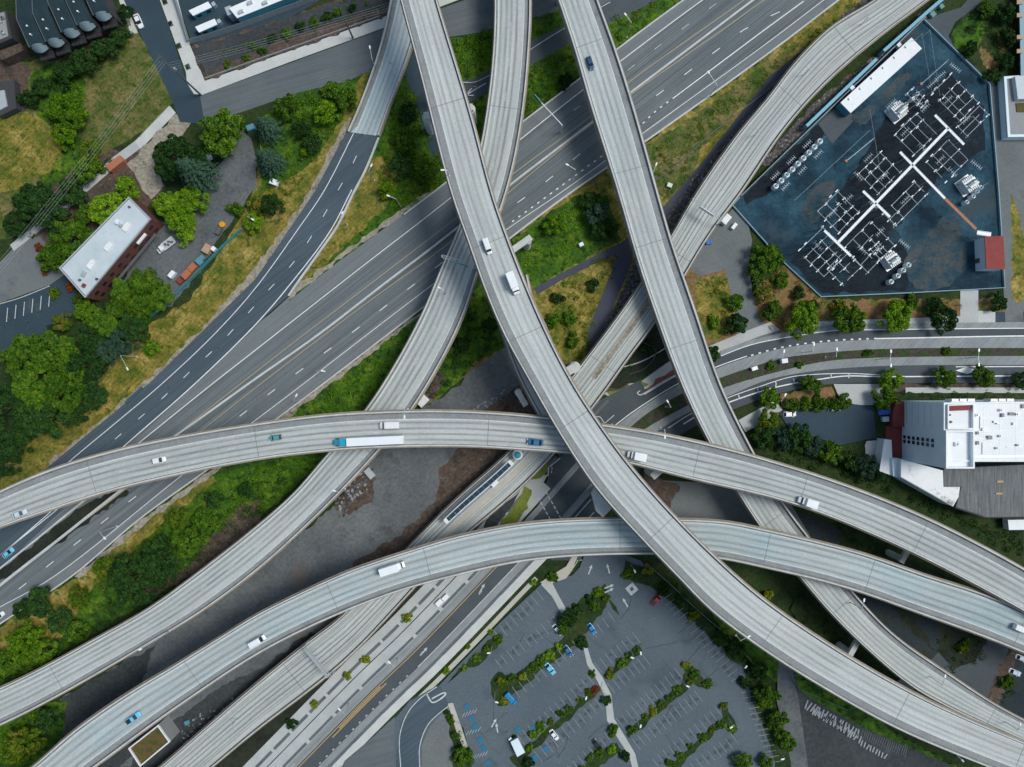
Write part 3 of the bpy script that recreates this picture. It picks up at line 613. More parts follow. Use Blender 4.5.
# bare lot lower right, lane beside it and the dark ground between the ramps
patch('grass', [(690, 570), (740, 585), (800, 660), (900, 735), (1000, 790), (880, 790), (830, 740), (790, 690), (760, 670), (720, 630)], 'grass_green')
patch('pavement', [(780, 664), (790, 662), (799, 690), (815, 700), (860, 726), (905, 745), (960, 770), (1100, 790), (1100, 860), (790, 860), (800, 767), (782, 700)], 'gravel_dark')
patch('path', [(778, 655), (790, 660), (798, 700), (808, 770), (815, 860), (800, 860), (790, 760), (776, 700)], 'gravel_gray')
patch('pavement', [(660, 480), (700, 482), (740, 492), (762, 522), (740, 530), (690, 528), (670, 520)], 'asphalt_old')
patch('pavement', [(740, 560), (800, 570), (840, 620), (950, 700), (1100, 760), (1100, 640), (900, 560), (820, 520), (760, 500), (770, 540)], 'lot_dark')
patch('soil', [(880, 590), (905, 605), (935, 650), (920, 640), (895, 612)], 'shaded_soil')
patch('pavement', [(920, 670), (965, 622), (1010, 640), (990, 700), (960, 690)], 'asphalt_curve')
patch('soil', [(800, 590), (840, 640), (880, 672), (868, 672), (830, 650), (795, 610)], 'shaded_soil')
patch('grass', [(795, 596), (806, 600), (842, 635), (830, 645), (800, 625), (790, 610)], 'grass_dark'); patch('grass', [(945, 628), (960, 625), (985, 640), (975, 660), (955, 668), (935, 650)], 'shaded_soil')
patch('grass', [(840, 505), (860, 520), (900, 540), (890, 560), (840, 545)], 'grass_dark')
patch('soil', [(985, 700), (1000, 660), (1012, 650), (1018, 656), (1004, 690), (996, 710)], 'dirt_brown')
patch('pavement', [(756, 470), (776, 480), (812, 540), (800, 560), (780, 530)], 'asphalt_old')
patch('soil', [(640, 470), (660, 478), (680, 486), (668, 510), (655, 500)], 'dirt_brown')
# stall lines
st = MB(); zl = ZL[0]+.012; ZL[0] += .016
oil = MB(); orr = random.Random(5)
def stalls(p0, p1, n, dx, dy, mb=st, w=.14):
    for i in range(n-1):
        if n > 7 and orr.random() < .75:
            t = (i+.5)/(n-1); q = P(p0[0]+(p1[0]-p0[0])*t+dx*orr.uniform(.3, .7), p0[1]+(p1[1]-p0[1])*t+dy*orr.uniform(.3, .7)); r = orr.uniform(.35, .85)
            oil.poly([(q.x+r*orr.uniform(.6, 1.2)*math.cos(k*.7), q.y+r*orr.uniform(.6, 1.2)*math.sin(k*.7), zl-.002-.0001*i) for k in range(9)])
    for i in range(n):
        t = i/(n-1); x = p0[0]+(p1[0]-p0[0])*t; y = p0[1]+(p1[1]-p0[1])*t
        a = P(x, y); b = P(x+dx, y+dy); line_strip(mb, [a, b], w, zl)
stalls((624, 728), (682, 678), 13, -8, -10.5); stalls((632, 738), (694, 690), 13, 8, 10.5)
stalls((660, 768), (722, 716), 13, -8, -10.5); stalls((672, 774), (730, 733), 11, 8, 10.5)
stalls((602, 672), (640, 642), 8, -8, -10.5); stalls((607, 682), (642, 654), 8, 8, 10.5)
stalls((525, 744), (594, 684), 14, -8, -10.5); stalls((534, 750), (600, 693), 13, 8, 10.5)
stalls((512, 686), (572, 640), 10, 8, 10.5, w=.14); stalls((502, 668), (560, 625), 11, -7, -9.5)
stalls((575, 775), (612, 742), 8, -8, -10.5)
stalls((667, 588), (745, 678), 20, -10, 7.5); stalls((752, 690), (780, 760), 14, -11.5, 2)
stalls((544, 600), (502, 640), 9, -8, -10); stalls((590, 628), (608, 612), 4, 6.5, 9)
st.build('road_marking', MATS['paint_faint'])['kind'] = 'structure'; oil.build('oil_stains', MATS['asphalt_curve'])['kind'] = 'structure'
st = MB()
stalls((9, 308), (51, 293), 6, -1.2, 14, st, .28)
c = P(467, 706)
for i, (x, y) in enumerate(((470, 714), (474, 732), (481, 756))):
    for k in range(5):
        a = P(x-8+k*3, y+2.6-k*1.0); b = P(x-5+k*3, y-2.2-k*1.0); line_strip(st, [a, b], .14, zl)
line_px(st, [(426.5, 692), (431, 701), (434, 702), (445, 695), (446, 692), (443, 692), (432, 698)], .55, zl, per=2)
line_px(st, [(401, 767), (400, 735), (408, 712), (420, 698), (437, 686)], .3, zl); line_px(st, [(420, 767), (420, 745), (428, 724), (440, 712), (449, 705)], .3, zl)
for x, y, a in ((494, 722, 60), (497, 727, 100), (590, 569, 70), (608, 568, 105), (625, 602, 120), (609, 586, 20), (609, 590, 25)): arrow(st, x, y, R(a), 3.6, 1.2, zl)
arrow(st, 475.5, 87.5, R(0), 1, .4, zl)
line_px(st, [(486, 84), (474, 91), (466, 96)], .35, zl); line_px(st, [(472, 89), (466, 96), (474, 96)], .35, zl, per=2)
line_px(st, [(461, 83), (474, 83), (486, 78), (500, 70)], .25, zl); line_px(st, [(528, 52), (548, 39), (568, 27), (610, 3)], .28, zl)
mbq = MB()
p = P(631.5, 588.5); 
for s_, m_, dz in ((2.1, st, 0), ):
    m_.box((p.x, p.y, zl), (3.4, 3.4, .004), R(40))
st.build('road_marking', MATS['paint_worn'])['kind'] = 'structure'
st = MB(); st.box((p.x, p.y, zl+.01), (1.2, 1.2, .004), R(40)); st.build('road_marking', MATS['asphalt_parking'])['kind'] = 'structure'
st = MB()
for x, y in ((467.4, 706), (472, 718), (475.5, 726), (480, 739), (483.5, 747), (488.5, 762), (518, 729), (534, 727), (546, 748), (535, 757)):
    p = P(x, y); st.box((p.x, p.y, zl), (2.0, 2.0, .006), R(35))
st.build('road_marking', MATS['paint_blue'])['kind'] = 'structure'
ck = MB(); cr = random.Random(8)
for i in range(46):
    x, y = cr.uniform(480, 760), cr.uniform(600, 766)
    if not pip(x, y, [(500, 640), (560, 600), (640, 590), (700, 640), (740, 690), (760, 766), (480, 766), (470, 700)]): continue
    a = cr.choice([R(40), R(130)])+cr.uniform(-.3, .3); p = P(x, y); pts = [p]
    for k in range(cr.randint(4, 9)): a += cr.uniform(-.25, .25); p = p+Vector((math.cos(a), math.sin(a), 0))*cr.uniform(.8, 2.2); pts.append(p)
    line_strip(ck, pts, .12, zl-.006)
ck.build('crack_seal', MATS['asphalt_curve'])['kind'] = 'structure'
# kerbs that catch the light round the beds and the drive
kb = MB()
for pts in ([(499, 669), (490, 682), (491, 696), (499, 707)], [(499, 669), (509, 679), (528, 664)], [(400, 767), (400, 731), (412, 706), (427, 692)], [(421, 767), (421, 741), (430, 719), (449, 705)], [(604, 580), (612, 598), (618, 614), (611, 612), (606, 602)],
            [(502, 634), (501, 646), (478, 664), (448, 676)], [(0, 304), (20, 298), (50, 286)], [(666.6, 767), (690, 746), (723, 716)], [(625, 731), (650, 712), (684, 679)], [(586, 538), (578, 560), (568, 575), (560, 590)],
            [(575, 560), (620, 560)], [(615, 560), (617, 570)]):
    c = px_curve(pts, 4, 0); wall_strip(kb, c, .25, .0, .22)
o = kb.build('kerb', MATS['barrier_concrete']); o['kind'] = 'structure'
# ================================================================== VIADUCTS
def ev(z, t):
    if not isinstance(z, (list, tuple)): return float(z)
    for (t0, z0), (t1, z1) in zip(z, z[1:]):
        if t <= t1:
            k = (t-t0)/(t1-t0); k = k*k*(3-2*k); return z0+(z1-z0)*k
    return z[-1][1]
DECKS = []
class Deck:
    def __init__(s, L, Rr, z, n=110):
        pl = resample(smooth_pts(catmull([Vector((x, y, 0)) for x, y in L], 12), 6), n)
        pr0 = smooth_pts(catmull([Vector((x, y, 0)) for x, y in Rr], 12), 6); pr = resample(pr0, n)
        # pair every left point with the right point straight across, kept in order
        dense = resample(pr0, 1200); j = 0; res = []
        for i, p in enumerate(pl):
            lo = j; best = min(range(lo, min(lo+140, 1200)), key=lambda k: (dense[k]-p).length); j = best; res.append(dense[best])
        res[0] = pr[0]; res[-1] = pr[-1]; res = smooth_pts(res, 4)
        s.z = [ev(z, i/(n-1)) for i in range(n)]
        s.L = [P(p.x, p.y, s.z[i]) for i, p in enumerate(pl)]; s.R = [P(p.x, p.y, s.z[i]) for i, p in enumerate(res)]
        s.n = n; s.c = [(a+b)/2 for a, b in zip(s.L, s.R)]
        s.m = [0]
        for a, b in zip(s.c, s.c[1:]): s.m.append(s.m[-1]+(b-a).length)
        s.len = s.m[-1]; s.w = (s.L[n//2]-s.R[n//2]).length
    def at(s, d, u, dz=0):
        d = min(max(d, 0), s.len); i = 0
        lo, hi = 0, s.n-2
        while lo < hi:
            mid = (lo+hi)//2
            if s.m[mid+1] < d: lo = mid+1
            else: hi = mid
        i = lo; t = (d-s.m[i])/max(s.m[i+1]-s.m[i], 1e-9)
        return (s.L[i].lerp(s.R[i], u)).lerp(s.L[i+1].lerp(s.R[i+1], u), t)+Vector((0, 0, dz))
    def dir(s, d): v = s.at(d+2, .5)-s.at(d-2, .5); return v.normalized()
    def ang(s, d): v = s.dir(d); return math.atan2(v.y, v.x)
    def surf(s, mb, u0, u1, dz, d0=0, d1=None, step=3.0):
        d1 = s.len if d1 is None else d1; n = max(2, int((d1-d0)/step)+1); ds = [d0+(d1-d0)*i/(n-1) for i in range(n)]
        for a, b in zip(ds, ds[1:]):
            q = [(s.at(a, u0, dz), (u0, a)), (s.at(a, u1, dz), (u1, a)), (s.at(b, u1, dz), (u1, b)), (s.at(b, u0, dz), (u0, b))]
            if (q[1][0]-q[0][0]).cross(q[3][0]-q[0][0]).z < 0: q.reverse()
            mb.quad(*[x[0] for x in q], uv=tuple(x[1] for x in q))
    def solid(s, mb, u0, u1, z0, z1, step=3.0, d0=0, d1=None):
        d1 = s.len if d1 is None else d1; n = max(2, int((d1-d0)/step)+1); ds = [d0+(d1-d0)*i/(n-1) for i in range(n)]
        for a, b in zip(ds, ds[1:]):
            A0, A1, B0, B1 = s.at(a, u0), s.at(a, u1), s.at(b, u0), s.at(b, u1); up = Vector((0, 0, z1)); dn = Vector((0, 0, z0))
            mb.quad(A0+up, A1+up, B1+up, B0+up); mb.quad(A0+dn, B0+dn, B1+dn, A1+dn)
            mb.quad(A0+dn, A0+up, B0+up, B0+dn); mb.quad(A1+up, A1+dn, B1+dn, B1+up)
        for d in (d0, d1):
            A0, A1 = s.at(d, u0), s.at(d, u1); mb.quad(A0+Vector((0, 0, z0)), A1+Vector((0, 0, z0)), A1+Vector((0, 0, z1)), A0+Vector((0, 0, z1)))
    def foot(s): return [(p.x, p.y) for p in s.L]+[(p.x, p.y) for p in reversed(s.R)]
def make_deck(name, label, cat, L, Rr, z, mat, lines, shoulders=(), dashes=(), joints=(), thick=1.7, barw=.45, girder='girder_concrete', rails=None, dash_on=3.0, dash_off=9.0, piers=None, dash_mat='paint_worn', line_mat='deck_line'):
    D = Deck(L, Rr, z); DECKS.append(D); c = D.at(D.len/2, .5)
    t = thing(name, label, cat); bw = barw/D.w
    def par(mb, nm, mt): return mb.build(nm, MATS[mt], t)
    mb = MB(); D.solid(mb, .004, .996, -.35, -.012); D.solid(mb, .09, .91, -thick, -.352); par(mb, 'girder', girder)
    lw = .5/D.w
    for a, b in ((-lw, -.001), (1.001, 1+lw)): mb = MB(); D.solid(mb, a, b, -.75, -.3); par(mb, 'edge_ledge', 'girder_tan')
    mb = MB(); D.surf(mb, bw, 1-bw, 0); par(mb, 'road_deck', mat)
    for u0, u1, sm in shoulders:
        mb = MB(); D.surf(mb, max(u0, bw), min(u1, 1-bw), .006); par(mb, 'shoulder', sm)
    for a, b in ((bw, bw+.45/D.w), (1-bw-.45/D.w, 1-bw)):
        mb = MB(); D.surf(mb, a, b, .010); par(mb, 'gutter', 'gutter_dirt')
    for u in (0, 1):
        mb = MB(); a, b = (0, bw) if u == 0 else (1-bw, 1); D.solid(mb, a, b, -.3, .95); par(mb, 'barrier', 'barrier_concrete')
    for u in lines:
        mb = MB(); h = .085/D.w; D.surf(mb, u-h, u+h, .014); par(mb, 'lane_line', line_mat)
    for u, st in dashes:
        d = st; h = .09/D.w
        while d+dash_on < D.len: mb = MB(); D.surf(mb, u-h, u+h, .014, d, d+dash_on, 1.5); par(mb, 'lane_dash', dash_mat); d += dash_on+dash_off
    for j in joints:
        mb = MB(); dd = D.len*j if j < 1 else j
        D.surf(mb, bw, 1-bw, .018, dd, dd+.16); par(mb, 'expansion_joint', 'joint_dark')
    D.thing = t; D.bw = bw; return D
def near_d(D, px, py):
    """metres along the deck nearest a survey pixel"""
    best = min(range(D.n), key=lambda i: (P(px, py, D.z[i])-D.c[i]).length); return D.m[best]
trk2 = lambda u0, u1, dark=.62: [(u0+(u1-u0)*k, dark) for k in (.12, .38, .62, .88)]
deck_mat('deck_high', (.53, .55, .53), [(.33, .70), (.45, .64), (.64, .64), (.78, .72)], tintamt=.3, trackw=.045, tint=(.42, .47, .47))
deck_mat('deck_cross', (.475, .50, .482), [(.18, .56), (.33, .50), (.47, .54), (.62, .52)], tintamt=.3, trackw=.05)
deck_mat('deck_east', (.50, .525, .505), [(.18, .66), (.33, .62), (.48, .62), (.63, .66)], tintamt=.3, trackw=.045)
deck_mat('deck_bend', (.47, .49, .472), [(.33, .52), (.50, .48), (.66, .5), (.82, .52)], tintamt=.18, trackw=.045)
deck_mat('deck_low', (.45, .49, .485), [(.18, .64), (.34, .58), (.54, .58), (.70, .60)], tintamt=.8, tint=(.38, .48, .50), trackw=.05)
deck_mat('deck_rail', (.48, .50, .475), [(.15, .55), (.26, .62), (.40, .55), (.52, .6), (.66, .55), (.80, .6)], tintamt=.1, trackw=.028)
deck_mat('deck_ramp', (.48, .54, .55), [(.30, .75), (.45, .7), (.62, .72), (.77, .75)], tintamt=.7, tint=(.42, .52, .54))
plain('deck_line', (.66, .69, .68), .7, var=.2, scale=.8)
# lowest first
F = make_deck('rail_viaduct', 'low concrete rail viaduct with dark rails, running from top right to bottom left', 'viaduct',
  [(940, -50), (875.5, 0), (830.5, 27.5), (793, 65), (768, 98), (737, 135), (697, 192), (672, 234.5), (642, 282), (612, 324.5), (572, 377), (539, 420), (506, 455), (451, 504), (406, 550), (338.5, 619), (316, 636), (256, 684), (160, 767), (60, 850)],
  [(990, -50), (928, 0), (880.5, 35), (830.5, 77.5), (793, 117.5), (768, 151), (742, 192), (712, 229.5), (684, 276), (656, 322), (632, 352), (610, 384), (592, 408), (560, 447), (512, 496), (459, 540), (411, 591), (343.5, 662.5), (256, 730), (212, 767), (110, 850)],
  [(0, 9), (.45, 7), (.7, 6), (1, 6)], 'deck_rail', [], [], [], [.117, .178, .33, .435, .785], thick=1.5, barw=.3)
A = make_deck('curved_ramp', 'short curved ramp with blue-grey deck coming down from the top edge to the new asphalt', 'ramp',
  [(400, -60), (391, 0), (379, 52), (358, 110), (348, 132)], [(440, -60), (424, 0), (410, 52), (392, 100), (379, 136)], [(0, 12), (.5, 6), (1, .6)], 'deck_ramp', [.22, .86], [(.04, .2, 'shoulder_concrete')], [(.55, 2)], [], thick=1.2)
Cc = make_deck('curved_viaduct', 'pale curved viaduct from the top edge to the left edge, passing under the truck ramp', 'viaduct',
  [(492, -60), (495, 0), (493.5, 50), (488.5, 100), (478, 160), (460, 225), (442, 267), (421, 317), (383.5, 384), (358, 420), (326, 456.5), (293.5, 494), (256, 527), (195, 575), (150, 607.5), (100, 636), (42.5, 667.5), (0, 688), (-80, 722)],
  [(528, -60), (531, 0), (528, 62), (522, 120), (507, 192), (477, 272), (463.5, 317), (428.5, 384), (408.5, 415), (375, 455), (338.5, 494), (293.5, 538), (256, 571), (200, 612.5), (150, 642.5), (100, 672), (50, 700), (0, 725), (-80, 760)],
  [(0, 13), (.4, 12), (1, 12)], 'deck_cross', [.11, .82], [(.83, 1, 'shoulder_concrete'), (0, .07, 'shoulder_concrete')], [(.46, 4)], [.155, .50, .86], girder='girder_tan')
Dd = make_deck('straight_viaduct', 'straight pale viaduct with one dark car near its top, running to lower right', 'viaduct',
  [(541, -50), (558, 0), (574.5, 50), (589.5, 102.5), (602, 142.5), (617.5, 192), (637, 259.5), (657, 319.5), (681, 384), (707, 439), (737, 491.5), (762, 530), (798, 575), (830.5, 613), (868, 650), (910, 685), (943, 704), (985, 724), (1060, 758)],
  [(580, -50), (597, 0), (614.5, 47.5), (632, 102.5), (657, 192), (672, 244.5), (692, 302), (719.5, 384), (737, 421.5), (756, 458), (783, 504), (810.5, 540), (850.5, 590), (893, 635), (948, 673), (983, 697), (1024, 720), (1100, 752)],
  [(0, 16), (.5, 14), (.8, 13), (1, 10)], 'deck_east', [.10, .77], [(.785, .965, 'shoulder_concrete')], [(.43, 5)], [.095, .225, .30, .405, .60, .71, .90], girder='girder_tan')
Gg = make_deck('lower_curved_ramp', 'bluish curved ramp across the lower part, with the orange-fronted pickup on it', 'ramp',
  [(-30, 812), (32.5, 767), (75, 730), (125, 695), (175, 665), (225, 634), (256, 615), (306, 590), (351, 570), (406, 551.5), (456, 536.5), (512, 525), (562, 520), (619.5, 518.5), (677, 519), (724.5, 521.5), (768, 530), (818, 541.5), (868, 555), (925, 575), (980.5, 592.5), (1024, 611), (1090, 640)],
  [(30, 812), (97.5, 765), (150, 726), (200, 691), (256, 654), (306, 628), (356, 606), (406, 588), (456, 575), (512, 562), (562, 556), (622, 553.5), (670, 554), (717, 557), (768, 568), (798, 574.5), (855.5, 590), (918, 612.5), (980.5, 635), (1024, 652.5), (1090, 684)],
  20, 'deck_low', [.10, .80], [(.82, .97, 'shoulder_concrete')], [(.45, 3)], [.20, .335, .42, .585, .71, .80, .935], girder='girder_tan')
Ee = make_deck('upper_curved_ramp', 'curved ramp carrying the semi truck with the blue cab across the middle', 'ramp',
  [(-60, 522), (0, 491.5), (50, 470), (112.5, 451), (175, 437.5), (256, 424), (331, 414.5), (406, 411), (456, 411), (512, 414), (549.5, 418), (604.5, 425), (662, 434), (724.5, 448), (768, 460), (843, 484), (918, 514), (980.5, 545), (1024, 569), (1090, 608)],
  [(-60, 552), (0, 527), (50, 510), (112.5, 490), (175, 475), (256, 459), (331, 450), (396, 446.5), (468.5, 446), (512, 448.5), (572, 453), (627, 462), (687, 477.5), (768, 496), (818, 511.5), (893, 543), (948, 570), (983, 588.5), (1024, 611), (1090, 650)],
  23, 'deck_bend', [.24, .93], [(.0, .22, 'shoulder_concrete')], [(.58, 2)], [.135, .275, .468, .643, .735, .84], girder='girder_tan', thick=1.9)
B2 = make_deck('support_viaduct', 'narrow lower concrete deck showing on both sides of the tall long viaduct near the middle', 'viaduct',
  [(488, 290), (497, 318), (506, 345), (520, 380), (536, 410), (552, 440)], [(527, 275), (533, 300), (545, 325), (554, 348), (567, 372), (590, 410)], 21, 'deck_cross', [], [], [], [], thick=1.6)
B = make_deck('tall_viaduct', 'tallest pale viaduct, crossing over every other road from top to bottom right corner', 'viaduct',
  [(386, -60), (401, 0), (421, 75), (450, 189), (468.5, 242), (486, 292), (505, 336), (532, 385), (562, 437), (597, 489), (642, 539), (677, 575.5), (712, 611), (768, 652.5), (818, 684), (893, 726), (980, 763), (1080, 800)],
  [(421, -60), (436.5, 0), (456, 64), (473.5, 122), (491, 190), (512, 250), (544, 327), (572, 382), (599.5, 424), (632, 468), (682, 524), (735, 575), (768, 602.5), (830.5, 645), (893, 682), (950.5, 711), (1024, 742), (1110, 775)],
  30, 'deck_high', [.235, .915], [(0, .215, 'shoulder_concrete')], [(.56, 4)], [.145, .27, .355, .44, .56, .69, .82, .93], barw=.42)
# platform details on the rail viaduct: rails, tan stop platform, glass canopy
mb = MB()
for u in (.20, .29, .42, .52, .64, .74): F.surf(mb, u-.006, u+.006, .03)
mb.build('rail', MATS['steel_dark'], F.thing)
mb = MB(); d0, d1 = near_d(F, 560, 450), near_d(F, 440, 560); F.surf(mb, .50, .66, .05, d0-8, d1); mb.build('platform', MATS['path_tan'], F.thing)
mb = MB(); F.surf(mb, .44, .60, .024, near_d(F, 660, 290), near_d(F, 600, 385)); mb.build('platform', MATS['gravel_tan'], F.thing)
# columns: skip any that would stand on a road or a lower deck
ROADS_W = [[tuple(P(x, y).xy) for x, y in poly] for poly in (
  [(960, -95), (684, 0), (436, 191), (291, 299), (256, 330), (150, 384), (0, 530), (-120, 625), (-120, 712), (0, 624), (207, 470), (426, 304), (572, 192), (839, 0)],
  [(371, 122), (256, 325), (62, 510), (-60, 560), (150, 383), (315, 192)],
  [(300, 760), (560, 470), (640, 400), (720, 352), (1070, 326), (1070, 384), (700, 425), (620, 470), (540, 560), (400, 700), (345, 767)],
  [(395, 718), (500, 622), (560, 560), (640, 560), (748, 668), (780, 800), (380, 800)])]
def free_spot(x, y, D):
    for E_ in DECKS:
        if E_ is D: continue
        f = E_.foot()
        if pip(x, y, f):
            i = min(range(E_.n), key=lambda k: (E_.c[k].xy-Vector((x, y))).length)
            if E_.z[i] < ev_z(D, x, y): return False
    return not any(pip(x, y, r) for r in ROADS_W)
def ev_z(D, x, y):
    i = min(range(D.n), key=lambda k: (D.c[k].xy-Vector((x, y))).length); return D.z[i]
for D, us, r, gap in ((B, (.28, .72), 1.1, 31), (Ee, (.5,), 1.3, 36), (Gg, (.5,), 1.3, 38), (Cc, (.3, .7), .9, 30), (Dd, (.3, .7), .9, 33), (F, (.25, .75), .8, 24), (B2, (.3, .7), .8, 24)):
    d = 9.0
    while d < D.len:
        ps = [D.at(d, u) for u in us]
        if all(free_spot(p.x, p.y, D) for p in ps):
            for p in ps:
                mb = MB(); mb.lathe((p.x, p.y, 0), [(r, -.5), (r, p.z-3.2), (r*1.35, p.z-1.9)], 14); mb.build('column', MATS['barrier_concrete'], D.thing)
            a, b = D.at(d, .1), D.at(d, .9); mb = MB(); c = (a+b)/2; v = b-a
            mb.box((c.x, c.y, c.z-2.3), (v.length, 1.7, 1.2), math.atan2(v.y, v.x)); mb.build('pier_cap', MATS['girder_concrete'], D.thing)
        d += gap
# the piers that stand clear in the picture
def pier(px, py, z, r, L, ang, label):
    t = thing('bridge_pier', label, 'pier', P(px, py), 0, 'concrete piers standing beside the viaducts')
    mb = MB(); mb.lathe((0, 0, -.5), [(r, 0), (r, z-.6)], 16); mb.build('column', MATS['barrier_concrete'], t)
    mb = MB(); mb.box((math.cos(ang)*L*.35, math.sin(ang)*L*.35, z-.1), (L, r*1.5, 1.4), ang); mb.build('pier_cap', MATS['barrier_concrete'], t)
pier(431, 131, 14, 1.6, 5, R(10), 'round concrete pier in the ivy left of the tall viaduct')
pier(473, 122, 13, 1.5, 5, R(190), 'round concrete pier between the two viaducts above the slip road arrow')
pier(527, 247, 13, 1.4, 9, R(215), 'round concrete pier right of the tall viaduct in bright ivy')
pier(518, 392, 17, 1.3, 6, R(-60), 'white capped concrete pier left of the tall viaduct on the brown soil')
pier(572, 368, 12, 2.0, 8, R(210), 'thick concrete pier head between the tall viaduct and the rail viaduct')
t = thing('bridge_pier', 'broad pale concrete pier head beside the crosswalk, under the tall viaduct', 'pier', (0, 0, 0), 0, 'concrete piers standing beside the viaducts')
mb = MB(); mb.prism([tuple(P(x, y, 20).xy) for x, y in ((591.5, 494), (600, 476), (622, 498), (603, 517.5), (596, 511))], 18, 20); mb.build('pier_cap', MATS['barrier_concrete'], t)
mb = MB(); q = P(610, 496, 20); mb.lathe((q.x, q.y, 0), [(1.6, -.5), (1.6, 18)], 14); mb.build('column', MATS['barrier_concrete'], t)
pier(648, 470, 12, 1.6, 9, R(40), 'concrete pier head under the edge of the truck ramp, right of the tall viaduct')
pier(838, 644, 9, 1.2, 9, R(60), 'pale concrete pier between the tall viaduct and the straight viaduct lower right')
pier(887, 552, 10, 1.1, 9, R(60), 'pale concrete pier between the two curved ramps at the right')
plain('wall_steel', (.05, .09, .13), .6)
# ---------------- highway barriers
def hwall(name, label, pts, w, h, z0=0, mat='barrier_concrete', cat='barrier', per=8):
    mb = MB(); c = px_curve(pts, per, 0 if per == 1 else 1); wall_strip(mb, c, w, z0, h); o = mb.build(name, MATS[mat]); return tag(o, label, cat)
hwall('concrete_barrier', 'long white concrete barrier down the middle of the wide highway', [(809, -40), (754, 0), (701, 40), (629.5, 94), (563, 145), (512, 184), (440, 242), (386, 283), (320, 334), (256, 379), (170, 440), (120, 472)], .7, 1.0)
hwall('concrete_barrier', 'white concrete barrier along the right-hand grassy edge of the highway', [(900, -46), (839, 0), (768, 54), (642, 144), (572, 192), (512, 237), (426, 305)], .6, .9)
hwall('concrete_barrier', 'white concrete barrier along the lower edge of the highway below the curved viaduct', [(428, 304), (323.5, 384), (273.5, 421.5), (207.5, 470), (140, 519), (72.5, 576), (0, 624), (-60, 666)], .5, .9)
hwall('concrete_barrier', 'white concrete barrier along the upper left edge of the highway', [(760, -52), (684.5, 0), (617, 50), (582, 77.5), (519.5, 125), (436, 191), (404, 215)], .5, .9)
hwall('concrete_barrier', 'concrete barrier at the upper side of the dark gap between carriageways', [(125, 470), (80, 504.5), (40, 537), (0, 569), (-60, 617)], .6, .9)
hwall('concrete_barrier', 'concrete barrier at the lower side of the dark gap between carriageways', [(160, 462), (120, 491.5), (60, 539), (12.5, 576), (-50, 626)], .9, .9)
hwall('guard_rail', 'curved pale guard rail on the right edge of the new asphalt ramp', [(379, 138), (366, 170), (353.5, 194), (338, 226), (320, 252), (300, 280), (289, 296)], .7, .8)
hwall('guard_rail', 'galvanised guard rail along the planted bank beside the path', [(640, 190), (676, 166), (706, 138), (740, 112), (768, 90), (800, 62)], .25, .8, mat='steel_dark', cat='guard rail')
hwall('retaining_wall', 'low pale wall along the top edge of the upper right road', [(600, 372), (640, 362), (672, 344)], .4, .8, mat='sidewalk_mid', cat='wall')
hwall('crash_cushion', 'dark blue crash cushion at the left edge of the new asphalt', [(127, 403), (134, 396), (143, 388)], 1.0, .9, mat='wall_steel', cat='crash cushion')
# ================================================================== BUILDINGS
blend_mat('metal_roof_teal', [(.012, .028, .036), (.022, .045, .055)], .15, 2.0, fine_amt=.12, rough=.6, streak=(R(-66), .2, 20))
blend_mat('roof_membrane', [(.46, .53, .56), (.58, .64, .66)], .15, 2.0, fine_amt=.06, rough=.7, stains=(.25, (.34, .38, .39), .64))
blend_mat('roof_white_dirty', [(.80, .81, .81), (.86, .87, .87)], .2, 2.0, fine_amt=.04, rough=.7, stains=(.16, (.22, .19, .19), .575))
blend_mat('roof_white_clean', [(.80, .81, .82), (.88, .89, .89)], .1, 2.0, fine_amt=.04, rough=.7, stains=(.14, (.50, .50, .49), .60))
blend_mat('roof_corrugated', [(.10, .108, .11), (.165, .175, .178)], .05, 1.5, fine_amt=.15, rough=.7, streak=(R(90), .35, 9), stains=(.05, (.07, .07, .075), .6))
blend_mat('brick_dark', [(.12, .045, .035), (.18, .07, .055)], .4, 3.0, fine_amt=.25, rough=.9)
blend_mat('brick_red', [(.20, .045, .04), (.27, .07, .06)], .3, 3.0, fine_amt=.12, rough=.9)
blend_mat('panel_blue', [(.66, .78, .82), (.74, .84, .87)], .1, 2.0, fine_amt=.05, rough=.6)
blend_mat('cold_store_panel', [(.74, .84, .88), (.82, .89, .92)], .1, 2.0, fine_amt=.04, rough=.6)
blend_mat('panel_teal', [(.05, .24, .32), (.07, .30, .38)], .1, 2.0, fine_amt=.06, rough=.6)
blend_mat('roof_red', [(.22, .035, .03), (.28, .05, .045)], .4, 2.0, fine_amt=.1, rough=.7)
blend_mat('moss_roof', [(.06, .06, .02), (.13, .09, .03), (.05, .07, .02)], .3, 1.8, fine_amt=.3)
plain('screen_blue', (.16, .42, .55), .5); plain('hood_metal', (.16, .22, .24), .5); plain('wall_dark', (.05, .05, .055), .8); plain('wall_gray', (.28, .29, .29), .8); plain('fence_mesh', (.30, .34, .36), .6); plain('fence_blue', (.22, .36, .42), .6)
plain('container_orange', (.42, .15, .07), .6); plain('container_brown', (.42, .16, .08), .6); plain('tarp_blue', (.03, .12, .45), .5); plain('wood_tan', (.45, .30, .2), .8)
plain('machine_yellow', (.65, .33, .02), .5); plain('crate_blue', (.10, .26, .34), .6)
def top(mb, pts, z0, z1, mi=0): mb.prism([tuple(P(x, y, z1).xy) for x, y in pts], z0, z1, mi)
def part(mb, nm, mt, t): return mb.build(nm, MATS[mt], t)
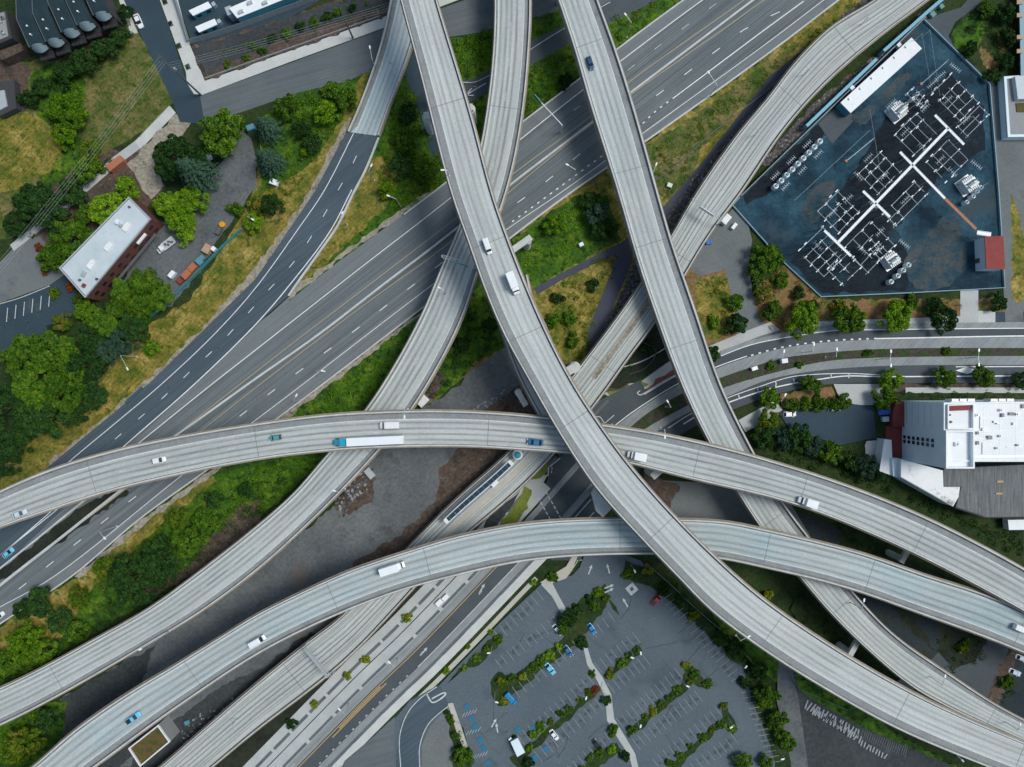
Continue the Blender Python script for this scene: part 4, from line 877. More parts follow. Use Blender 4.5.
def rim(mb, pts, z, w, h):
    """parapet round a roof whose outer corners are survey pixels at height z"""
    q = [P(x, y, z) for x, y in pts]; n = len(q); a = sum(q[i].x*q[(i+1) % n].y-q[(i+1) % n].x*q[i].y for i in range(n))
    if a < 0: q.reverse()
    inn = []
    for i in range(n):
        p, c, nx = q[i-1], q[i], q[(i+1) % n]; d1 = (c-p).normalized(); d2 = (nx-c).normalized(); n1 = Vector((-d1.y, d1.x, 0)); n2 = Vector((-d2.y, d2.x, 0))
        b = (n1+n2).normalized(); inn.append(c+b*(w/max(b.dot(n1), .4)))
    up = Vector((0, 0, h)); dn = Vector((0, 0, -.3))
    for i in range(n):
        j = (i+1) % n; mb.quad(q[i]+up, q[j]+up, inn[j]+up, inn[i]+up); mb.quad(inn[i]+up, inn[j]+up, inn[j]+dn, inn[i]+dn); mb.quad(q[j]+up, q[i]+up, q[i]+dn, q[j]+dn)
# --- terrace of five dark-roofed houses, top left
ends = [(30, 48), (46.3, 42.5), (62, 33), (77.5, 26), (93.8, 16)]; wv = (15.3, -4.0); dv = (.41, .91)
hl = ['leftmost house of the terrace', 'second house of the terrace from the left', 'middle house of the terrace', 'fourth house of the terrace from the left', 'rightmost house of the terrace beside the street']
for k, (ex, ey) in enumerate(ends):
    t = thing('terraced_house', hl[k]+', dark ribbed roof and balcony', 'house', (0, 0, 0), 0, 'dark-roofed terraced houses, top left')
    L = 31+k*1.0; bx, by = ex-dv[0]*L, ey-dv[1]*L; e2 = (ex+wv[0], ey+wv[1]); b2 = (bx+wv[0], by+wv[1]); zt = 10.0
    mb = MB(); top(mb, [(ex, ey), e2, b2, (bx, by)], 0, zt); top(mb, [(bx, by), b2, (b2[0]-2, b2[1]-60), (bx-2, by-60)], 0, zt-.01); part(mb, 'wall', 'wall_dark', t)
    mb = MB()
    A_, B_, C_, D_ = P(ex, ey, zt+.1), P(*e2, zt+.1), P(*b2, zt+1.2), P(bx, by, zt+1.2); E_, F_ = P(b2[0]-2, b2[1]-60, zt-.6), P(bx-2, by-60, zt-.6); v = Vector((0, 0, .25))
    for q in ((A_, B_, C_, D_), (D_, C_, E_, F_)):
        mb.quad(*[p+v for p in q]); mb.quad(*[p-v for p in reversed(q)])
        for i in range(4): mb.quad(q[i]-v, q[(i+1) % 4]-v, q[(i+1) % 4]+v, q[i]+v)
    part(mb, 'roof', 'metal_roof_teal', t)
    for (a, b) in ((A_, D_), (D_, F_)):
        mb = MB(); mb.bar(a+Vector((0, 0, .4)), b+Vector((0, 0, .4)), .14, 4); part(mb, 'roof_verge', 'steel_dark', t)
    # pale barrel hood over the balcony
    mb = MB(); w_ = (B_-A_); n_ = 9; f = Vector((dv[0], -dv[1], 0)).normalized()
    rows = []
    for i in range(n_+1):
        a = i/n_; hgt = math.sin(math.pi*a); o_ = A_+w_*(.04+.92*a)-f*.3+Vector((0, 0, -.1)); rows.append((o_+Vector((0, 0, hgt*1.3)), o_+f*(.9+1.4*hgt)+Vector((0, 0, -1.6+hgt*.6))))
    for a, b in zip(rows, rows[1:]): mb.quad(a[0], a[1], b[1], b[0]); mb.quad(b[0]-v*.4, b[1]-v*.4, a[1]-v*.4, a[0]-v*.4)
    part(mb, 'balcony_hood', 'hood_metal', t)
    mb = MB(); c = (A_+B_)/2+f*1.5; rz = math.atan2(w_.y, w_.x); mb.box((c.x, c.y, 6.0), (w_.length*.95, 3.0, .3), rz); part(mb, 'balcony', 'trim_black', t)
    mb = MB(); c2 = (A_+B_)/2+f*2.9
    mb.box((c2.x, c2.y, 7.1), (w_.length*.95, .12, .12), rz)
    for s in (-.46, -.23, 0, .23, .46): q = c2+w_*s; mb.box((q.x, q.y, 6.6), (.1, .1, 1.0), rz)
    part(mb, 'balcony_rail', 'dirt_brown', t)
    mb = MB(); c3 = (A_+B_)/2+f*.06; mb.box((c3.x, c3.y, 3.0), (w_.length*.6, .12, 2.2), rz); part(mb, 'window', 'glass_dark', t)
    for s in (.3, .62):
        q = D_.lerp(A_, s)+w_*.45; mb = MB(); mb.lathe((q.x, q.y, zt+.4), [(.22, 0), (.22, 1.1), (.3, 1.15)], 8); part(mb, 'roof_vent', 'lamp_head_paint', t)
# --- brown house with a cluttered roof, at the far left edge
t = thing('house', 'brown house with a pale cluttered roof at the left edge', 'house'); mb = MB()
top(mb, [(-30, 20), (6, 10), (12, 38), (-20, 52)], 0, 6); part(mb, 'wall', 'wall_dark', t)
mb = MB(); top(mb, [(-30, 20), (4, 12), (8, 36), (-20, 48)], 6.01, 6.4); part(mb, 'roof', 'wall_gray', t)
rr = random.Random(4)
for i in range(9):
    mb = MB(); p = P(rr.uniform(-4, 5), rr.uniform(18, 36), 6.4); mb.box((p.x, p.y, 6.8), (rr.uniform(.6, 1.6), rr.uniform(.5, 1.2), .8), rr.random()); part(mb, 'roof_unit', rr.choice(['white_metal', 'galvanised', 'wall_gray']), t)
mb = MB(); top(mb, [(-4, 52), (20, 43), (24, 50), (2, 60)], 0, 4.5); part(mb, 'porch_roof', 'dirt_brown', t)
mb = MB(); p = P(8, 48); 
t = thing('shed', 'small grey roofed shed with a pale van-like cover left of the round shrub', 'shed'); mb = MB(); top(mb, [(-6, 84), (14, 80), (16, 108), (0, 116)], 0, 3); part(mb, 'wall', 'wall_dark', t)
mb = MB(); top(mb, [(-8, 92), (4, 90), (7, 106), (-4, 112)], 3.01, 3.5); part(mb, 'roof', 'galvanised', t)
# --- brick building with the long pale roof
t = thing('brick_building', 'long two-storey brick building with a pale flat roof and three skylights', 'building'); Z = 9.0
RP = [(129.7, 197.2), (151.5, 219), (86, 298), (60, 268.3)]
mb = MB(); top(mb, RP, 0, Z); part(mb, 'wall', 'brick_dark', t)
mb = MB(); rim(mb, RP, Z, .35, .7); part(mb, 'parapet', 'galvanised', t)
mb = MB(); top(mb, [(129.7, 198.6), (150.2, 219), (86.2, 296.2), (61.6, 268.3)], Z+.01, Z+.25); part(mb, 'roof', 'roof_membrane', t)
ra = math.atan2(65.5, 79)  # placeholder, replaced below
la = math.atan2(-(298-219), 86-151.5)   # long side direction
for x, y in ((126.5, 227), (108.5, 246.5), (91, 264.5)):
    p = P(x, y, Z+.5); mb = MB(); mb.box((p.x, p.y, Z+.5), (3.1, 1.9, .5), la); part(mb, 'skylight', 'paint_white', t)
for x, y, s, mt in ((117.5, 222, 1.6, 'white_metal'), (121, 225.5, 1.0, 'galvanised'), (84, 274, 1.7, 'galvanised'), (84, 285.5, 1.2, 'brick_red'), (129.5, 207, .6, 'steel_dark'), (97, 279, .7, 'steel_dark'), (80, 280, .7, 'steel_dark')):
    p = P(x, y, Z+.6); mb = MB(); mb.box((p.x, p.y, Z+.7), (s, s*.8, .9), la+.2); mb.lathe((p.x, p.y, Z+1.15), [(s*.25, 0), (s*.25, .3)], 8); part(mb, 'roof_unit', mt, t)
a, b = P(151.5, 219, 0), P(86, 298, 0); 
A_, B_ = P(151.5, 219, Z), P(86, 298, Z); nrm = Vector((-(B_-A_).y, (B_-A_).x, 0)).normalized()
if nrm.x < 0: nrm = -nrm
for k in range(8):
    q = A_.lerp(B_, .08+.12*k)
    for zz in (2.2, 5.8):
        mb = MB(); c = q+nrm*.04; mb.box((c.x, c.y, zz), (1.7, .16, 1.5), la); part(mb, 'window', 'glass_dark', t)
mb = MB(); q = A_.lerp(B_, .45)+nrm*1.3; mb.box((q.x, q.y, 3.0), (24, 1.0, .2), la); part(mb, 'canopy', 'steel_dark', t)
mb = MB(); q = A_.lerp(B_, .22)+nrm*.6; mb.box((q.x, q.y, 6.8), (4.5, .9, .7), la); part(mb, 'duct', 'white_metal', t)
# --- bus yard, top left
def cabin(nm, label, quad, z, side='panel_teal', grp=None):
    t = thing(nm, label, 'building', (0, 0, 0), 0, grp); mb = MB(); top(mb, quad, 0, z); part(mb, 'wall', side, t)
    mb = MB(); q = [(x, y) for x, y in quad]; top(mb, q, z+.002, z+.3); part(mb, 'roof', 'roof_white', t); return t
for nm, quad in (('upper of the two white-roofed portable cabins in the fenced yard', [(188.6, 10.5), (208, 1.5), (212, 7), (193, 15.8)]), ('lower of the two white-roofed portable cabins in the fenced yard', [(195, 26.8), (214.5, 18.6), (217.5, 24.2), (199, 32.4)])):
    t = cabin('portable_cabin', nm, quad, 3.0, grp='portable cabins in the fenced yard')
    a, b = P(*quad[2], 3), P(*quad[3], 3); d = (b-a); rz = math.atan2(d.y, d.x)
    for s in (.25, .75): q = a+d*s; mb = MB(); mb.box((q.x, q.y, 1.6), (1.6, .14, 1.1), rz); part(mb, 'window', 'glass_dark', t)
    c = P(*quad[2], 1.5); mb = MB(); mb.box((c.x+.7, c.y+.9, 1.0), (1.2, 1.4, 2.0), rz); part(mb, 'steps', 'galvanised', t)
t = cabin('workshop', 'big white-roofed workshop with a blue wall at the top edge', [(229, 8), (312, -28), (322, -16), (237, 18)], 6)
for x, y in ((241, 12), (265, 3), (250, 3)): p = P(x, y, 6.6); mb = MB(); mb.box((p.x, p.y, 6.7), (1.8, 1.0, .8), R(22)); part(mb, 'roof_unit', 'galvanised', t)
mb = MB(); c = P(231, 13, 3); mb.box((c.x, c.y, 2.4), (2.2, 3.0, 4.8), R(22)); part(mb, 'porch', 'galvanised', t)
def fence(label, pts, h, w, mat, gap=4.0, per=6, nm='fence', panel=True):
    c = px_curve(pts, per, 0); t = thing(nm, label, 'fence', c[0]); off = Vector(c[0]); L = 0; mbs = MB(); 
    c0 = [p-off for p in c]
    if panel: wall_strip(mbs, c0, w, .1, h-.1); part(mbs, 'panel', mat, t)
    tot = sum((b-a).length for a, b in zip(c, c[1:])); n = min(60, max(2, int(tot/gap))); 
    for p in resample(c0, n): mb = MB(); mb.bar((p.x, p.y, 0), (p.x, p.y, h+.15), .07, 6); part(mb, 'post', 'galvanised', t)
    return t
fence('tall wire fence with posts around the yard at top left', [(191, 44), (218, 36), (250, 25), (290, 10), (335, -6)], 3.2, .06, 'fence_mesh', per=3)
fence('wire fence on the slanting side of the yard, beside the pale pavement', [(170, -20), (180, 10), (190, 42)], 2.6, .06, 'fence_mesh', per=3)
fence('low fence along the planting strip above the pale pavement', [(206, 79), (290, 49), (380, 17)], 1.0, .1, 'galvanised', per=3)
fence('teal screened fence between the machinery yard and the grass bank', [(152, 317), (170, 302), (200, 272), (225, 246), (243, 230)], 2.2, .12, 'teal_metal', per=3)
# --- substation perimeter and buildings
SUBF = [(740, 197), (838, 101), (923, 21), (988, 85), (997, 192), (1003, 288), (910, 293), (820, 297), (780, 260), (732, 206)]
hwall('perimeter_wall', 'pale blue wall around the electrical substation', SUBF[2:]+[(739, 198)], .3, 1.1, mat='fence_blue', cat='wall', per=1)
hwall('perimeter_wall', 'dark wall of the substation along the rail viaduct', [(739, 197.5), (838, 101), (922, 20)], .35, 2.4, mat='wall_gray', cat='wall', per=1)
hwall('screen_wall', 'upper of two light blue sound screens beside the rail viaduct', [(942, 0), (925, 14), (904, 33), (878, 56)], 1.1, 4.0, mat='screen_blue', cat='screen', per=3)
hwall('screen_wall', 'lower of two light blue sound screens beside the rail viaduct', [(871, 64), (846, 88), (826, 107), (802, 130)], 1.1, 4.0, mat='screen_blue', cat='screen', per=3)
t = thing('control_building', 'long narrow white-roofed building inside the substation wall', 'building')
LB = [(911.5, 37.5), (922, 48.5), (850.7, 113), (840.5, 102.5)]
mb = MB(); top(mb, LB, 0, 4.2); part(mb, 'wall', 'panel_teal', t)
mb = MB(); top(mb, LB, 4.202, 4.5); part(mb, 'roof', 'roof_white_clean', t)
for k in range(6):
    q = P(911.5, 37.5, 4.6).lerp(P(840.5, 102.5, 4.6), .1+.16*k); mb = MB(); mb.box((q.x+.6, q.y-1.0, 4.7), (.7, .7, .5), R(42)); part(mb, 'roof_vent', 'galvanised', t)
for s in (.14, .80): q = P(911.5, 37.5, 3).lerp(P(840.5, 102.5, 3), s); mb = MB(); mb.box((q.x-.7, q.y+.7, 2.2), (1.5, 1.4, 1.4), R(42)); part(mb, 'air_conditioner', 'white_metal', t)
t = thing('switch_house', 'small red-roofed building at the right edge of the substation', 'building')
mb = MB(); top(mb, [(985.3, 237), (1003, 236), (1004.8, 268.7), (986.6, 268.5)], 0, 6.0); part(mb, 'wall', 'panel_blue', t)
mb = MB(); top(mb, [(984.8, 236.6), (1003.4, 235.6), (1005.2, 269), (986.2, 268.8)], 6.002, 6.3); part(mb, 'roof', 'roof_red', t)
mb = MB(); p = P(984, 260, 3); mb.box((P(986, 260, 6).x-.05, p.y, 1.4), (.14, 1.6, 2.6)); part(mb, 'door', 'steel_dark', t)
t = thing('office_building', 'grey stepped building on the right edge above the concrete yard', 'building')
mb = MB(); top(mb, [(1003, 77), (1060, 73), (1060, 137), (1007, 137.5)], 0, 3); part(mb, 'wall', 'panel_blue', t)
mb = MB(); rim(mb, [(1003, 77), (1060, 73), (1060, 137), (1007, 137.5)], 3, .9, .5); part(mb, 'parapet', 'panel_blue', t)
mb = MB(); top(mb, [(1006, 79), (1060, 75), (1060, 134), (1009.5, 134.5)], 3.01, 3.15); part(mb, 'roof', 'wall_gray', t)
mb = MB(); top(mb, [(1015, 76), (1060, 74), (1060, 98), (1018, 99)], 3.16, 5.0); part(mb, 'upper_floor', 'roof_membrane', t)
mb = MB(); top(mb, [(1016, 103), (1060, 102), (1060, 112), (1017, 112)], 3.16, 3.4); part(mb, 'roof_garden', 'moss_roof', t)
t = thing('striped_canopy', 'pale blue canopy with yellow blocks at the top right corner', 'canopy')
mb = MB(); top(mb, [(1019, -20), (1060, -20), (1060, 76), (1021, 78)], 3.6, 4.0); part(mb, 'roof', 'fence_blue', t)
for yy in (2, 15, 37, 51): mb = MB(); top(mb, [(1017, yy-2), (1023, yy-2), (1023, yy+2), (1017, yy+2)], 4.01, 4.4); part(mb, 'yellow_block', 'paint_yellow_faint', t)
for yy in (0, 30, 60): p = P(1026, yy, 3.6); mb = MB(); mb.bar((p.x, p.y, 0), (p.x, p.y, 3.6), .15); part(mb, 'post', 'galvanised', t)
# --- big white cold store at the right
t = thing('warehouse', 'big white-roofed warehouse with tall pale blue walls and red brick base', 'warehouse'); Z = 24.5
MT = [(942.5, 402.5), (1080, 401), (1080, 461.5), (971.5, 461.5), (971.5, 468), (943, 468), (943, 430), (942.5, 430)]
mb = MB(); top(mb, MT, 0, Z); part(mb, 'wall', 'cold_store_panel', t)
mb = MB(); top(mb, [(943.2, 403.2), (1080, 401.7), (1080, 461), (971, 461), (971, 467.4), (943.6, 467.4)], Z+.01, Z+.25); part(mb, 'roof', 'roof_white_clean', t)
mb = MB(); rim(mb, [(943, 430), (971.5, 430), (971.5, 468), (943, 468)], Z+.3, .5, 1.6); part(mb, 'parapet', 'roof_white', t)
mb = MB(); rim(mb, [(942.5, 402.5), (1080, 401), (1080, 461.5), (942.5, 461.5)], Z+.05, .5, .7); part(mb, 'parapet', 'roof_white', t)
mb = MB(); top(mb, [(947, 405.5), (971, 404.5), (971, 410), (947, 411)], Z+.26, Z+.9); part(mb, 'stair_head', 'brick_red', t)
mb = MB(); rim(mb, [(945.5, 404.5), (972, 403.5), (972, 429), (945.5, 429)], Z+.3, .4, 1.2); part(mb, 'parapet', 'roof_white', t)
mb = MB(); top(mb, [(971.5, 455), (1080, 454), (1080, 457), (971.5, 458)], Z+.26, Z+.7); part(mb, 'gutter', 'galvanised', t)
for x, y, s, mt in ((977, 415, 1.3, 'galvanised'), (1017, 414, 1.2, 'galvanised'), (976, 443, 1.6, 'wall_gray'), (976, 433, 1.4, 'wall_gray'), (1000, 436, .9, 'galvanised'), (1018, 445, 1.0, 'galvanised'), (997, 448, .9, 'galvanised'), (958, 444, 2.0, 'roof_white'), (1001, 410, 1.2, 'white_metal'), (950, 422, 1, 'steel_dark'), (949, 415, .8, 'steel_dark')):
    p = P(x, y, Z+.6); mb = MB(); mb.box((p.x, p.y, Z+.6), (s, s*.7, .8), .1); mb.lathe((p.x, p.y, Z+1.0), [(s*.22, 0), (s*.22, .4)], 8); part(mb, 'roof_unit', mt, t)
for k in range(5):
    q = P(984+k*16, 430, Z+.27); mb = MB(); mb.box((q.x, q.y-1, Z+.27), (.12, 17, .04)); part(mb, 'roof_seam', 'galvanised', t)
for k in range(3):
    q = P(1012, 418+k*13, Z+.28); mb = MB(); mb.box((q.x, q.y, Z+.29), (26, .12, .04)); part(mb, 'roof_seam', 'galvanised', t)
rw = random.Random(9)
for k in range(16):
    q = P(rw.uniform(976, 1024), rw.uniform(406, 452), Z+.3); L_ = rw.uniform(1.5, 6); mb = MB()
    if k % 2: mb.box((q.x, q.y, Z+.4), (L_, .22, .3), rw.choice([0, R(90)])); part(mb, 'roof_pipe', 'galvanised', t)
    else: mb.box((q.x, q.y, Z+.5), (rw.uniform(.6, 1.8), rw.uniform(.6, 1.4), rw.uniform(.4, 1.0))); part(mb, 'roof_unit', rw.choice(['wall_gray', 'galvanised', 'white_metal']), t)
# seven windows up the stair wall, one per floor
xw = P(942.5, 446, Z).x; yw = P(942.5, 446, Z).y
for k in range(7):
    zz = 2.6+k*2.75; mb = MB(); mb.box((xw-.02, yw+1.3, zz), (.16, 1.1, 1.3)); mb.box((xw-.02, yw-.3, zz), (.16, 1.1, 1.3)); part(mb, 'window', 'glass_dark', t)
for k in range(5):
    mb = MB(); mb.box((xw-.03, P(942, 416, Z).y, 4+k*3.6), (.1, 7.5, .25)); part(mb, 'wall_panel_joint', 'roof_membrane', t)
mb = MB(); top(mb, [(893, 412), (896, 402), (912, 402), (912, 426), (893, 427)], 0, 2.6); part(mb, 'brick_annex', 'brick_red', t)
mb = MB(); top(mb, [(886, 426.2), (906, 426.2), (906, 458), (893, 458), (886, 440)], 0, .8); part(mb, 'brick_annex', 'brick_red', t)
mb = MB(); top(mb, [(900.5, 459), (943, 470.5), (943, 487), (960, 487), (958.5, 497), (953, 506.5), (900.5, 477)], 0, 8); part(mb, 'low_wing', 'panel_blue', t)
mb = MB(); top(mb, [(901, 459.6), (943, 471), (943.5, 488), (959.4, 487.6), (958, 497), (953, 505.6), (901, 476.6)], 8.01, 8.2); part(mb, 'low_wing_roof', 'roof_white_dirty', t)
mb = MB(); top(mb, [(884.5, 439), (891.5, 440), (893, 476), (879.5, 471)], 0, 5); part(mb, 'loading_roof', 'roof_white_dirty', t)
mb = MB(); top(mb, [(892, 458.5), (900.3, 458.5), (900.3, 478), (893.2, 476)], 0, 6); part(mb, 'low_wing', 'panel_blue', t)
mb = MB(); top(mb, [(943.8, 468.5), (1080, 462), (1080, 517), (985, 518), (955, 508), (961, 487), (944, 487)], 0, 7.5); part(mb, 'shed_wall', 'wall_dark', t)
mb = MB(); top(mb, [(944, 468.7), (1080, 462), (1080, 516), (986, 517), (956, 507), (961.5, 486.6), (944, 486.6)], 7.51, 7.8); part(mb, 'shed_roof', 'roof_corrugated', t)
for x, y in ((1000, 481.5), (999, 493.5)): p = P(x, y, 7.9); mb = MB(); mb.box((p.x, p.y, 7.9), (2.2, .6, .25)); part(mb, 'roof_vent', 'paint_yellow', t)
for k, (x0, x1) in enumerate(((951, 975), (990, 1014))):
    mb = MB(); top(mb, [(x0, 399), (x1, 398.6), (x1, 402), (x0, 402.4)], 20, 23.2)
    part(mb, 'stair_tower_frame', 'white_metal', t)
    for s in range(3): c = P(x0+3+s*8, 400, 23.3); mb = MB(); mb.box((c.x, c.y, 23.35), (1.6, .8, .2)); part(mb, 'window', 'glass_dark', t)
t = thing('trailer', 'white ribbed trailer parked below the corrugated roof at right', 'trailer'); mb = MB(); top(mb, [(1008, 520), (1060, 519), (1060, 529), (1009, 530)], .9, 3.8); part(mb, 'box', 'roof_white', t)
mb = MB(); top(mb, [(1008, 524), (1050, 523), (1050, 528), (1008, 529)], .3, .9); part(mb, 'chassis', 'steel_dark', t)
for x in (1012, 1020):
    p = P(x, 529, 0); mb = MB(); mb.bar((p.x, p.y-.2, .5), (p.x, p.y+.5, .5), .5, 12); part(mb, 'wheel', 'tyre', t)
# --- white-edged roof between the lower ramp and the rail viaduct
t = thing('pump_house', 'small building with a mossy roof and white parapet at bottom left', 'building')
q = [(129, 747.5), (159, 724), (171, 741), (141, 766)]
mb = MB(); top(mb, q, 0, 7); part(mb, 'wall', 'wall_gray', t); mb = MB(); rim(mb, q, 7, .45, .7); part(mb, 'parapet', 'paint_white', t)
mb = MB(); top(mb, [(130.5, 747.6), (158.7, 725.6), (169.4, 740.8), (141.3, 764)], 7.01, 7.15); part(mb, 'roof', 'moss_roof', t)
# --- kiosk and wall in the car park, containers, bins, machines
t = thing('kiosk', 'small white-roofed kiosk between planting beds in the car park', 'kiosk')
mb = MB(); top(mb, [(511, 742), (517.5, 738.5), (524.5, 752.5), (517.5, 756.5)], 0, 3); part(mb, 'wall', 'wall_gray', t)
mb = MB(); top(mb, [(510.5, 742), (517.7, 738), (525, 752.5), (517.3, 757)], 3.002, 3.3); part(mb, 'roof', 'panel_blue', t)
# glass canopy of the rail stop and the white tent beside it
d0, d1 = near_d(F, 508, 462), near_d(F, 452, 516)
t = thing('station_canopy', 'long dark glass canopy with rounded white ends over the rail stop', 'canopy')
z_ = 4.2; fr = MB(); F.solid(fr, .17, .31, z_, z_+.15, d0=d0, d1=d1); part(fr, 'glass_roof', 'canopy_glass', t)
for u in (.155, .31):
    mb = MB(); F.solid(mb, u, u+.02, z_+.1, z_+.4, d0=d0-1, d1=d1+1); part(mb, 'edge_beam', 'white_metal', t)
for e_ in (d0-1.2, d1): mb = MB(); F.solid(mb, .17, .31, z_+.1, z_+.38, d0=e_, d1=e_+1.2); part(mb, 'end_beam', 'white_metal', t)
n_ = 13
for i in range(n_):
    d = d0+(d1-d0)*(i+.5)/n_; mb = MB(); F.solid(mb, .17, .31, z_+.16, z_+.3, d0=d, d1=d+.25); part(mb, 'cross_bar', 'steel_dark', t)
    if i % 4 == 1: p = F.at(d, .24); mb = MB(); mb.bar(p, p+Vector((0, 0, z_)), .2); part(mb, 'post', 'galvanised', t)
t = thing('tent_canopy', 'white pointed canopy with a blue top beside the dark glass canopy', 'canopy', F.at(near_d(F, 519, 453), .22))
mb = MB(); mb.lathe((0, 0, 0), [(.15, 0), (.15, 3.4)], 8); part(mb, 'post', 'galvanised', t)
mb = MB(); mb.lathe((0, 0, 3.4), [(1.8, 0), (1.6, .2), (.9, .7), (.1, 1.2)], 18); part(mb, 'canopy', 'paint_white', t)
mb = MB(); mb.lathe((0, 0, 4.0), [(1.2, .0), (1.15, .35), (.4, .8)], 10); part(mb, 'top_light', 'teal_metal', t)
d = near_d(F, 493, 484); 
def crate(nm, label, cat, px, py, size, ang, mat, z=0, grp=None, lid=None):
    t = thing(nm, label, cat, P(px, py, z), ang, grp)
    mb = MB(); mb.box((0, 0, size[2]/2), size); part(mb, 'body', mat, t)
    mb = MB(); mb.box((0, 0, size[2]+.05), (size[0]*.96, size[1]*.96, .1)); part(mb, 'lid', lid or mat, t)
    for s in (-1, 1):
        mb = MB(); mb.box((s*size[0]*.3, 0, size[2]+.13), (.1, size[1]*.9, .06)); part(mb, 'rib', lid or mat, t)
    return t
crate('bench_shelter', 'small white shelter on the tan rail platform', 'shelter', 495, 483, (2.6, 1.2, 2.3), R(45), 'roof_white', 6)
crate('storage_container', 'rusty orange-brown container on the pavement left of the big conifers', 'container', 118.5, 165.5, (6.2, 2.5, 2.5), R(38), 'container_brown')
crate('dumpster', 'upper of two bright orange dumpsters along the teal fence', 'dumpster', 194, 268, (3.0, 2.3, 1.6), R(46), 'container_orange')
crate('dumpster', 'lower of two bright orange dumpsters along the teal fence', 'dumpster', 188, 275, (3.3, 2.4, 1.6), R(46), 'container_orange')
crate('pallet_stack', 'light blue pallet stack right of the orange dumpsters', 'pallets', 200.5, 262, (2.6, 1.9, 1.2), R(-44), 'crate_blue')
crate('pallet_stack', 'blue pallet stack touching the teal fence near the tan crate', 'pallets', 203, 258, (1.8, 1.6, .9), R(-44), 'crate_blue')
crate('crate', 'large tan wooden crate at the top of the row beside the fence', 'crate', 208.5, 249.5, (3.2, 2.6, 1.8), R(60), 'wood_tan')
crate('crate', 'small white box right of the tan wooden crate', 'crate', 215, 249.5, (1.5, 1.5, 1.5), R(50), 'roof_white')
crate('crate', 'cream box standing alone in the yard near the dark conifers', 'crate', 173.5, 275, (2.6, 1.6, 1.7), R(50), 'roof_white')
crate('dumpster', 'red-brown skip at the dark end of the machinery yard', 'dumpster', 151, 308, (2.6, 1.8, 1.3), R(-20), 'container_orange')
crate('dumpster', 'dark red skip just below the lower orange dumpster', 'dumpster', 181, 281, (1.8, 2.2, 1.2), R(46), 'brick_red')
crate('parasol_table', 'blue tarpaulin bundle left of the red brick wall of the warehouse', 'tarpaulin', 883.5, 411.5, (4.6, 2.2, .9), R(5), 'tarp_blue')
crate('crate', 'pale crate below the blue tarpaulin by the warehouse', 'crate', 884, 419, (2.4, 1.8, 1.2), R(5), 'galvanised')
crate('crate', 'white equipment cabinet at the west corner of the substation', 'cabinet', 724.5, 220.5, (3.6, 2.2, 2.2), R(50), 'roof_white')
crate('crate', 'small white cabinet right of the large one near the rail viaduct', 'cabinet', 733, 227, (2.4, 1.2, 1.6), R(50), 'roof_white')
crate('crate', 'bright blue box beside the rail viaduct at the loop drive', 'cabinet', 708, 242.5, (2.1, 1.6, 1.2), R(10), 'tarp_blue')
crate('utility_box', 'larger green utility box outside the north corner of the substation', 'utility box', 931, 16, (1.9, 1.7, 1.3), R(40), 'green_metal')
crate('utility_box', 'smaller green utility box nearest the top end of the blue screen', 'utility box', 940, 8, (1.6, 1.4, 1.1), R(40), 'green_metal')
crate('utility_box', 'white utility box on a concrete pad beside the footpath', 'utility box', 581, 245, (1.6, 1.3, 1.4), R(25), 'roof_white')
crate('utility_box', 'pale blue canopy box at the top of the machinery yard', 'utility box', 252, 129, (2.8, 2.0, 1.8), R(20), 'crate_blue')
crate('utility_box', 'white tank box on the dry grass beside the blue conifers', 'utility box', 275, 183, (2.8, 2.0, 1.6), R(-20), 'roof_white')
crate('utility_box', 'white box under the path end near the planting slope', 'utility box', 669, 186, (1.8, 1.5, 1.2), R(-20), 'galvanised')
crate('bus_shelter', 'flat pale shelter roof in the planted median, further right', 'shelter', 782.5, 361, (2.2, 1.6, 2.2), R(8), 'roof_white')
crate('bus_shelter', 'flat pale shelter roof in the planted median, nearer the viaduct', 'shelter', 753, 368.5, (2.2, 1.3, 1.8), R(18), 'galvanised')
crate('ticket_machine', 'upper pale box on the planter of the street pavement', 'cabinet', 445.5, 596.5, (2.4, 1.5, 1.6), R(45), 'roof_white')
crate('ticket_machine', 'lower pale box on the planter of the street pavement', 'cabinet', 439.5, 601.5, (2.6, 1.7, 1.6), R(45), 'roof_white')
crate('material_pile_cover', 'grey covered pile on the broken ground below the truck ramp', 'pile', 370, 473, (3.8, 2.4, 1.1), R(-50), 'galvanised')
crate('metal_frame_cage', 'white slatted cage beside the curved viaduct above the truck ramp', 'cage', 423, 400.5, (4.2, 3.4, 2.0), R(45), 'steel_dark', lid='paint_white')
crate('small_box', 'pale blue box on the gravel near the mossy-roofed building', 'crate', 188, 721.5, (1.7, 1.5, 1), R(20), 'crate_blue')
# pale slats of the cage
for k in range(6):
    pass
# --- stacked concrete barriers in the lower right lot: long pale blocks side by side
def blockrow(p0, p1, n, L, ang, mat, label, grp, jig=.4, wd=.75, h=1.0):
    rr = random.Random(int(p0[0]+p0[1]*3)); src = None
    for i in range(n):
        s = i/(n-1); p = P(p0[0]+(p1[0]-p0[0])*s+rr.uniform(-jig, jig), p0[1]+(p1[1]-p0[1])*s+rr.uniform(-jig, jig))
        if src is None:
            mb = MB(); q = [(-L/2, -wd/2, 0), (L/2, -wd/2, 0), (L/2, wd/2, 0), (-L/2, wd/2, 0)]; u = [(x*.98, y*.45, h) for x, y, z in q]
            mb.quad(*u); mb.quad(*reversed(q))
            for a in range(4): mb.quad(q[a], q[(a+1) % 4], u[(a+1) % 4], u[a])
            o = mb.build('concrete_block', MATS[mat]); src = o
        else: o = src.copy(); COL.objects.link(o)
        o.location = p; o.rotation_euler = (0, 0, R(ang)+rr.uniform(-.3, .3)*(wd > .6)); tag(o, label, 'concrete block', grp)
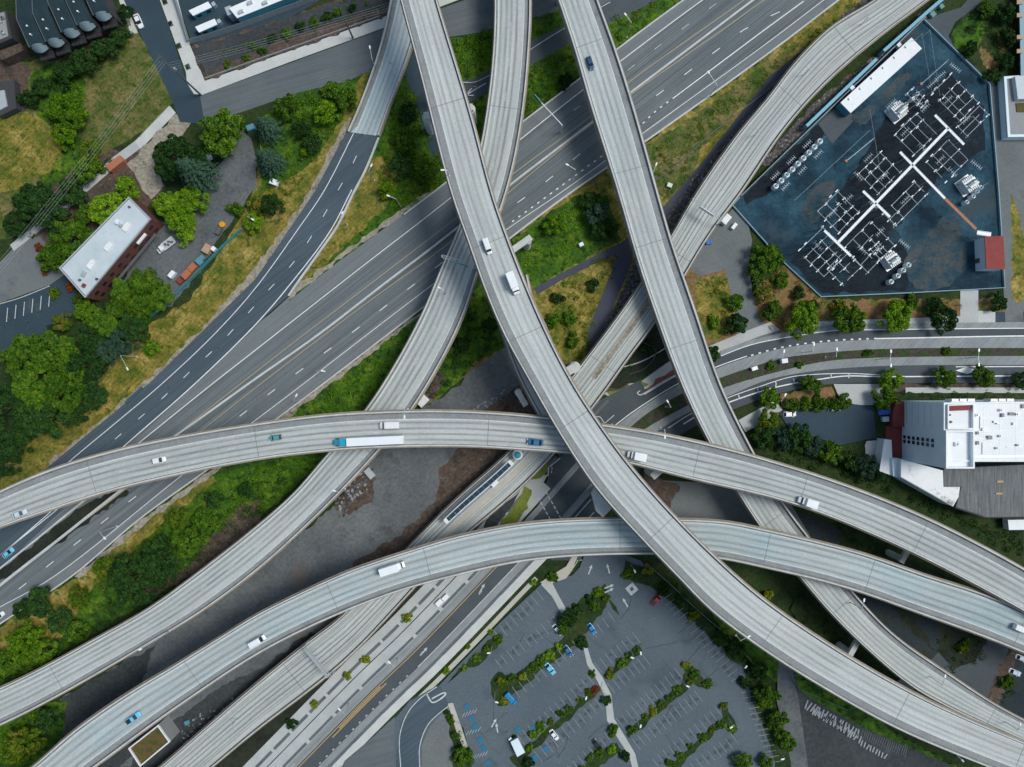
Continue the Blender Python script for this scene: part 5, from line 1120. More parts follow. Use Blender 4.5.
blend_mat('block_pale', [(.28, .30, .31), (.44, .46, .46)], .3, 1.5, fine_amt=.15); blend_mat('block_gray', [(.12, .14, .15), (.24, .26, .27)], .3, 1.5, fine_amt=.2)
blockrow((805, 703), (857, 733), 17, 3.3, 68, 'block_pale', 'pale concrete block in the upper row of the stack in the dark lot', 'pale concrete blocks, upper row', .5, 1.15)
blockrow((812, 709.5), (858, 738), 14, 2.6, 66, 'block_pale', 'pale concrete block in the lower row of the stack in the dark lot', 'pale concrete blocks, lower row', .8, 1.1)
blockrow((860, 742), (884, 755), 9, 2.0, 68, 'block_pale', 'pale concrete block in the separate short row in the dark lot', 'pale concrete blocks, short separate row', .4, 1.0)
blockrow((861, 733), (905, 751), 22, 3.6, 72, 'block_gray', 'thin grey concrete beam in the dark end of the stack in the lot', 'thin grey beams beside the pale blocks', .3, .4, .7)
# ---------------------------------------------------------------- substation gear
def busbar(label, a, b, z=8.5, w=.75, mat='white_metal', posts=4):
    A_, B_ = P(*a, z), P(*b, z); t = thing('busbar_gantry', label, 'gantry', (A_.x, A_.y, 0)); d = B_-A_; an = math.atan2(d.y, d.x); L = d.length; o = A_.copy(); o.z = 0
    mb = MB(); nseg = max(2, int(L/1.2)); n_ = Vector((-d.y, d.x, 0)).normalized()*w*.5
    for s in (-1, 1): mb.bar(A_-o+n_*s, B_-o+n_*s, .13, 5)
    for i in range(nseg):
        p = (A_-o).lerp(B_-o, i/nseg); q = (A_-o).lerp(B_-o, (i+1)/nseg); sg = 1 if i % 2 else -1; mb.bar(p+n_*sg, q-n_*sg, .09, 4)
    mb.box(((A_-o+B_-o)/2).to_tuple(), (L, w*.75, .08), an); part(mb, 'truss', mat, t)
    for i in range(posts):
        p = (A_-o).lerp(B_-o, (i+.5)/posts); mb = MB(); mb.bar((p.x, p.y, 0), (p.x, p.y, z), .14, 6); part(mb, 'post', 'galvanised', t)
busbar('longest white truss, running diagonally through the whole substation', (948.4, 128), (838.4, 242), posts=8, w=.8)
busbar('white truss crossing the top end of the long diagonal truss', (935, 115), (964, 144.5))
busbar('white truss crossing the middle of the substation', (900, 152), (945, 198.5))
busbar('orange weathered truss leading to the red-roofed building', (945.5, 199), (976, 229), mat='container_brown', w=.9)
busbar('white truss crossing left of the middle of the substation', (863, 191), (890, 217))
busbar('white truss crossing the lower left end of the long truss', (824.4, 230.5), (851, 256))
busbar('short white truss at the top of the red-roofed building', (977, 232.5), (991, 234.5), w=1.4, z=6, posts=2)
plain('bar_white', (.60, .68, .71), .5); MATS['bar_white']
def lattice(label, A0, A1, B1, B0, us, vs, z=6.5):
    """rigid bus frame: lines at fractions us along A0->A1 and vs along A0->B0"""
    a0, a1, b1, b0 = [P(*q, z) for q in (A0, A1, B1, B0)]; o = Vector((a0.x, a0.y, 0))
    pt = lambda u, v: a0.lerp(a1, u).lerp(b0.lerp(b1, u), v)-o
    t = thing('busbar_rack', label, 'busbar rack', o)
    rj = random.Random(int(A0[0]*7+A0[1]))
    for u in us: mb = MB(); mb.bar(pt(u+rj.uniform(-.03, .03), rj.choice([0, 0, -.08, .2])), pt(u, rj.choice([1, 1, 1.08, .75])), .085, 4); part(mb, 'bar', 'bar_white', t)
    for v in vs: mb = MB(); mb.bar(pt(rj.choice([0, 0, .2, -.06]), v)+Vector((0, 0, .15)), pt(rj.choice([1, 1, .8, 1.08]), v)+Vector((0, 0, .15)), .085, 4); part(mb, 'bar', 'bar_white', t)
    rr = random.Random(int(A0[0]*A0[1]))
    for u in us[::1]:
        for v in vs[::1]:
            p = pt(u, v)
            if rr.random() < .75: mb = MB(); mb.lathe((p.x, p.y, 0), [(.12, 0), (.12, z-1.6), (.22, z-1.5), (.14, z-1.2), (.24, z-.9), (.14, z-.6), (.24, z-.3), (.12, z)], 6); part(mb, 'insulator_post', rr.choice(['steel_dark', 'galvanised', 'steel_dark', 'steel_dark', 'steel_dark', 'copper']), t)
            if rr.random() < .6: mb = MB(); mb.lathe((p.x, p.y, z+.2), [(.28, 0), (.3, .12), (.12, .3)], 8); part(mb, 'insulator_cap', rr.choice(['white_metal', 'bar_white', 'galvanised']), t)
            if rr.random() < .7: mb = MB(); mb.box((p.x+rr.uniform(-.5, .5), p.y+rr.uniform(-.5, .5), z-.1), (1.2, .35, .4), R(45)); part(mb, 'switch_blade', 'white_metal', t)
def rack(label, cx, cy, u, v, us, vs):
    d = .7071; U = (d*u/2, d*u/2); V = (-d*v/2, d*v/2)
    q = [(cx+a*U[0]+b*V[0], cy+a*U[1]+b*V[1]) for a, b in ((-1, -1), (1, -1), (1, 1), (-1, 1))]
    lattice(label, q[0], q[1], q[2], q[3], us, vs)
rack('top right rigid bus frame of the substation', 955, 98, 40, 26, (0, .28, .55, .8, 1), (0, .4, .75, 1))
rack('narrow bus frame at the far right of the substation, by the wall', 973, 121, 13, 30, (0, .5, 1), (0, .4, 1))
rack('bus frame just left of the top of the long truss', 915, 134, 28, 30, (0, .35, 1), (0, .3, .6, 1))
rack('bus frame right of the middle truss crossing', 947, 161, 27, 31, (0, .5, 1), (0, .35, .7, 1))
rack('bus frame left of the long truss, upper half', 879, 173, 28, 30, (0, .3, .65, 1), (0, .4, .7, 1))
rack('small bus frame in the left middle of the substation', 838, 212, 30, 28, (0, .35, .7, 1), (0, .3, .6, 1))
rack('bus frame right of the left truss crossing', 905, 204, 17, 44, (0, .5, 1), (0, .3, .75, 1))
rack('long bus frame along the lower side of the long truss', 869, 247, 34, 38, (0, .35, .7, 1), (0, .33, .66, 1))
rack('lowest left bus frame of the substation', 823, 252, 36, 34, (0, .25, .5, .75, 1), (0, .3, .65, 1))
rack('bus frame joining the lower left truss and the lowest frame', 844, 268, 22, 26, (0, .5, 1), (0, .5, 1))
rack('small bus frame beside the lower white transformer', 879, 251, 14, 10, (0, .5, 1), (0, .5, 1))
rack('small bus frame beside the upper white transformer', 917, 98, 20, 9, (0, .35, .7, 1), (0, 1))
def transformer(label, px, py, an, s=1.0):
    t = thing('transformer', label, 'transformer', P(px, py), R(an), 'white power transformers'); 
    mb = MB(); mb.box((0, 0, 1.9*s), (4.6*s, 2.8*s, 3.0*s)); part(mb, 'tank', 'white_metal', t)
    for sg in (-1, 1):
        for k in range(6): mb = MB(); mb.box(((-1.9+k*.75)*s, sg*2.0*s, 1.9*s), (.4*s, 1.1*s, 2.5*s)); part(mb, 'radiator', 'paint_white', t)
    for k in range(3): mb = MB(); mb.lathe(((-1.3+k*1.3)*s, .3*s, 3.4*s), [(.35*s, 0), (.5*s, .2), (.25*s, .45), (.4*s, .7), (.2*s, .95), (.3*s, 1.2), (.08, 2.0)], 10); part(mb, 'bushing', 'galvanised', t)
    mb = MB(); mb.bar((-2.0*s, -.9*s, 4.4*s), (1.6*s, -.9*s, 4.4*s), .5*s, 12); part(mb, 'conservator', 'white_metal', t)
    mb = MB(); mb.box((0, 0, .2), (6*s, 6*s, .4)); part(mb, 'plinth', 'galvanised', t)
transformer('white finned power transformer in the upper middle of the substation', 895, 113, 40, 1.0)
transformer('white finned power transformer right of the orange truss', 965, 186, 35, 1.0)
transformer('white finned power transformer at the bottom of the substation', 888.5, 261, 35, .95)
def breaker(px, py, label, grp, r=.95):
    t = thing('circuit_breaker', label, 'circuit breaker', P(px, py, 2), 0, grp); t.location.z = 0
    mb = MB(); mb.lathe((0, 0, .4), [(r*.8, 0), (r, .2), (r, 2.4), (r*.85, 2.7)], 14); part(mb, 'tank', 'white_metal', t)
    mb = MB(); mb.lathe((0, 0, 3.1), [(r*.45, 0), (r*.5, .3), (r*.3, .5)], 10); part(mb, 'cap', 'teal_metal', t)
    for s in (-1, 1): mb = MB(); mb.bar((0, s*.3, 3.0), (s*1.2, s*1.0, 4.6), .14, 6); part(mb, 'bushing', 'galvanised', t)
ordn = ['first', 'second', 'third', 'fourth', 'fifth', 'sixth', 'seventh', 'eighth', 'ninth', 'tenth', 'eleventh', 'twelfth']
for k in range(9):
    s = k/8; breaker(775+44*s, 186.7-44.7*s, f'{ordn[k]} round white tank from the lower left in the row of nine', 'nine round tanks along the viaduct wall', 1.05)
for k, (x, y) in enumerate(((979.6, 188), (975.6, 192.3), (971.8, 197), (965.5, 202.6))): breaker(x, y, f'{ordn[k]} round white tank counted from the right wall in the row of four', 'four round tanks at the right', .8)
for k, (x, y) in enumerate(((907.3, 265.3), (902, 270.6), (896.8, 276), (890, 282))): breaker(x, y, f'{ordn[k]} round white tank from the top right in the lower row of four', 'four round tanks at the bottom', .95)
for k, (x, y) in enumerate(((905, 105), (911.5, 99.5), (916, 95))): breaker(x, y, f'{ordn[k]} small round tank going up right from the upper transformer', 'round tanks by the upper transformer', .75)
# comb-like disconnect switches beside the tanks
def comb(label, px, py, an, n=5, L=3.4, grp='comb-shaped disconnect switches'):
    t = thing('disconnect_switch', label, 'switch', P(px, py, 3), R(an), grp); t.location.z = 0
    mb = MB(); mb.bar((-L/2, 0, 3.2), (L/2, 0, 3.2), .09, 5); part(mb, 'bar', 'bar_white', t)
    for k in range(n): mb = MB(); mb.bar((-L/2+L*k/(n-1), -.8, 3.25), (-L/2+L*k/(n-1), .8, 3.25), .07, 4); part(mb, 'blade', 'bar_white', t)
    for s in (-1, 1): mb = MB(); mb.bar((s*L*.4, 0, 0), (s*L*.4, 0, 3.2), .1, 5); part(mb, 'post', 'galvanised', t)
for k, (x, y) in enumerate(((775, 176), (791, 160.5), (807, 144.5))): comb(f'{ordn[k]} comb-shaped switch from the left, on the viaduct side of the nine tanks', x, y, 45)
for k, (x, y) in enumerate(((785.5, 186.5), (802, 170.5), (818, 154.5))): comb(f'{ordn[k]} comb-shaped switch from the left, on the yard side of the nine tanks', x, y, 45)
for k, (x, y, a) in enumerate(((891, 104, 45), (920, 103, -45), (976, 165, -40), (904, 244, -38), (955, 68, -38), (940, 76, 40), (932, 84, 42))):
    comb(['comb switch left of the upper transformer', 'comb switch right of the upper transformer', 'grey comb switch above the right transformer', 'white comb switch near the lower transformer', 'comb switch at the top corner of the top right frame', 'comb switch between the two teal pipes at top', 'comb switch at the left end of the upper pipes'][k], x, y, a, 6, 4.2)
for k, (a, b, nm) in enumerate((((921, 84), (948, 60), 'long pale blue pipe run at the top of the substation'), ((846, 161), (874, 138), 'pale blue pipe run in the upper left of the substation'))):
    A_, B_ = P(*a, 4), P(*b, 4); t = thing('pipe_run', nm, 'pipes', (A_.x, A_.y, 0)); o = Vector((A_.x, A_.y, 0))
    for s in (-.35, .35): mb = MB(); n_ = Vector((.7, .7, 0))*s; mb.bar(A_-o+n_, B_-o+n_, .16, 6); part(mb, 'pipe', 'crate_blue' if s > 0 else 'white_metal', t)
    for s in (.15, .5, .85): p = (A_-o).lerp(B_-o, s); mb = MB(); mb.bar((p.x, p.y, 0), p, .12, 6); part(mb, 'post', 'galvanised', t)
    mb = MB(); mb.lathe((0, 0, 3.4), [(.5, 0), (.5, .9)], 10); part(mb, 'bushing', 'container_orange', t)
for k, (x, y, a, w) in enumerate(((868, 158, 45, 'left of the upper left bus frame'), (884, 176, 45, 'inside the upper left bus frame'), (858, 176, -45, 'between the two left bus frames'), (848, 199, 45, 'in the small left bus frame'), (832, 213, 45, 'above the lowest truss crossing'), (818, 246, -45, 'at the left of the lowest frame'), (834, 266, 45, 'at the bottom of the lowest frame'),
        (905, 132, 45, 'in the frame near the long truss top'), (922, 148, -45, 'next to the upper part of the long truss'), (948, 100, 45, 'in the top right frame'), (966, 120, 45, 'in the far right frame'), (940, 160, 45, 'in the frame right of the middle crossing'), (952, 172, -45, 'above the orange truss'), (905, 200, 45, 'in the frame right of the left crossing'), (880, 232, 45, 'in the long lower frame'), (862, 250, -45, 'at the lower end of the long frame'), (925, 108, 45, 'between the upper transformer and the truss'), (873, 205, -45, 'beside the left truss crossing'))):
    comb('comb switch '+w, x, y, a, 5, 3.6, 'comb switches inside the bus frames')
for k, (a, b, w) in enumerate((((795, 200), (870, 130), 'from the nine tanks toward the long white building'), ((930, 30), (940, 96), 'from the north corner down to the top right frame'), ((922, 34), (932, 92), 'left of the longest cable at the north corner'), ((870, 110), (880, 170), 'down from the long white building'))):
    A_, B_ = P(*a, 9), P(*b, 7); t = thing('cable_run', 'thin cable '+w, 'cable', (A_.x, A_.y, 0)); o = Vector((A_.x, A_.y, 0)); mb = MB(); mb.bar(A_-o, B_-o, .05, 4); part(mb, 'cable', 'galvanised', t); mb = MB(); mb.bar((0, 0, 0), A_-o, .1, 5); part(mb, 'post', 'galvanised', t)
# fence around the dark lot and at the car park edge
fence('thin wire fence along the grass below the tall viaduct', [(790, 676), (797, 686), (820, 697), (845, 708)], 1.6, .05, 'green_metal', per=4)
fence('wire fence winding through the shrubs beside the car park', [(645, 562), (668, 582), (700, 612), (735, 642), (752, 662), (765, 668)], 1.8, .05, 'fence_mesh', per=3)
fence('chain fence on the dark soil beneath the straight viaduct', [(642, 342), (656, 351), (645, 368), (630, 374)], 0.9, .05, 'fence_mesh', per=3)
# ================================================================== VEGETATION
def leaves_mesh(name, pts, nrm, size, jitter=.8, seed=1, squash=1.0):
    """pts (n,3), nrm (n,3), size scalar or (n,): a small four-sided leaf clump at every point"""
    rng = np.random.default_rng(seed); n = len(pts)
    d = nrm+rng.normal(0, jitter, (n, 3)); d /= np.linalg.norm(d, axis=1)[:, None]+1e-9
    r = rng.normal(0, 1, (n, 3)); u = np.cross(d, r); u /= np.linalg.norm(u, axis=1)[:, None]+1e-9; v = np.cross(d, u)
    s = (np.asarray(size)*rng.uniform(.6, 1.35, n))[:, None] if np.ndim(size) == 0 else (size*rng.uniform(.6, 1.35, n))[:, None]
    a = pts-u*s; b = pts+v*s*.62*squash; c = pts+u*s*rng.uniform(.7, 1.1, (n, 1)); e = pts-v*s*.62
    V = np.stack([a, b, c, e], 1).reshape(-1, 3).astype(np.float32)
    me = bpy.data.meshes.new(name); me.vertices.add(4*n); me.vertices.foreach_set('co', V.ravel())
    me.loops.add(4*n); me.loops.foreach_set('vertex_index', np.arange(4*n, dtype=np.int32))
    me.polygons.add(n); me.polygons.foreach_set('loop_start', np.arange(0, 4*n, 4, dtype=np.int32)); me.polygons.foreach_set('loop_total', np.full(n, 4, dtype=np.int32))
    me.update(); me.validate(); return me
def sph(rng, n, up=-.25):
    v = rng.normal(0, 1, (n*3, 3)); v /= np.linalg.norm(v, axis=1)[:, None]; v = v[v[:, 2] > up][:n]; return v
def crown_pts(seed, nlobe, n, spread=.62, lobe=(.28, .46), flat=.62):
    rng = np.random.default_rng(seed); C = []; Rr = []
    for i in range(nlobe):
        a = rng.uniform(0, 2*np.pi); rr = spread*np.sqrt(rng.uniform(0, 1))*(1+.16*np.cos(2*a+seed)+.10*np.cos(3*a+2*seed)); C.append((rr*np.cos(a), rr*np.sin(a), .95+(.55-rr)*.8*flat+rng.uniform(-.28, .2))); Rr.append(rng.uniform(*lobe))
    C = np.array(C); Rr = np.array(Rr); w = Rr**2; k = rng.choice(nlobe, n, p=w/w.sum()); nn = sph(rng, n); k = k[:len(nn)]
    rad = Rr[k]*rng.uniform(.72, 1.06, len(k)); pts = C[k]+nn*rad[:, None]*np.array([1, 1, .8])
    d = np.linalg.norm((pts[:, None, :]-C[None])/np.array([1, 1, .8]), axis=2)-Rr[None]*.78; keep = (d > 0).all(1) | (rng.random(len(pts)) < .08)
    return pts[keep], nn[keep]
CROWN = {}
def trunk_bm(h, r, branch=5, seed=1, spread=.5):
    mb = MB(); rr = random.Random(seed); mb.lathe((0, 0, 0), [(r*1.4, -.1), (r, h*.12), (r*.8, h*.55), (r*.35, h*.95)], 8)
    for i in range(branch):
        a = 2*math.pi*i/branch+rr.random(); z = h*rr.uniform(.45, .75); L = spread*rr.uniform(.7, 1.1)
        mb.bar((0, 0, z), (L*math.cos(a), L*math.sin(a), z+L*.7), r*.45, 5, r*.15)
    return mb
def crown(kind, seed):
    key = (kind, seed)
    if key in CROWN: return CROWN[key]
    if kind == 'big': p, n = crown_pts(seed, 70, 10000, .84, (.08, .22)); me = leaves_mesh('crown', p, n, .064, 1.0, seed); tr = trunk_bm(1.15, .045, 6, seed)
    elif kind == 'med': p, n = crown_pts(seed, 36, 4400, .84, (.10, .27)); me = leaves_mesh('crown', p, n, .09, 1.0, seed); tr = trunk_bm(1.1, .05, 5, seed)
    elif kind == 'small': p, n = crown_pts(seed, 15, 1100, .78, (.16, .38)); p[:, 2] -= .35; me = leaves_mesh('crown', p, n, .15, .95, seed); tr = trunk_bm(.8, .06, 4, seed)
    elif kind == 'cedar':     # layered, soft-edged pads
        rng = np.random.default_rng(seed); P_, N_ = [], []
        for i in range(30):
            a = rng.uniform(0, 6.28); rr = .75*np.sqrt(rng.uniform(0, 1)); z = 1.55-rr*.95+rng.uniform(-.15, .1); L = rng.uniform(.22, .36)
            nn = sph(rng, 520, .0); q = nn*L*np.array([1.25, .8, .5])*rng.uniform(.8, 1.05, (len(nn), 1)); ca, sa = np.cos(a), np.sin(a)
            q = np.stack([q[:, 0]*ca-q[:, 1]*sa, q[:, 0]*sa+q[:, 1]*ca, q[:, 2]], 1)+np.array([rr*ca, rr*sa, z]); P_.append(q); N_.append(nn)
        me = leaves_mesh('crown', np.concatenate(P_), np.concatenate(N_), .045, .5, seed); tr = trunk_bm(1.5, .05, 0, seed)
    else:                     # conifer: tiers of drooping radial branches
        rng = np.random.default_rng(seed); P_, N_ = [], []
        for tier in range(9):
            f = tier/8; zc = .5+2.0*f; rad = (1-f)*.95+.08; nb = int(15-7*f)
            for b in range(nb):
                a = 6.283*b/nb+rng.uniform(-.18, .18)+tier*.35; L = rad*rng.uniform(.8, 1.1); m = int(70*L)+10; t = rng.uniform(.08, 1, m); w = .10*(1-t*.7)+.02
                x = t*L; y = rng.normal(0, 1, m)*w*.7; z = zc+.12-.28*t*t*L+rng.normal(0, .015, m); ca, sa = np.cos(a), np.sin(a)
                P_.append(np.stack([x*ca-y*sa, x*sa+y*ca, z], 1)); N_.append(np.tile([ca*.3, sa*.3, 1], (m, 1)))
        me = leaves_mesh('crown', np.concatenate(P_), np.concatenate(N_), .05, .35, seed); tr = trunk_bm(2.5, .045, 0, seed)
    tm = bpy.data.meshes.new('trunk'); tm.from_pydata(tr.v, [], tr.f); tm.materials.append(MATS['bark']); me.materials.append(MATS['leaf_mid'])
    CROWN[key] = (me, tm); return CROWN[key]
NTREE = [0]
def tree(px, py, r, kind, mat, label, cat='tree', name=None, grp=None, zs=1.0):
    """r: crown radius in survey pixels"""
    NTREE[0] += 1; rm = r*GS*.96; hc = {'big': 1.15, 'med': 1.1, 'small': .6, 'cedar': 1.1, 'fir': 1.3}[kind]*rm*zs
    seed = 1+NTREE[0] % 4; me, tm = crown(kind, seed); nm = name or {'fir': 'conifer_tree', 'cedar': 'conifer_tree', 'small': 'shrub'}.get(kind, 'broadleaf_tree')
    p = P(px, py, hc); t = thing(nm, label, cat, (p.x, p.y, 0), random.uniform(0, 6.28), grp); s = rm/.98; t.scale = (s, s*random.uniform(.9, 1.08), s*zs)
    for nme, m in (('trunk', tm), ('crown', me)):
        o = bpy.data.objects.new(nme, m); COL.objects.link(o); o.parent = t
        if nme == 'crown': o.material_slots[0].link = 'OBJECT'; o.material_slots[0].material = MATS[mat]
    return t
T = tree
# top left yard and street
T(217.5, 130, 25, 'big', 'leaf_mid', 'large round green tree at the street corner above the yard')
T(173, 156, 27, 'big', 'leaf_dark', 'widest dark green tree between the pavement and the yard')
T(193, 171, 22, 'fir', 'leaf_blue', 'dark conifer with star-shaped branches beside the widest dark tree')
T(190, 198, 17, 'big', 'leaf_bright', 'bright green tree on the yard side of the star-shaped conifer')
T(168, 205, 17, 'big', 'leaf_bright', 'bright green tree nearest the corner of the brick building')
T(178, 219, 17, 'big', 'leaf_bright', 'bright green tree right above the flatbed truck')
T(185, 234, 11, 'med', 'leaf_bright', 'small bright green tree hanging over the flatbed truck')
T(266, 127, 15, 'fir', 'leaf_blue', 'blue-green conifer just below the street, right of the yard entrance')
T(267, 160, 16, 'fir', 'leaf_blue', 'blue-green conifer on the right edge of the yard, lower one')
T(286, 106, 14, 'med', 'leaf_mid', 'round green tree on the bank below the street, left of the ramp')
T(300, 128, 11, 'med', 'leaf_dark', 'dark shrubby tree below the round bank tree')
T(312, 142, 11, 'med', 'leaf_dark', 'dark shrubby tree on the bank nearest the dry grass')
T(307, 151, 7, 'small', 'leaf_ivy', 'small bright shrub at the foot of the bank', 'shrub')
T(325, 112, 13, 'med', 'leaf_ivy', 'bright green shrub mass in the middle of the bank', 'shrub', 'shrub')
T(345, 97, 13, 'med', 'leaf_mid', 'green shrub mass at the top of the bank beside the ramp', 'shrub', 'shrub')
T(330, 90, 9, 'small', 'leaf_mid', 'small shrub under the street kerb on the bank', 'shrub')
T(235, 209, 9, 'small', 'leaf_mid', 'round green shrub at the right edge of the yard', 'shrub')
T(252, 222, 11, 'med', 'leaf_bright', 'bright shrub with a white pole by the dry grass bank', 'shrub', 'shrub')
T(271, 203, 12, 'med', 'leaf_dark', 'dark round shrub below the white tank box', 'shrub', 'shrub')
T(255, 205, 9, 'small', 'leaf_scrub', 'olive shrub between the yard and the dark round shrub', 'shrub')
T(125, 188, 14, 'med', 'leaf_bright', 'yellow-green tree at the upper end of the brick building')
T(103, 208, 19, 'big', 'leaf_bright', 'bright tree on the upper left side of the brick building')
T(84, 214, 12, 'med', 'leaf_mid', 'green tree right of the excavator')
T(67, 236, 20, 'big', 'leaf_mid', 'green tree on the left side of the brick building, middle')
T(50, 256, 17, 'big', 'leaf_mid', 'green tree at the lower left corner of the brick building')
T(39, 247, 5, 'small', 'leaf_rust', 'orange-red shrub at the edge of the old road, upper one', 'shrub'); T(44, 272, 5, 'small', 'leaf_rust', 'orange-red shrub at the edge of the old road, lower one', 'shrub')
T(70, 287, 5, 'small', 'leaf_rust', 'orange-red shrub at the bottom corner of the brick building', 'shrub')
T(36, 203, 25, 'big', 'leaf_dark', 'dark green tree between the field and the excavator')
T(14, 222, 15, 'big', 'leaf_dark', 'dark green tree at the left edge above the old road')
T(70, 190, 16, 'med', 'leaf_dark', 'dark tree at the lower edge of the field')
T(85, 168, 13, 'med', 'leaf_mid', 'green tree at the lower corner of the field')
T(27, 99, 11, 'small', 'leaf_dark', 'round dark green shrub near the brown house', 'shrub')
T(40, 85, 10, 'med', 'leaf_dark', 'dark tree right of the round shrub by the brown house')
T(62, 72, 13, 'med', 'leaf_dark', 'dark tree in front of the second terraced house')
T(80, 60, 14, 'med', 'leaf_dark', 'dark tree in front of the middle terraced house')
T(102, 48, 13, 'med', 'leaf_dark', 'dark tree in front of the fourth terraced house')
T(118, 34, 11, 'med', 'leaf_dark', 'dark tree in front of the rightmost terraced house')
T(124, 12, 9, 'med', 'leaf_dark', 'dark narrow tree between the terrace and the pavement')
T(58, 106, 15, 'med', 'leaf_ivy', 'bright green thicket on the left of the field', 'shrub', 'shrub')
T(72, 118, 14, 'med', 'leaf_ivy', 'bright green thicket in the middle of the field edge', 'shrub', 'shrub')
T(62, 134, 13, 'med', 'leaf_ivy', 'bright green thicket lower in the field', 'shrub', 'shrub')
T(88, 148, 12, 'med', 'leaf_scrub', 'olive thicket low in the field', 'shrub', 'shrub')
T(94, 165, 9, 'small', 'leaf_mid', 'small green shrub beside the rusty container', 'shrub')
# dark group by the brick building and the wood at the left edge
for x, y, r, k, m, l in ((122, 291, 15, 'cedar', 'leaf_mid', 'dense conifer touching the lower side of the brick building'), (143, 285, 18, 'cedar', 'leaf_mid', 'widest dense conifer below the flatbed truck'), (160, 297, 15, 'cedar', 'leaf_mid', 'dense conifer nearest the cream box'),
        (140, 305, 17, 'cedar', 'leaf_mid', 'dense conifer in the centre of the dark group'), (118, 311, 14, 'cedar', 'leaf_mid', 'dense conifer on the left of the dark group'), (105, 322, 17, 'cedar', 'leaf_mid', 'dense olive conifer lower in the dark group'),
        (130, 325, 16, 'cedar', 'leaf_dark', 'dark conifer at the foot of the group near the teal fence'), (83, 312, 12, 'med', 'leaf_ivy', 'bright green tree below the corner of the brick building'), (80, 300, 8, 'small', 'leaf_scrub', 'small olive tree at the corner of the brick building'),
        (88, 336, 16, 'big', 'leaf_dark', 'dark tree right of the small car park'), (120, 342, 16, 'big', 'leaf_blue', 'blue-green tree above the angular lamp'), (140, 332, 10, 'med', 'leaf_dark', 'dark tree at the end of the teal fence'),
        (103, 352, 14, 'big', 'leaf_blue', 'blue-green tree in the notch above the wood'), (152, 349, 9, 'small', 'leaf_ivy', 'small bright shrub on the dry bank', ),
        (60, 322, 10, 'med', 'leaf_scrub', 'olive shrub on the corner of the small car park'), (54, 293, 6, 'small', 'leaf_scrub', 'small olive shrub at the end of the parking stalls')): T(x, y, r, k, m, l, name=None if k != 'small' else 'shrub')
wl_ = [(18, 358, 24, 'leaf_mid', 'wood tree at the left edge, uppermost'), (50, 352, 24, 'leaf_mid', 'wood tree just below the small car park'), (82, 365, 21, 'leaf_dark', 'wood tree at the upper right corner of the wood'),
       (28, 388, 25, 'leaf_mid', 'wood tree in the left middle of the wood'), (60, 388, 25, 'leaf_mid', 'wood tree in the centre of the wood'), (88, 394, 18, 'leaf_dark', 'wood tree beside the angular lamp'), (4, 408, 23, 'leaf_dark', 'wood tree at the left edge, middle'),
       (38, 417, 24, 'leaf_dark', 'wood tree low in the middle of the wood'), (70, 414, 16, 'leaf_dark', 'wood tree at the lower right of the wood'), (10, 442, 18, 'leaf_dark', 'wood tree at the left edge above the truck ramp'), (4, 466, 14, 'leaf_dark', 'lowest wood tree, nearest the truck ramp')]
for x, y, r, m, l in wl_: T(x, y, r, 'big', m, l, grp='trees of the wood on the left')
# lower left
T(128, 580, 24, 'big', 'leaf_dark', 'largest tree overhanging the curved viaduct at lower left'); T(155, 562, 22, 'big', 'leaf_dark', 'tree right of the largest one above the curved viaduct'); T(105, 570, 16, 'big', 'leaf_scrub', 'olive tree left of the largest one'); T(145, 592, 18, 'big', 'leaf_dark', 'dark tree leaning over the curved viaduct edge')
T(185, 540, 16, 'med', 'leaf_mid', 'green tree between highway and viaduct, upper of the bank trees'); T(205, 522, 13, 'med', 'leaf_mid', 'green tree higher up the bank toward the truck ramp'); T(176, 520, 12, 'med', 'leaf_scrub', 'olive tree close to the highway barrier')
T(245, 490, 9, 'med', 'leaf_dark', 'single dark tree in the bright bank below the truck ramp'); T(213, 500, 9, 'small', 'leaf_dark', 'dark shrub in the bank left of the single dark tree', 'shrub')
T(38, 603, 15, 'med', 'leaf_dark', 'dark tree beside the highway at the left edge'); T(22, 610, 12, 'med', 'leaf_dark', 'smaller dark tree next to the highway edge car'); T(58, 622, 14, 'med', 'leaf_dark', 'dark tree on the grass triangle at lower left'); T(72, 632, 12, 'med', 'leaf_mid', 'green tree at the tip of the grass triangle')
T(20, 645, 20, 'big', 'leaf_ivy', 'broad bright tree at the left edge above the curved viaduct'); T(42, 652, 14, 'med', 'leaf_mid', 'green tree beside the viaduct edge at lower left'); T(4, 662, 16, 'med', 'leaf_mid', 'green tree cut by the left edge above the viaduct'); T(78, 598, 11, 'med', 'leaf_scrub', 'olive tree on the dry verge at lower left')
T(18, 748, 20, 'big', 'leaf_scrub', 'round olive tree in the bottom left corner'); T(45, 722, 14, 'med', 'leaf_dark', 'dark tree between the two ramps at the bottom left')
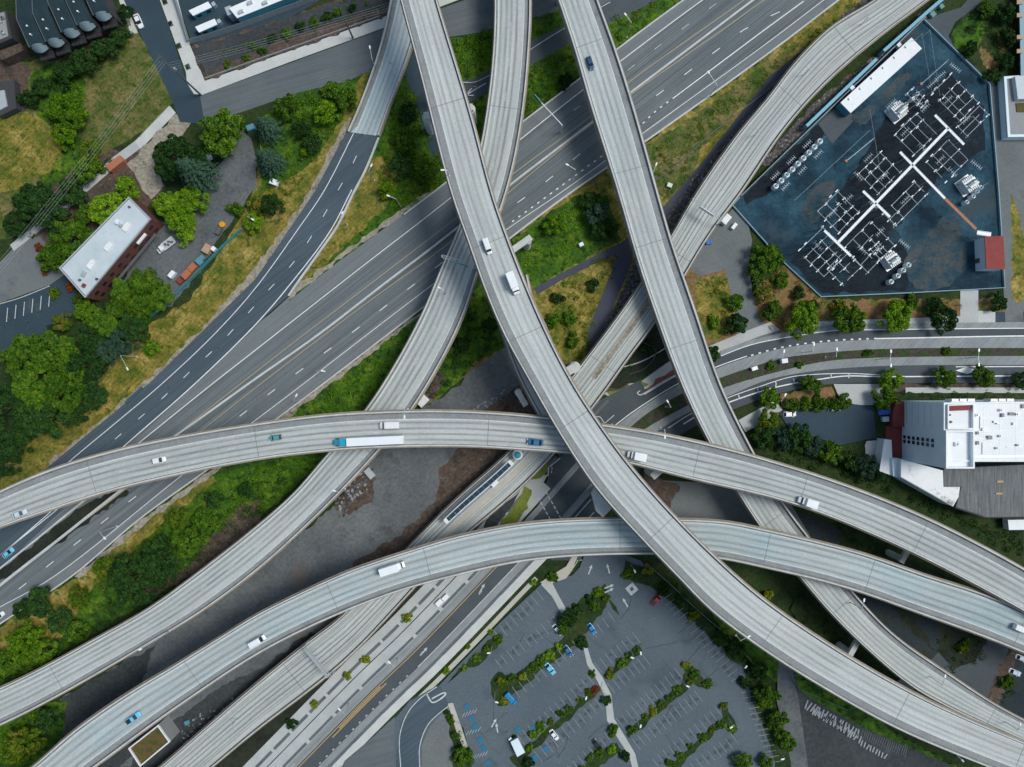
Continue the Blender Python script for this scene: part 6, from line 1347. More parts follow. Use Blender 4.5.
# top middle
for x, y, r, m, l in ((400, 165, 14, 'leaf_dark', 'dark tree in the ivy left of the tall viaduct'), (424, 172, 14, 'leaf_mid', 'green tree in the ivy against the tall viaduct'), (405, 140, 13, 'leaf_mid', 'green tree beside the round concrete pier'), (408, 112, 11, 'leaf_dark', 'dark tree under the edge of the tall viaduct'), (387, 190, 10, 'leaf_ivy', 'bright thicket at the lower end of the ivy'), (565, 80, 8, 'leaf_dark', 'dark shrub by the straight viaduct above the highway')): T(x, y, r, 'med', m, l)
T(597, 212, 13, 'med', 'leaf_blue', 'blue-green tree beside the straight viaduct'); T(603, 230, 12, 'med', 'leaf_dark', 'dark tree above the footpath fork'); T(590, 200, 11, 'med', 'leaf_dark', 'dark tree close to the highway barrier'); T(555, 225, 11, 'med', 'leaf_ivy', 'bright thicket in the middle of the ivy patch')
T(558, 298, 7, 'small', 'leaf_dark', 'dark shrub near the bend of the footpath', 'shrub'); T(570, 318, 8, 'small', 'leaf_mid', 'green shrub in the dry triangle, left side', 'shrub'); T(594, 285, 8, 'small', 'leaf_dark', 'dark shrub in the dry triangle, upper right', 'shrub'); T(553, 320, 8, 'small', 'leaf_mid', 'green shrub close to the tall viaduct in the dry triangle', 'shrub')
T(573, 340, 8, 'small', 'leaf_mid', 'green shrub in the lower part of the dry triangle', 'shrub'); T(490, 325, 9, 'med', 'leaf_dark', 'dark bush beside the tall viaduct near the gravel'); T(462, 345, 9, 'med', 'leaf_dark', 'dark bush in the grass between the two viaducts')
# street trees on the right
T(805, 321, 19, 'big', 'leaf_bright', 'brightest yellow-green street tree on the upper road'); T(852, 318, 18, 'big', 'leaf_mid', 'green street tree second along the upper road'); T(900, 316, 17, 'big', 'leaf_bright', 'bright green street tree third along the upper road'); T(945, 318, 15, 'big', 'leaf_dark', 'dark street tree nearest the concrete drive')
T(840, 306, 8, 'small', 'leaf_yellow', 'small yellow tree behind the second street tree', 'shrub'); T(912, 302, 8, 'small', 'leaf_mid', 'small green tree behind the third street tree', 'shrub'); T(934, 303, 9, 'small', 'leaf_dark', 'small dark tree behind the fourth street tree', 'shrub'); T(1000, 302, 10, 'med', 'leaf_dark', 'dark round tree right of the concrete drive')
T(768, 257, 16, 'big', 'leaf_mid', 'green tree at the corner of the substation wall'); T(756, 273, 10, 'med', 'leaf_mid', 'green tree below the corner tree by the loop drive'); T(782, 280, 9, 'small', 'leaf_mid', 'round shrub beside the slanted substation wall', 'shrub'); T(798, 293, 8, 'small', 'leaf_dark', 'small dark shrub at the bottom corner of the wall', 'shrub'); T(763, 292, 10, 'med', 'leaf_scrub', 'olive tree between the loop drive and the shrubs'); T(773, 310, 11, 'med', 'leaf_mid', 'green tree left of the brightest street tree'); T(812, 305, 7, 'small', 'leaf_dark', 'dark shrub behind the brightest street tree', 'shrub')
T(738, 324, 12, 'med', 'leaf_dark', 'dark round tree at the foot of the loop drive'); T(735, 303, 9, 'small', 'leaf_mid', 'round green shrub above the dark round tree', 'shrub'); T(714, 322, 7, 'small', 'leaf_bright', 'small bright shrub in the grass of the loop', 'shrub'); T(713, 354, 8, 'small', 'leaf_dark', 'dark shrub against the straight viaduct by the road', 'shrub')
T(893, 380, 13, 'med', 'leaf_bright', 'bright tree above the warehouse corner'); T(946, 378, 12, 'med', 'leaf_mid', 'green tree above the warehouse, middle'); T(986, 376, 12, 'med', 'leaf_mid', 'thin green tree above the warehouse, right'); T(1022, 380, 10, 'med', 'leaf_dark', 'dark tree at the right edge above the warehouse'); T(886, 398, 13, 'med', 'leaf_mid', 'green tree between the road and the blue tarpaulin')
T(770, 398, 11, 'med', 'leaf_bright', 'bright tree below the lower road next to the white car'); T(812, 385, 11, 'med', 'leaf_mid', 'green tree at the kerb of the lower road'); 
for k, x in enumerate((792, 805, 820, 833, 845)): T(x, 404-(k > 3)*3, 8.5, 'small', 'leaf_mid', f'{ordn[k]} bush from the left in the hedge of the dark lot', 'shrub', grp='hedge bushes by the dark lot')
for k, (x, y, r, m) in enumerate(((770, 420, 12, 'leaf_scrub'), (766, 438, 13, 'leaf_dark'), (784, 440, 12, 'leaf_blue'), (800, 438, 14, 'leaf_dark'), (815, 446, 12, 'leaf_blue'), (832, 452, 13, 'leaf_mid'), (850, 462, 12, 'leaf_dark'), (868, 466, 14, 'leaf_blue'), (884, 474, 11, 'leaf_dark'))): T(x, y, r, 'med', m, f'{ordn[k]} tree from the left in the belt below the dark lot', grp='tree belt above the truck ramp')
# car park
beds = {'first': [(505, 700, 6, 'leaf_yellow'), (502, 682, 7, 'leaf_scrub'), (512, 678, 6, 'leaf_mid'), (522, 676, 6, 'leaf_yellow'), (533, 668, 7, 'leaf_mid'), (541, 661, 7, 'leaf_mid'), (549, 655, 7, 'leaf_bright'), (558, 647, 6, 'leaf_bright'), (582, 641, 7, 'leaf_dark')],
        'second': [(534, 734, 7, 'leaf_bright'), (541, 727, 7, 'leaf_bright'), (529, 747, 6, 'leaf_bright'), (551, 722, 5, 'leaf_scrub'), (561, 714, 6, 'leaf_mid'), (569, 709, 6, 'leaf_mid'), (580, 700, 5, 'leaf_scrub'), (588, 692, 5, 'leaf_scrub'), (595, 690, 5.5, 'leaf_rust'), (606, 700, 7, 'leaf_dark')],
        'third': [(632, 729, 7, 'leaf_mid'), (645, 717, 5, 'leaf_scrub'), (653, 711, 6, 'leaf_yellow'), (661, 704, 6, 'leaf_mid'), (669, 697, 6, 'leaf_mid'), (678, 690, 6, 'leaf_mid'), (686, 665, 6, 'leaf_yellow'), (695, 675, 7, 'leaf_mid'), (690, 682, 5, 'leaf_yellow'), (708, 684, 6, 'leaf_mid')],
        'fourth': [(670, 763, 6, 'leaf_mid'), (680, 756, 6, 'leaf_mid'), (690, 747, 5.5, 'leaf_scrub'), (703, 738, 6, 'leaf_mid'), (712, 729, 5, 'leaf_scrub'), (721, 725, 6, 'leaf_mid'), (723, 706, 6, 'leaf_yellow'), (732, 728, 6, 'leaf_bright')],
        'short upper': [(610, 674, 7, 'leaf_yellow'), (622, 663, 7, 'leaf_bright'), (629, 656, 6, 'leaf_mid'), (637, 650, 5.5, 'leaf_mid')],
        'lowest': [(590, 758, 6, 'leaf_mid'), (600, 753, 7, 'leaf_mid'), (611, 749, 7, 'leaf_bright'), (625, 756, 7, 'leaf_dark'), (613, 731, 8, 'leaf_mid'), (592, 674, 5, 'leaf_mid'), (582, 770, 6, 'leaf_mid')],
        'entrance': [(568, 620, 11, 'leaf_dark'), (563, 628, 9, 'leaf_mid'), (578, 610, 8, 'leaf_dark'), (590, 600, 8, 'leaf_dark'), (598, 592, 7, 'leaf_bright'), (582, 645, 7, 'leaf_dark'), (595, 606, 7, 'leaf_mid'), (606, 598, 6, 'leaf_scrub')],
        'roadside': [(491, 632, 4, 'leaf_bright'), (468, 646, 4, 'leaf_bright'), (446, 671, 5, 'leaf_bright'), (533, 582, 5, 'leaf_bright'), (498, 639, 6, 'leaf_mid'), (487, 649, 5, 'leaf_scrub'), (476, 658, 6, 'leaf_mid'), (464, 668, 5, 'leaf_bright'), (553, 577, 7, 'leaf_mid')],
        'gatehouse': [(450, 720, 6, 'leaf_mid'), (446, 712, 4, 'leaf_dark'), (455, 735, 6, 'leaf_mid'), (462, 757, 13, 'leaf_mid'), (515, 737, 4, 'leaf_dark'), (528, 763, 8, 'leaf_dark')]}
for bn, lst in beds.items():
    for k, (x, y, r, m) in enumerate(lst): T(x, y, r*.84, 'small' if r < 9 else 'med', m, f'{ordn[k]} bush in the {bn} planting bed of the car park', 'shrub', 'shrub', f'bushes in the {bn} car park bed')
for k, (x, y, r, m) in enumerate(((648, 571, 7, 'leaf_yellow'), (664, 590, 7, 'leaf_dark'), (694, 616, 6, 'leaf_yellow'), (680, 600, 7, 'leaf_dark'), (722, 640, 9, 'leaf_dark'), (737, 650, 10, 'leaf_dark'), (745, 683, 7, 'leaf_dark'), (760, 672, 10, 'leaf_dark'), (768, 698, 13, 'leaf_mid'), (778, 721, 11, 'leaf_mid'), (786, 742, 11, 'leaf_mid'), (744, 763, 10, 'leaf_mid'))):
    T(x, y, r, 'small' if r < 9 else 'med', m, f'{ordn[k]} tree counted down the right border of the car park', grp='border trees of the car park')
T(767, 763, 8, 'med', 'leaf_mid', 'small tree at the bottom of the car park border lamp'); T(628, 575, 6, 'small', 'leaf_mid', 'shrub at the top tip of the car park border', 'shrub')
T(964, 646, 8, 'small', 'leaf_scrub', 'olive shrub on the dark ground between the ramps at right', 'shrub'); T(1007, 682, 8, 'small', 'leaf_mid', 'green shrub below the parked silver cars', 'shrub'); T(768, 594, 6, 'small', 'leaf_yellow', 'yellow shrub between the tall viaduct and the lower ramp', 'shrub')
for k, (x, y) in enumerate(((407, 618, ), (365, 660), (347, 676), (315, 704), (291, 724))): T(x, y, 5.2 if k != 4 else 6, 'small', 'leaf_yellow' if k != 4 else 'leaf_dark', ['small street tree nearest the pale boxes', 'second street tree down the pavement, yellow-green', 'third street tree down the pavement, low and sparse', 'fourth street tree down the pavement, tiny', 'dark star-shaped street tree lowest on the pavement'][k], 'tree', 'street_tree')
for k, (x, y) in enumerate(((868, 353), (947, 351), (800, 364), (771, 366))): T(x, y, 5, 'small', 'leaf_mid', f'{["round bush","round bush","dark bush","dark bush"][k]} in the planted median, {["second from the right","rightmost","third from the right","fourth from the right"][k]}', 'shrub')
# stuff that nobody could count
def cover(name, label, polys, mat, nper=.16, rr_=(.7, 1.9), hh=(.35, 1.2), leaf=.26, dens=34, seed=3, cat='ground cover'):
    rng = np.random.default_rng(seed); PT = []; NR = []
    for poly in polys:
        w = [tuple(P(x, y).xy) for x, y in poly]; xs = [p[0] for p in w]; ys = [p[1] for p in w]
        area = abs(sum(w[i][0]*w[(i+1) % len(w)][1]-w[(i+1) % len(w)][0]*w[i][1] for i in range(len(w))))/2; n = int(area*nper); k = 0; tries = 0
        while k < n and tries < n*30:
            tries += 1; x = rng.uniform(min(xs), max(xs)); y = rng.uniform(min(ys), max(ys))
            if not pip(x, y, w): continue
            k += 1; r = rng.uniform(*rr_); h = rng.uniform(*hh)*r; m = max(8, int(dens*r*r)); nn = sph(rng, m, .05)
            if len(nn) == 0: continue
            q = nn*np.array([r, r*rng.uniform(.7, 1), h])*rng.uniform(.75, 1.08, (len(nn), 1))+np.array([x, y, 0.05]); PT.append(q); NR.append(nn)
    me = leaves_mesh(name, np.concatenate(PT), np.concatenate(NR), leaf, .6, seed); me.materials.append(MATS[mat]); o = bpy.data.objects.new(name, me); COL.objects.link(o); return tag(o, label, cat, None, 'stuff')
cover('ivy', 'dense bright ivy on the banks around the highway and viaducts', [
  [(402, 90), (415, 95), (428, 125), (440, 165), (444, 185), (425, 200), (395, 212), (380, 190), (384, 150), (394, 115)],
  [(450, 40), (492, 28), (492, 66), (470, 74), (456, 72)], 
  [(530, 72), (576, 46), (578, 78), (522, 118)], [(300, 96), (350, 80), (352, 104), (330, 128), (296, 148)],
  [(60, 78), (84, 84), (84, 128), (60, 140), (48, 112)], [(290, 418), (325, 393), (390, 345), (375, 395), (350, 412)], [(262, 466), (318, 456), (262, 505), (220, 525), (215, 505)], [(0, 708), (40, 706), (50, 740), (0, 767)]], 'leaf_ivy', .20, (.7, 1.7), (.4, 1.0), .24, 26, 3)
cover('undergrowth', 'dark undergrowth below the viaducts, fences and along the warehouse', [
  [(440, 340), (480, 290), (500, 300), (516, 335), (480, 360), (430, 400), (405, 408)],
  [(750, 432), (780, 446), (862, 470), (884, 478), (905, 494), (950, 510), (985, 522), (1024, 535), (1024, 562), (980, 536), (918, 506), (850, 480), (768, 456)],
  [(642, 562), (662, 572), (702, 608), (752, 655), (774, 690), (762, 700), (742, 668), (700, 622), (658, 586)], [(950, 400), (1040, 398), (1040, 394), (900, 394), (900, 400)],
  [(150, 600), (190, 568), (255, 520), (300, 476), (262, 480), (215, 515), (150, 556), (100, 600), (90, 618), (110, 625)], [(40, 204), (75, 178), (110, 152), (120, 158), (70, 200), (30, 240)], [(85, 62), (128, 22), (132, 34), (100, 70), (60, 92), (40, 80)],
  [(585, 200), (608, 200), (620, 232), (596, 244)], [(795, 668), (830, 698), (895, 733), (900, 737), (855, 720), (812, 694), (798, 684)], [(798, 592), (838, 636), (870, 668), (830, 650), (796, 614)], [(940, 632), (960, 622), (988, 640), (978, 664), (950, 672), (930, 650)], [(1000, 668), (1012, 690), (1000, 712), (990, 700)], [(630, 375), (655, 355), (655, 340), (600, 375), (606, 392)], [(845, 505), (870, 520), (900, 536), (890, 556), (850, 546), (838, 520)], [(965, 5), (985, 20), (1012, 0), (1016, 78), (1000, 70), (984, 40), (962, 34)], [(0, 670), (60, 640), (100, 628), (40, 664), (0, 684)],
  [(448, 714), (455, 712), (476, 767), (458, 775), (452, 745)]], 'leaf_dark', .20, (.7, 1.8), (.4, 1.2), .26, 26, 4)
cover('scrub', 'dry yellow-green scrub on the verges beside highway and railway', [
  [(648, 152), (700, 118), (768, 66), (845, 10), (880, -14), (872, 4), (800, 54), (760, 86), (700, 140), (665, 172)], [(545, 292), (600, 258), (620, 256), (600, 300), (588, 350), (574, 368), (556, 344)],
  [(650, 176), (690, 160), (692, 176), (670, 196), (652, 190)], [(604, 24), (640, 4), (700, -36), (672, 0), (620, 44)], [(100, 590), (140, 540), (208, 484), (220, 488), (160, 548), (110, 600)], [(700, 280), (728, 276), (730, 330), (712, 338)],
  [(758, 270), (780, 262), (826, 298), (826, 322), (762, 330)], [(880, 300), (960, 297), (960, 312), (880, 316)], [(262, 170), (330, 130), (344, 118), (300, 190), (262, 222)]], 'leaf_scrub', .17, (.5, 1.4), (.35, .9), .22, 30, 5, 'scrub')
cover('weeds', 'thin dry weeds scattered over the grass banks', [
  [(340, 130), (350, 122), (318, 186), (256, 268), (200, 328), (150, 376), (95, 425), (48, 462), (40, 440), (100, 385), (160, 335), (230, 262), (262, 225), (310, 170)], [(355, 200), (372, 164), (390, 200), (345, 245), (300, 286), (292, 292), (318, 252)],
  [(80, 62), (130, 34), (170, 100), (140, 130), (100, 150), (84, 128), (90, 84)], [(0, 115), (40, 130), (55, 150), (30, 185), (0, 188)], [(60, 600), (100, 576), (110, 600), (60, 640), (30, 640)]], 'leaf_dry', .22, (.4, 1.1), (.15, .45), .13, 26, 6, 'weeds')
cover('planting', 'low mixed planting in the street medians and yard beds', [
  [(1040, 349.5), (880, 350.5), (807, 356), (781, 360), (726, 378), (726, 386), (790, 367), (829, 359.5), (880, 356.5), (1040, 355)], [(209, 72), (262, 47), (340, 21), (390, 4), (392, -2), (340, 0), (260, 32), (220, 50)],
  [(645, 425), (690, 400), (690, 394), (650, 413), (632, 428)], [(449, 672), (470, 658), (496, 636), (500, 642), (478, 662), (462, 670)], [(575, 606), (604, 584), (608, 596), (592, 620), (570, 640)], [(880, 385), (1040, 385), (1040, 390), (880, 390)]], 'leaf_mid', .16, (.4, 1.0), (.4, .9), .2, 34, 7, 'planting')
cover('hedge_planting', 'clipped low planting along the rows of car park beds', [
  [(500, 672), (512, 680), (545, 664), (578, 638), (582, 642), (546, 670), (512, 690), (506, 704), (494, 700)], [(514, 758), (560, 719), (596, 686), (600, 690), (562, 724), (522, 764)], [(627, 734), (650, 713), (684, 682), (688, 686), (652, 718)], [(662, 775), (722, 722), (726, 726), (672, 775)], [(606, 677), (640, 648), (642, 652), (608, 679)]], 'leaf_scrub', .22, (.3, .7), (.5, 1.0), .2, 40, 8, 'planting')
cover('bright_ivy', 'yellow-green ivy patch between the highway and the footpath', [[(520, 246), (572, 200), (584, 202), (588, 232), (560, 262), (530, 282), (518, 270)], [(285, 418), (325, 393), (380, 352), (370, 395), (330, 412)], [(232, 478), (262, 464), (318, 456), (262, 508), (225, 524), (205, 512)], [(62, 80), (84, 88), (80, 126), (58, 136), (48, 112)], [(448, 40), (490, 30), (490, 62), (458, 70)], [(396, 178), (410, 168), (440, 184), (420, 200), (396, 214), (384, 200)]], 'leaf_bright', .28, (.5, 1.3), (.3, .8), .22, 28, 15)
cover('verge_scrub', 'yellow-green scrub crowding the verge below the highway barrier', [[(648, 152), (700, 118), (768, 66), (845, 10), (880, -14), (872, 4), (800, 54), (760, 86), (700, 140), (665, 176)]], 'leaf_yellow', .12, (.4, 1.1), (.35, .8), .2, 26, 16, 'scrub')

cover('tufts', 'rough tufts of grass on the green banks and the field', [
  [(398, 60), (440, 60), (448, 38), (470, 36), (512, 128), (436, 190), (392, 222), (378, 130)], [(512, 240), (575, 196), (606, 196), (622, 240), (600, 250), (535, 288), (515, 268)], [(500, 285), (520, 330), (512, 345), (478, 360), (400, 418), (380, 430), (345, 440), (380, 400), (440, 330)],
  [(0, 630), (76, 580), (140, 524), (210, 474), (324, 390), (430, 310), (440, 330), (380, 402), (330, 456), (256, 522), (195, 572), (100, 630), (0, 688)], [(30, 75), (85, 62), (130, 33), (172, 100), (140, 135), (100, 150), (60, 205), (0, 230), (0, 100)], [(262, 118), (300, 92), (362, 72), (345, 120), (310, 165), (262, 200)],
  [(696, 282), (726, 276), (734, 326), (712, 340)], [(690, 570), (740, 585), (800, 660), (900, 735), (1000, 780), (950, 762), (905, 742), (860, 722), (800, 688), (785, 680), (760, 670), (720, 630)], [(0, 722), (40, 704), (66, 700), (64, 740), (40, 767), (0, 767)], [(380, 395), (355, 420), (0, 420), (0, 300), (100, 300)], [(240, 205), (200, 275), (150, 330), (120, 330), (90, 390), (110, 400), (200, 310), (262, 240)]], 'leaf_scrub', .16, (.3, .9), (.2, .7), .17, 24, 12, 'grass')

for k, (x, y, r, m) in enumerate(((272, 38, 5, 'leaf_dark'), (286, 34, 6, 'leaf_mid'), (300, 27, 6, 'leaf_dark'), (314, 22, 5, 'leaf_mid'), (327, 16, 6, 'leaf_dark'), (252, 45, 4, 'leaf_mid'), (228, 64, 5, 'leaf_scrub'), (246, 57, 4, 'leaf_mid'), (262, 50, 5, 'leaf_mid'), (338, 12, 5, 'leaf_mid'), (353, 8, 5, 'leaf_dark'))):
    T(x, y, r, 'small', m, f'{ordn[k]} shrub in the planting strip under the power lines at top left', 'shrub', grp='shrubs in the planting strip at top left')
for k, (x, y, r, m) in enumerate(((1008, 12, 11, 'leaf_dark'), (1010, 36, 10, 'leaf_dark'), (1008, 60, 9, 'leaf_dark'), (988, 8, 9, 'leaf_mid'), (994, 74, 8, 'leaf_dark'), (972, 48, 8, 'leaf_dark'))):
    T(x, y, r, 'med', m, f'{ordn[k]} dark tree in the planted corner at the top right', grp='dark trees in the top right corner')
# ================================================================== VEHICLES
def paint(name, col, rough=.3):
    if name not in MATS:
        plain(name, col, rough, var=.03); MATS[name].node_tree.nodes['Principled BSDF'].inputs['Coat Weight'].default_value = .4
    return name
for n_, c_ in (('car_white', (.80, .82, .83)), ('car_silver', (.55, .66, .72)), ('car_blue', (.02, .22, .50)), ('car_lightblue', (.16, .55, .75)), ('car_darkblue', (.015, .08, .17)), ('car_teal', (.10, .30, .32)), ('car_red', (.42, .02, .04)), ('car_black', (.02, .03, .04)), ('cab_cyan', (.01, .34, .50)), ('car_orange', (.75, .25, .08)), ('car_midblue', (.03, .15, .30))): paint(n_, c_)
def loft(mb, secs, cap=True):
    """secs: list of rings (equal length lists of points)"""
    for a, b in zip(secs, secs[1:]):
        n = len(a)
        for i in range(n): mb.quad(a[i], a[(i+1) % n], b[(i+1) % n], b[i])
    if cap: mb.poly(list(reversed(secs[0]))); mb.poly(secs[-1])
def ring(x, hw, z0, z1, r=.16):
    """rounded cross-section of the body, x forward"""
    return [(x, -hw, z0), (x, hw, z0), (x, hw*1.0, z0+(z1-z0)*.55), (x, hw*.93, z1-.06), (x, hw*.72, z1), (x, -hw*.72, z1), (x, -hw*.93, z1-.06), (x, -hw, z0+(z1-z0)*.55)]
def wheels(t, xs, w, r=.33):
    for x in xs:
        for s in (-1, 1):
            mb = MB(); mb.bar((x, s*(w/2-.22), r), (x, s*(w/2+.01), r), r, 14); o = mb.build('wheel', MATS['tyre'], t)
            mb = MB(); mb.bar((x, s*(w/2), r), (x, s*(w/2+.03), r), r*.55, 10); mb.build('rim', MATS['galvanised'], o)
PROTO = {}
def car(kind, label, px, py, ang, mat, z=0.0, cat='car', name='parked_car', grp=None, s=1.0, pos=None):
    L, W, H = {'sedan': (4.7, 1.85, 1.45), 'suv': (4.8, 1.95, 1.75), 'van': (5.6, 2.0, 2.3), 'pickup': (5.6, 2.0, 1.8), 'hatch': (4.2, 1.8, 1.5)}[kind]
    p = pos if pos is not None else P(px, py, z)
    t = thing(name, label, cat, p, ang, grp); t.scale = (s, s, s); h = L/2; hw = W/2
    def put(mb, nm, m, par=t): return mb.build(nm, MATS[m], par)
    mb = MB()
    if kind in ('sedan', 'hatch', 'suv'):
        zb = {'sedan': .86, 'hatch': .9, 'suv': 1.05}[kind]
        loft(mb, [ring(-h, hw*.80, .42, zb-.18), ring(-h+.18, hw*.93, .26, zb-.04), ring(-h+.9, hw, .22, zb+.02), ring(0, hw, .22, zb+.02), ring(h-1.3, hw*.99, .22, zb), ring(h-.45, hw*.93, .26, zb-.12), ring(h-.08, hw*.76, .34, zb-.28), ring(h, hw*.6, .42, zb-.38)]); put(mb, 'body', mat)
        x0, x1, x2, x3 = {'sedan': (-1.85, -1.15, .45, 1.15), 'hatch': (-1.95, -1.5, .4, 1.05), 'suv': (-2.2, -1.85, .5, 1.15)}[kind]
        g = MB(); rf = hw*.70; rb = hw*.86
        def rg(x, w, z): return [(x, -w, z), (x, w, z)]
        lo = [(x0, -rb*.9, zb), (x0, rb*.9, zb), (x3, rb*.92, zb-.03), (x3, -rb*.92, zb-.03)]; up = [(x1, -rf, H-.05), (x1, rf, H-.05), (x2, rf, H-.05), (x2, -rf, H-.05)]
        g.quad(lo[1], lo[0], up[0], up[1]); g.quad(lo[3], lo[2], up[2], up[3]); g.quad(lo[0], lo[3], up[3], up[0]); g.quad(lo[2], lo[1], up[1], up[2]); g.quad(*up); put(g, 'windows', 'glass_dark')
        r = MB(); r.prism([(x1+.03, -rf*1.0), (x2-.02, -rf*1.0), (x2-.02, rf*1.0), (x1+.03, rf*1.0)], H-.05, H); put(r, 'roof', mat)
        for sg in (-1, 1): m_ = MB(); m_.box((.95, sg*(hw+.08), zb+.02), (.2, .2, .14)); put(m_, 'mirror', mat)
    elif kind == 'van':
        loft(mb, [ring(-h, hw*.94, .4, H-.1), ring(-h+.1, hw, .3, H), ring(h-1.9, hw, .3, H), ring(h-1.5, hw*.98, .3, H-.1)]); put(mb, 'body', mat)
        mb = MB(); loft(mb, [ring(h-1.51, hw*.96, .32, 1.25), ring(h-.3, hw*.92, .32, 1.0), ring(h, hw*.75, .4, .8)]); put(mb, 'bonnet', mat)
        g = MB(); g.quad((h-.85, hw*.86, 1.15), (h-1.47, hw*.8, H-.2), (h-1.47, -hw*.8, H-.2), (h-.85, -hw*.86, 1.15)); g.quad((h-.85, hw*.86, 1.15), (h-1.47, hw*.9, 1.2), (h-1.47, hw*.8, H-.2), (h-.85, hw*.86, 1.16)); g.quad((h-.85, -hw*.86, 1.15), (h-1.47, -hw*.8, H-.2), (h-1.47, -hw*.9, 1.2), (h-.85, -hw*.86, 1.16)); put(g, 'windscreen', 'glass_dark')
        for k in range(3): m_ = MB(); m_.box((-h+1.0+k*1.1, 0, H+.03), (.08, W*.8, .05)); put(m_, 'roof_rib', mat)
    else:
        loft(mb, [ring(-h, hw*.92, .4, 1.05), ring(-h+.1, hw, .35, 1.05), ring(h-1.4, hw, .3, 1.05), ring(h-.4, hw*.95, .3, .98), ring(h, hw*.78, .4, .8)]); put(mb, 'body', mat)
        mb = MB(); mb.box((-h+1.05, 0, 1.08), (1.75, W*.74, .04)); put(mb, 'cargo_bed', 'trim_black')
        g = MB(); lo = [(-.65, -hw*.84, 1.05), (-.65, hw*.84, 1.05), (1.35, hw*.84, 1.03), (1.35, -hw*.84, 1.03)]; up = [(-.5, -hw*.7, H-.05), (-.5, hw*.7, H-.05), (.65, hw*.7, H-.05), (.65, -hw*.7, H-.05)]
        g.quad(lo[1], lo[0], up[0], up[1]); g.quad(lo[3], lo[2], up[2], up[3]); g.quad(lo[0], lo[3], up[3], up[0]); g.quad(lo[2], lo[1], up[1], up[2]); g.quad(*up); put(g, 'windows', 'glass_dark')
        r = MB(); r.prism([(-.47, -hw*.7), (.62, -hw*.7), (.62, hw*.7), (-.47, hw*.7)], H-.05, H); put(r, 'roof', mat)
    for sg in (-1, 1):
        m_ = MB(); m_.box((h-.18, sg*hw*.62, .66), (.2, .34, .16)); put(m_, 'headlight', 'headlight_glass')
        m_ = MB(); m_.box((-h+.02, sg*hw*.66, .8), (.1, .3, .18)); put(m_, 'taillight', 'taillight_red')
    wheels(t, (-h+.95, h-.95), W); return t
def on(D, px, py, u=None):
    """position and heading on a deck for something seen at a pixel"""
    best = None
    for i in range(0, int(D.len*2)):
        d = i/2
        q = D.at(d, .5); t = P(px, py, q.z); k = (t-q).length
        if best is None or k < best[0]: best = (k, d)
    d = best[1]; z = D.at(d, .5).z+.02; p = P(px, py, z); return p, D.ang(d)
def deck_car(D, kind, label, px, py, mat, flip=False, **kw):
    p, a = on(D, px, py); kw.setdefault('name', 'car'); return car(kind, label, px, py, a+(math.pi if flip else 0), mat, pos=p, **kw)
deck_car(Dd, 'sedan', 'dark blue car alone near the top of the straight viaduct', 590, 64, 'car_darkblue')
deck_car(B, 'van', 'white van on the tall viaduct just ahead of the white truck', 487.5, 247, 'car_white', cat='van', name='van', s=.9)
deck_car(Ee, 'hatch', 'white car on the left part of the truck ramp', 160, 460, 'car_white', flip=False, s=1.1)
deck_car(Ee, 'sedan', 'pale teal car at the far left end of the truck ramp', 21, 513.5, 'car_silver', s=1.05)
deck_car(Ee, 'hatch', 'grey-green car ahead of the semi truck', 276, 437.5, 'car_teal', flip=True, s=1.0)
deck_car(Ee, 'van', 'white van beside the trailer of the semi truck', 390, 425, 'car_white', flip=True, cat='van', name='van', s=1.15)
deck_car(Ee, 'sedan', 'bright blue car on the truck ramp next to the tall viaduct', 535, 442, 'car_midblue', flip=True, s=1.15)
deck_car(Gg, 'van', 'white van on the lower left part of the lower ramp', 258.5, 640, 'car_white', cat='van', name='van')
deck_car(Gg, 'pickup', 'light blue pickup with an orange front on the lower ramp', 134.5, 717, 'car_lightblue', cat='pickup', name='pickup_truck')
deck_car(Gg, 'van', 'white van at the right end of the lower ramp', 1019, 628, 'car_white', cat='van', name='van', s=.95)
p, a = on(Gg, 127, 722.5); t = thing('traffic_arrow_board', 'orange cone bundle on the road at the nose of the light blue pickup', 'cones', p+Vector((0, 0, .02)), a); 
for k, (x, y) in enumerate(((0, -.35), (.25, .3), (-.35, .2))): mb = MB(); mb.lathe((x, y, 0), [(.35, 0), (.35, .06), (.2, .07), (.05, .75)], 10); mb.build('cone', MATS['car_orange'], t)
def box_truck(D, label, px, py, L, flip, box='roof_white', cab='car_white', W=2.5):
    p, a = on(D, px, py); t = thing('box_truck', label, 'truck', p, a+(math.pi if flip else 0)); h = L/2
    mb = MB(); mb.box((-.95, 0, 2.15), (L-2.1, W, 2.5)); mb.build('cargo_box', MATS[box], t)
    mb = MB(); mb.box((-.95, 0, 3.43), (L-2.3, W*.92, .06)); mb.build('box_roof', MATS['roof_white'], t)
    mb = MB(); loft(mb, [ring(h-2.0, 1.1, .5, 2.4), ring(h-1.1, 1.1, .5, 2.35), ring(h-.75, 1.05, .5, 1.6), ring(h, .95, .5, 1.3)]); mb.build('cab', MATS[cab], t)
    mb = MB(); mb.quad((h-.72, 1.0, 1.62), (h-1.08, .95, 2.3), (h-1.08, -.95, 2.3), (h-.72, -1.0, 1.62)); mb.build('windscreen', MATS['glass_dark'], t)
    mb = MB(); mb.box((0, 0, .75), (L-.6, .9, .3)); mb.build('chassis', MATS['steel_dark'], t); wheels(t, (-h+1.2, h-1.0), 2.3, .45)
box_truck(B, 'white box truck on the tall viaduct above its crossing with the support deck', 513, 284, 7.2, False)
box_truck(Ee, 'white box truck right of the crossing of the tall viaduct', 636, 455.5, 6.0, True)
box_truck(Ee, 'small white box truck on the right part of the truck ramp', 805.5, 501.5, 5.8, True)
box_truck(Gg, 'white truck with a dark front on the lower ramp near the rail viaduct', 393, 567, 8.4, False)
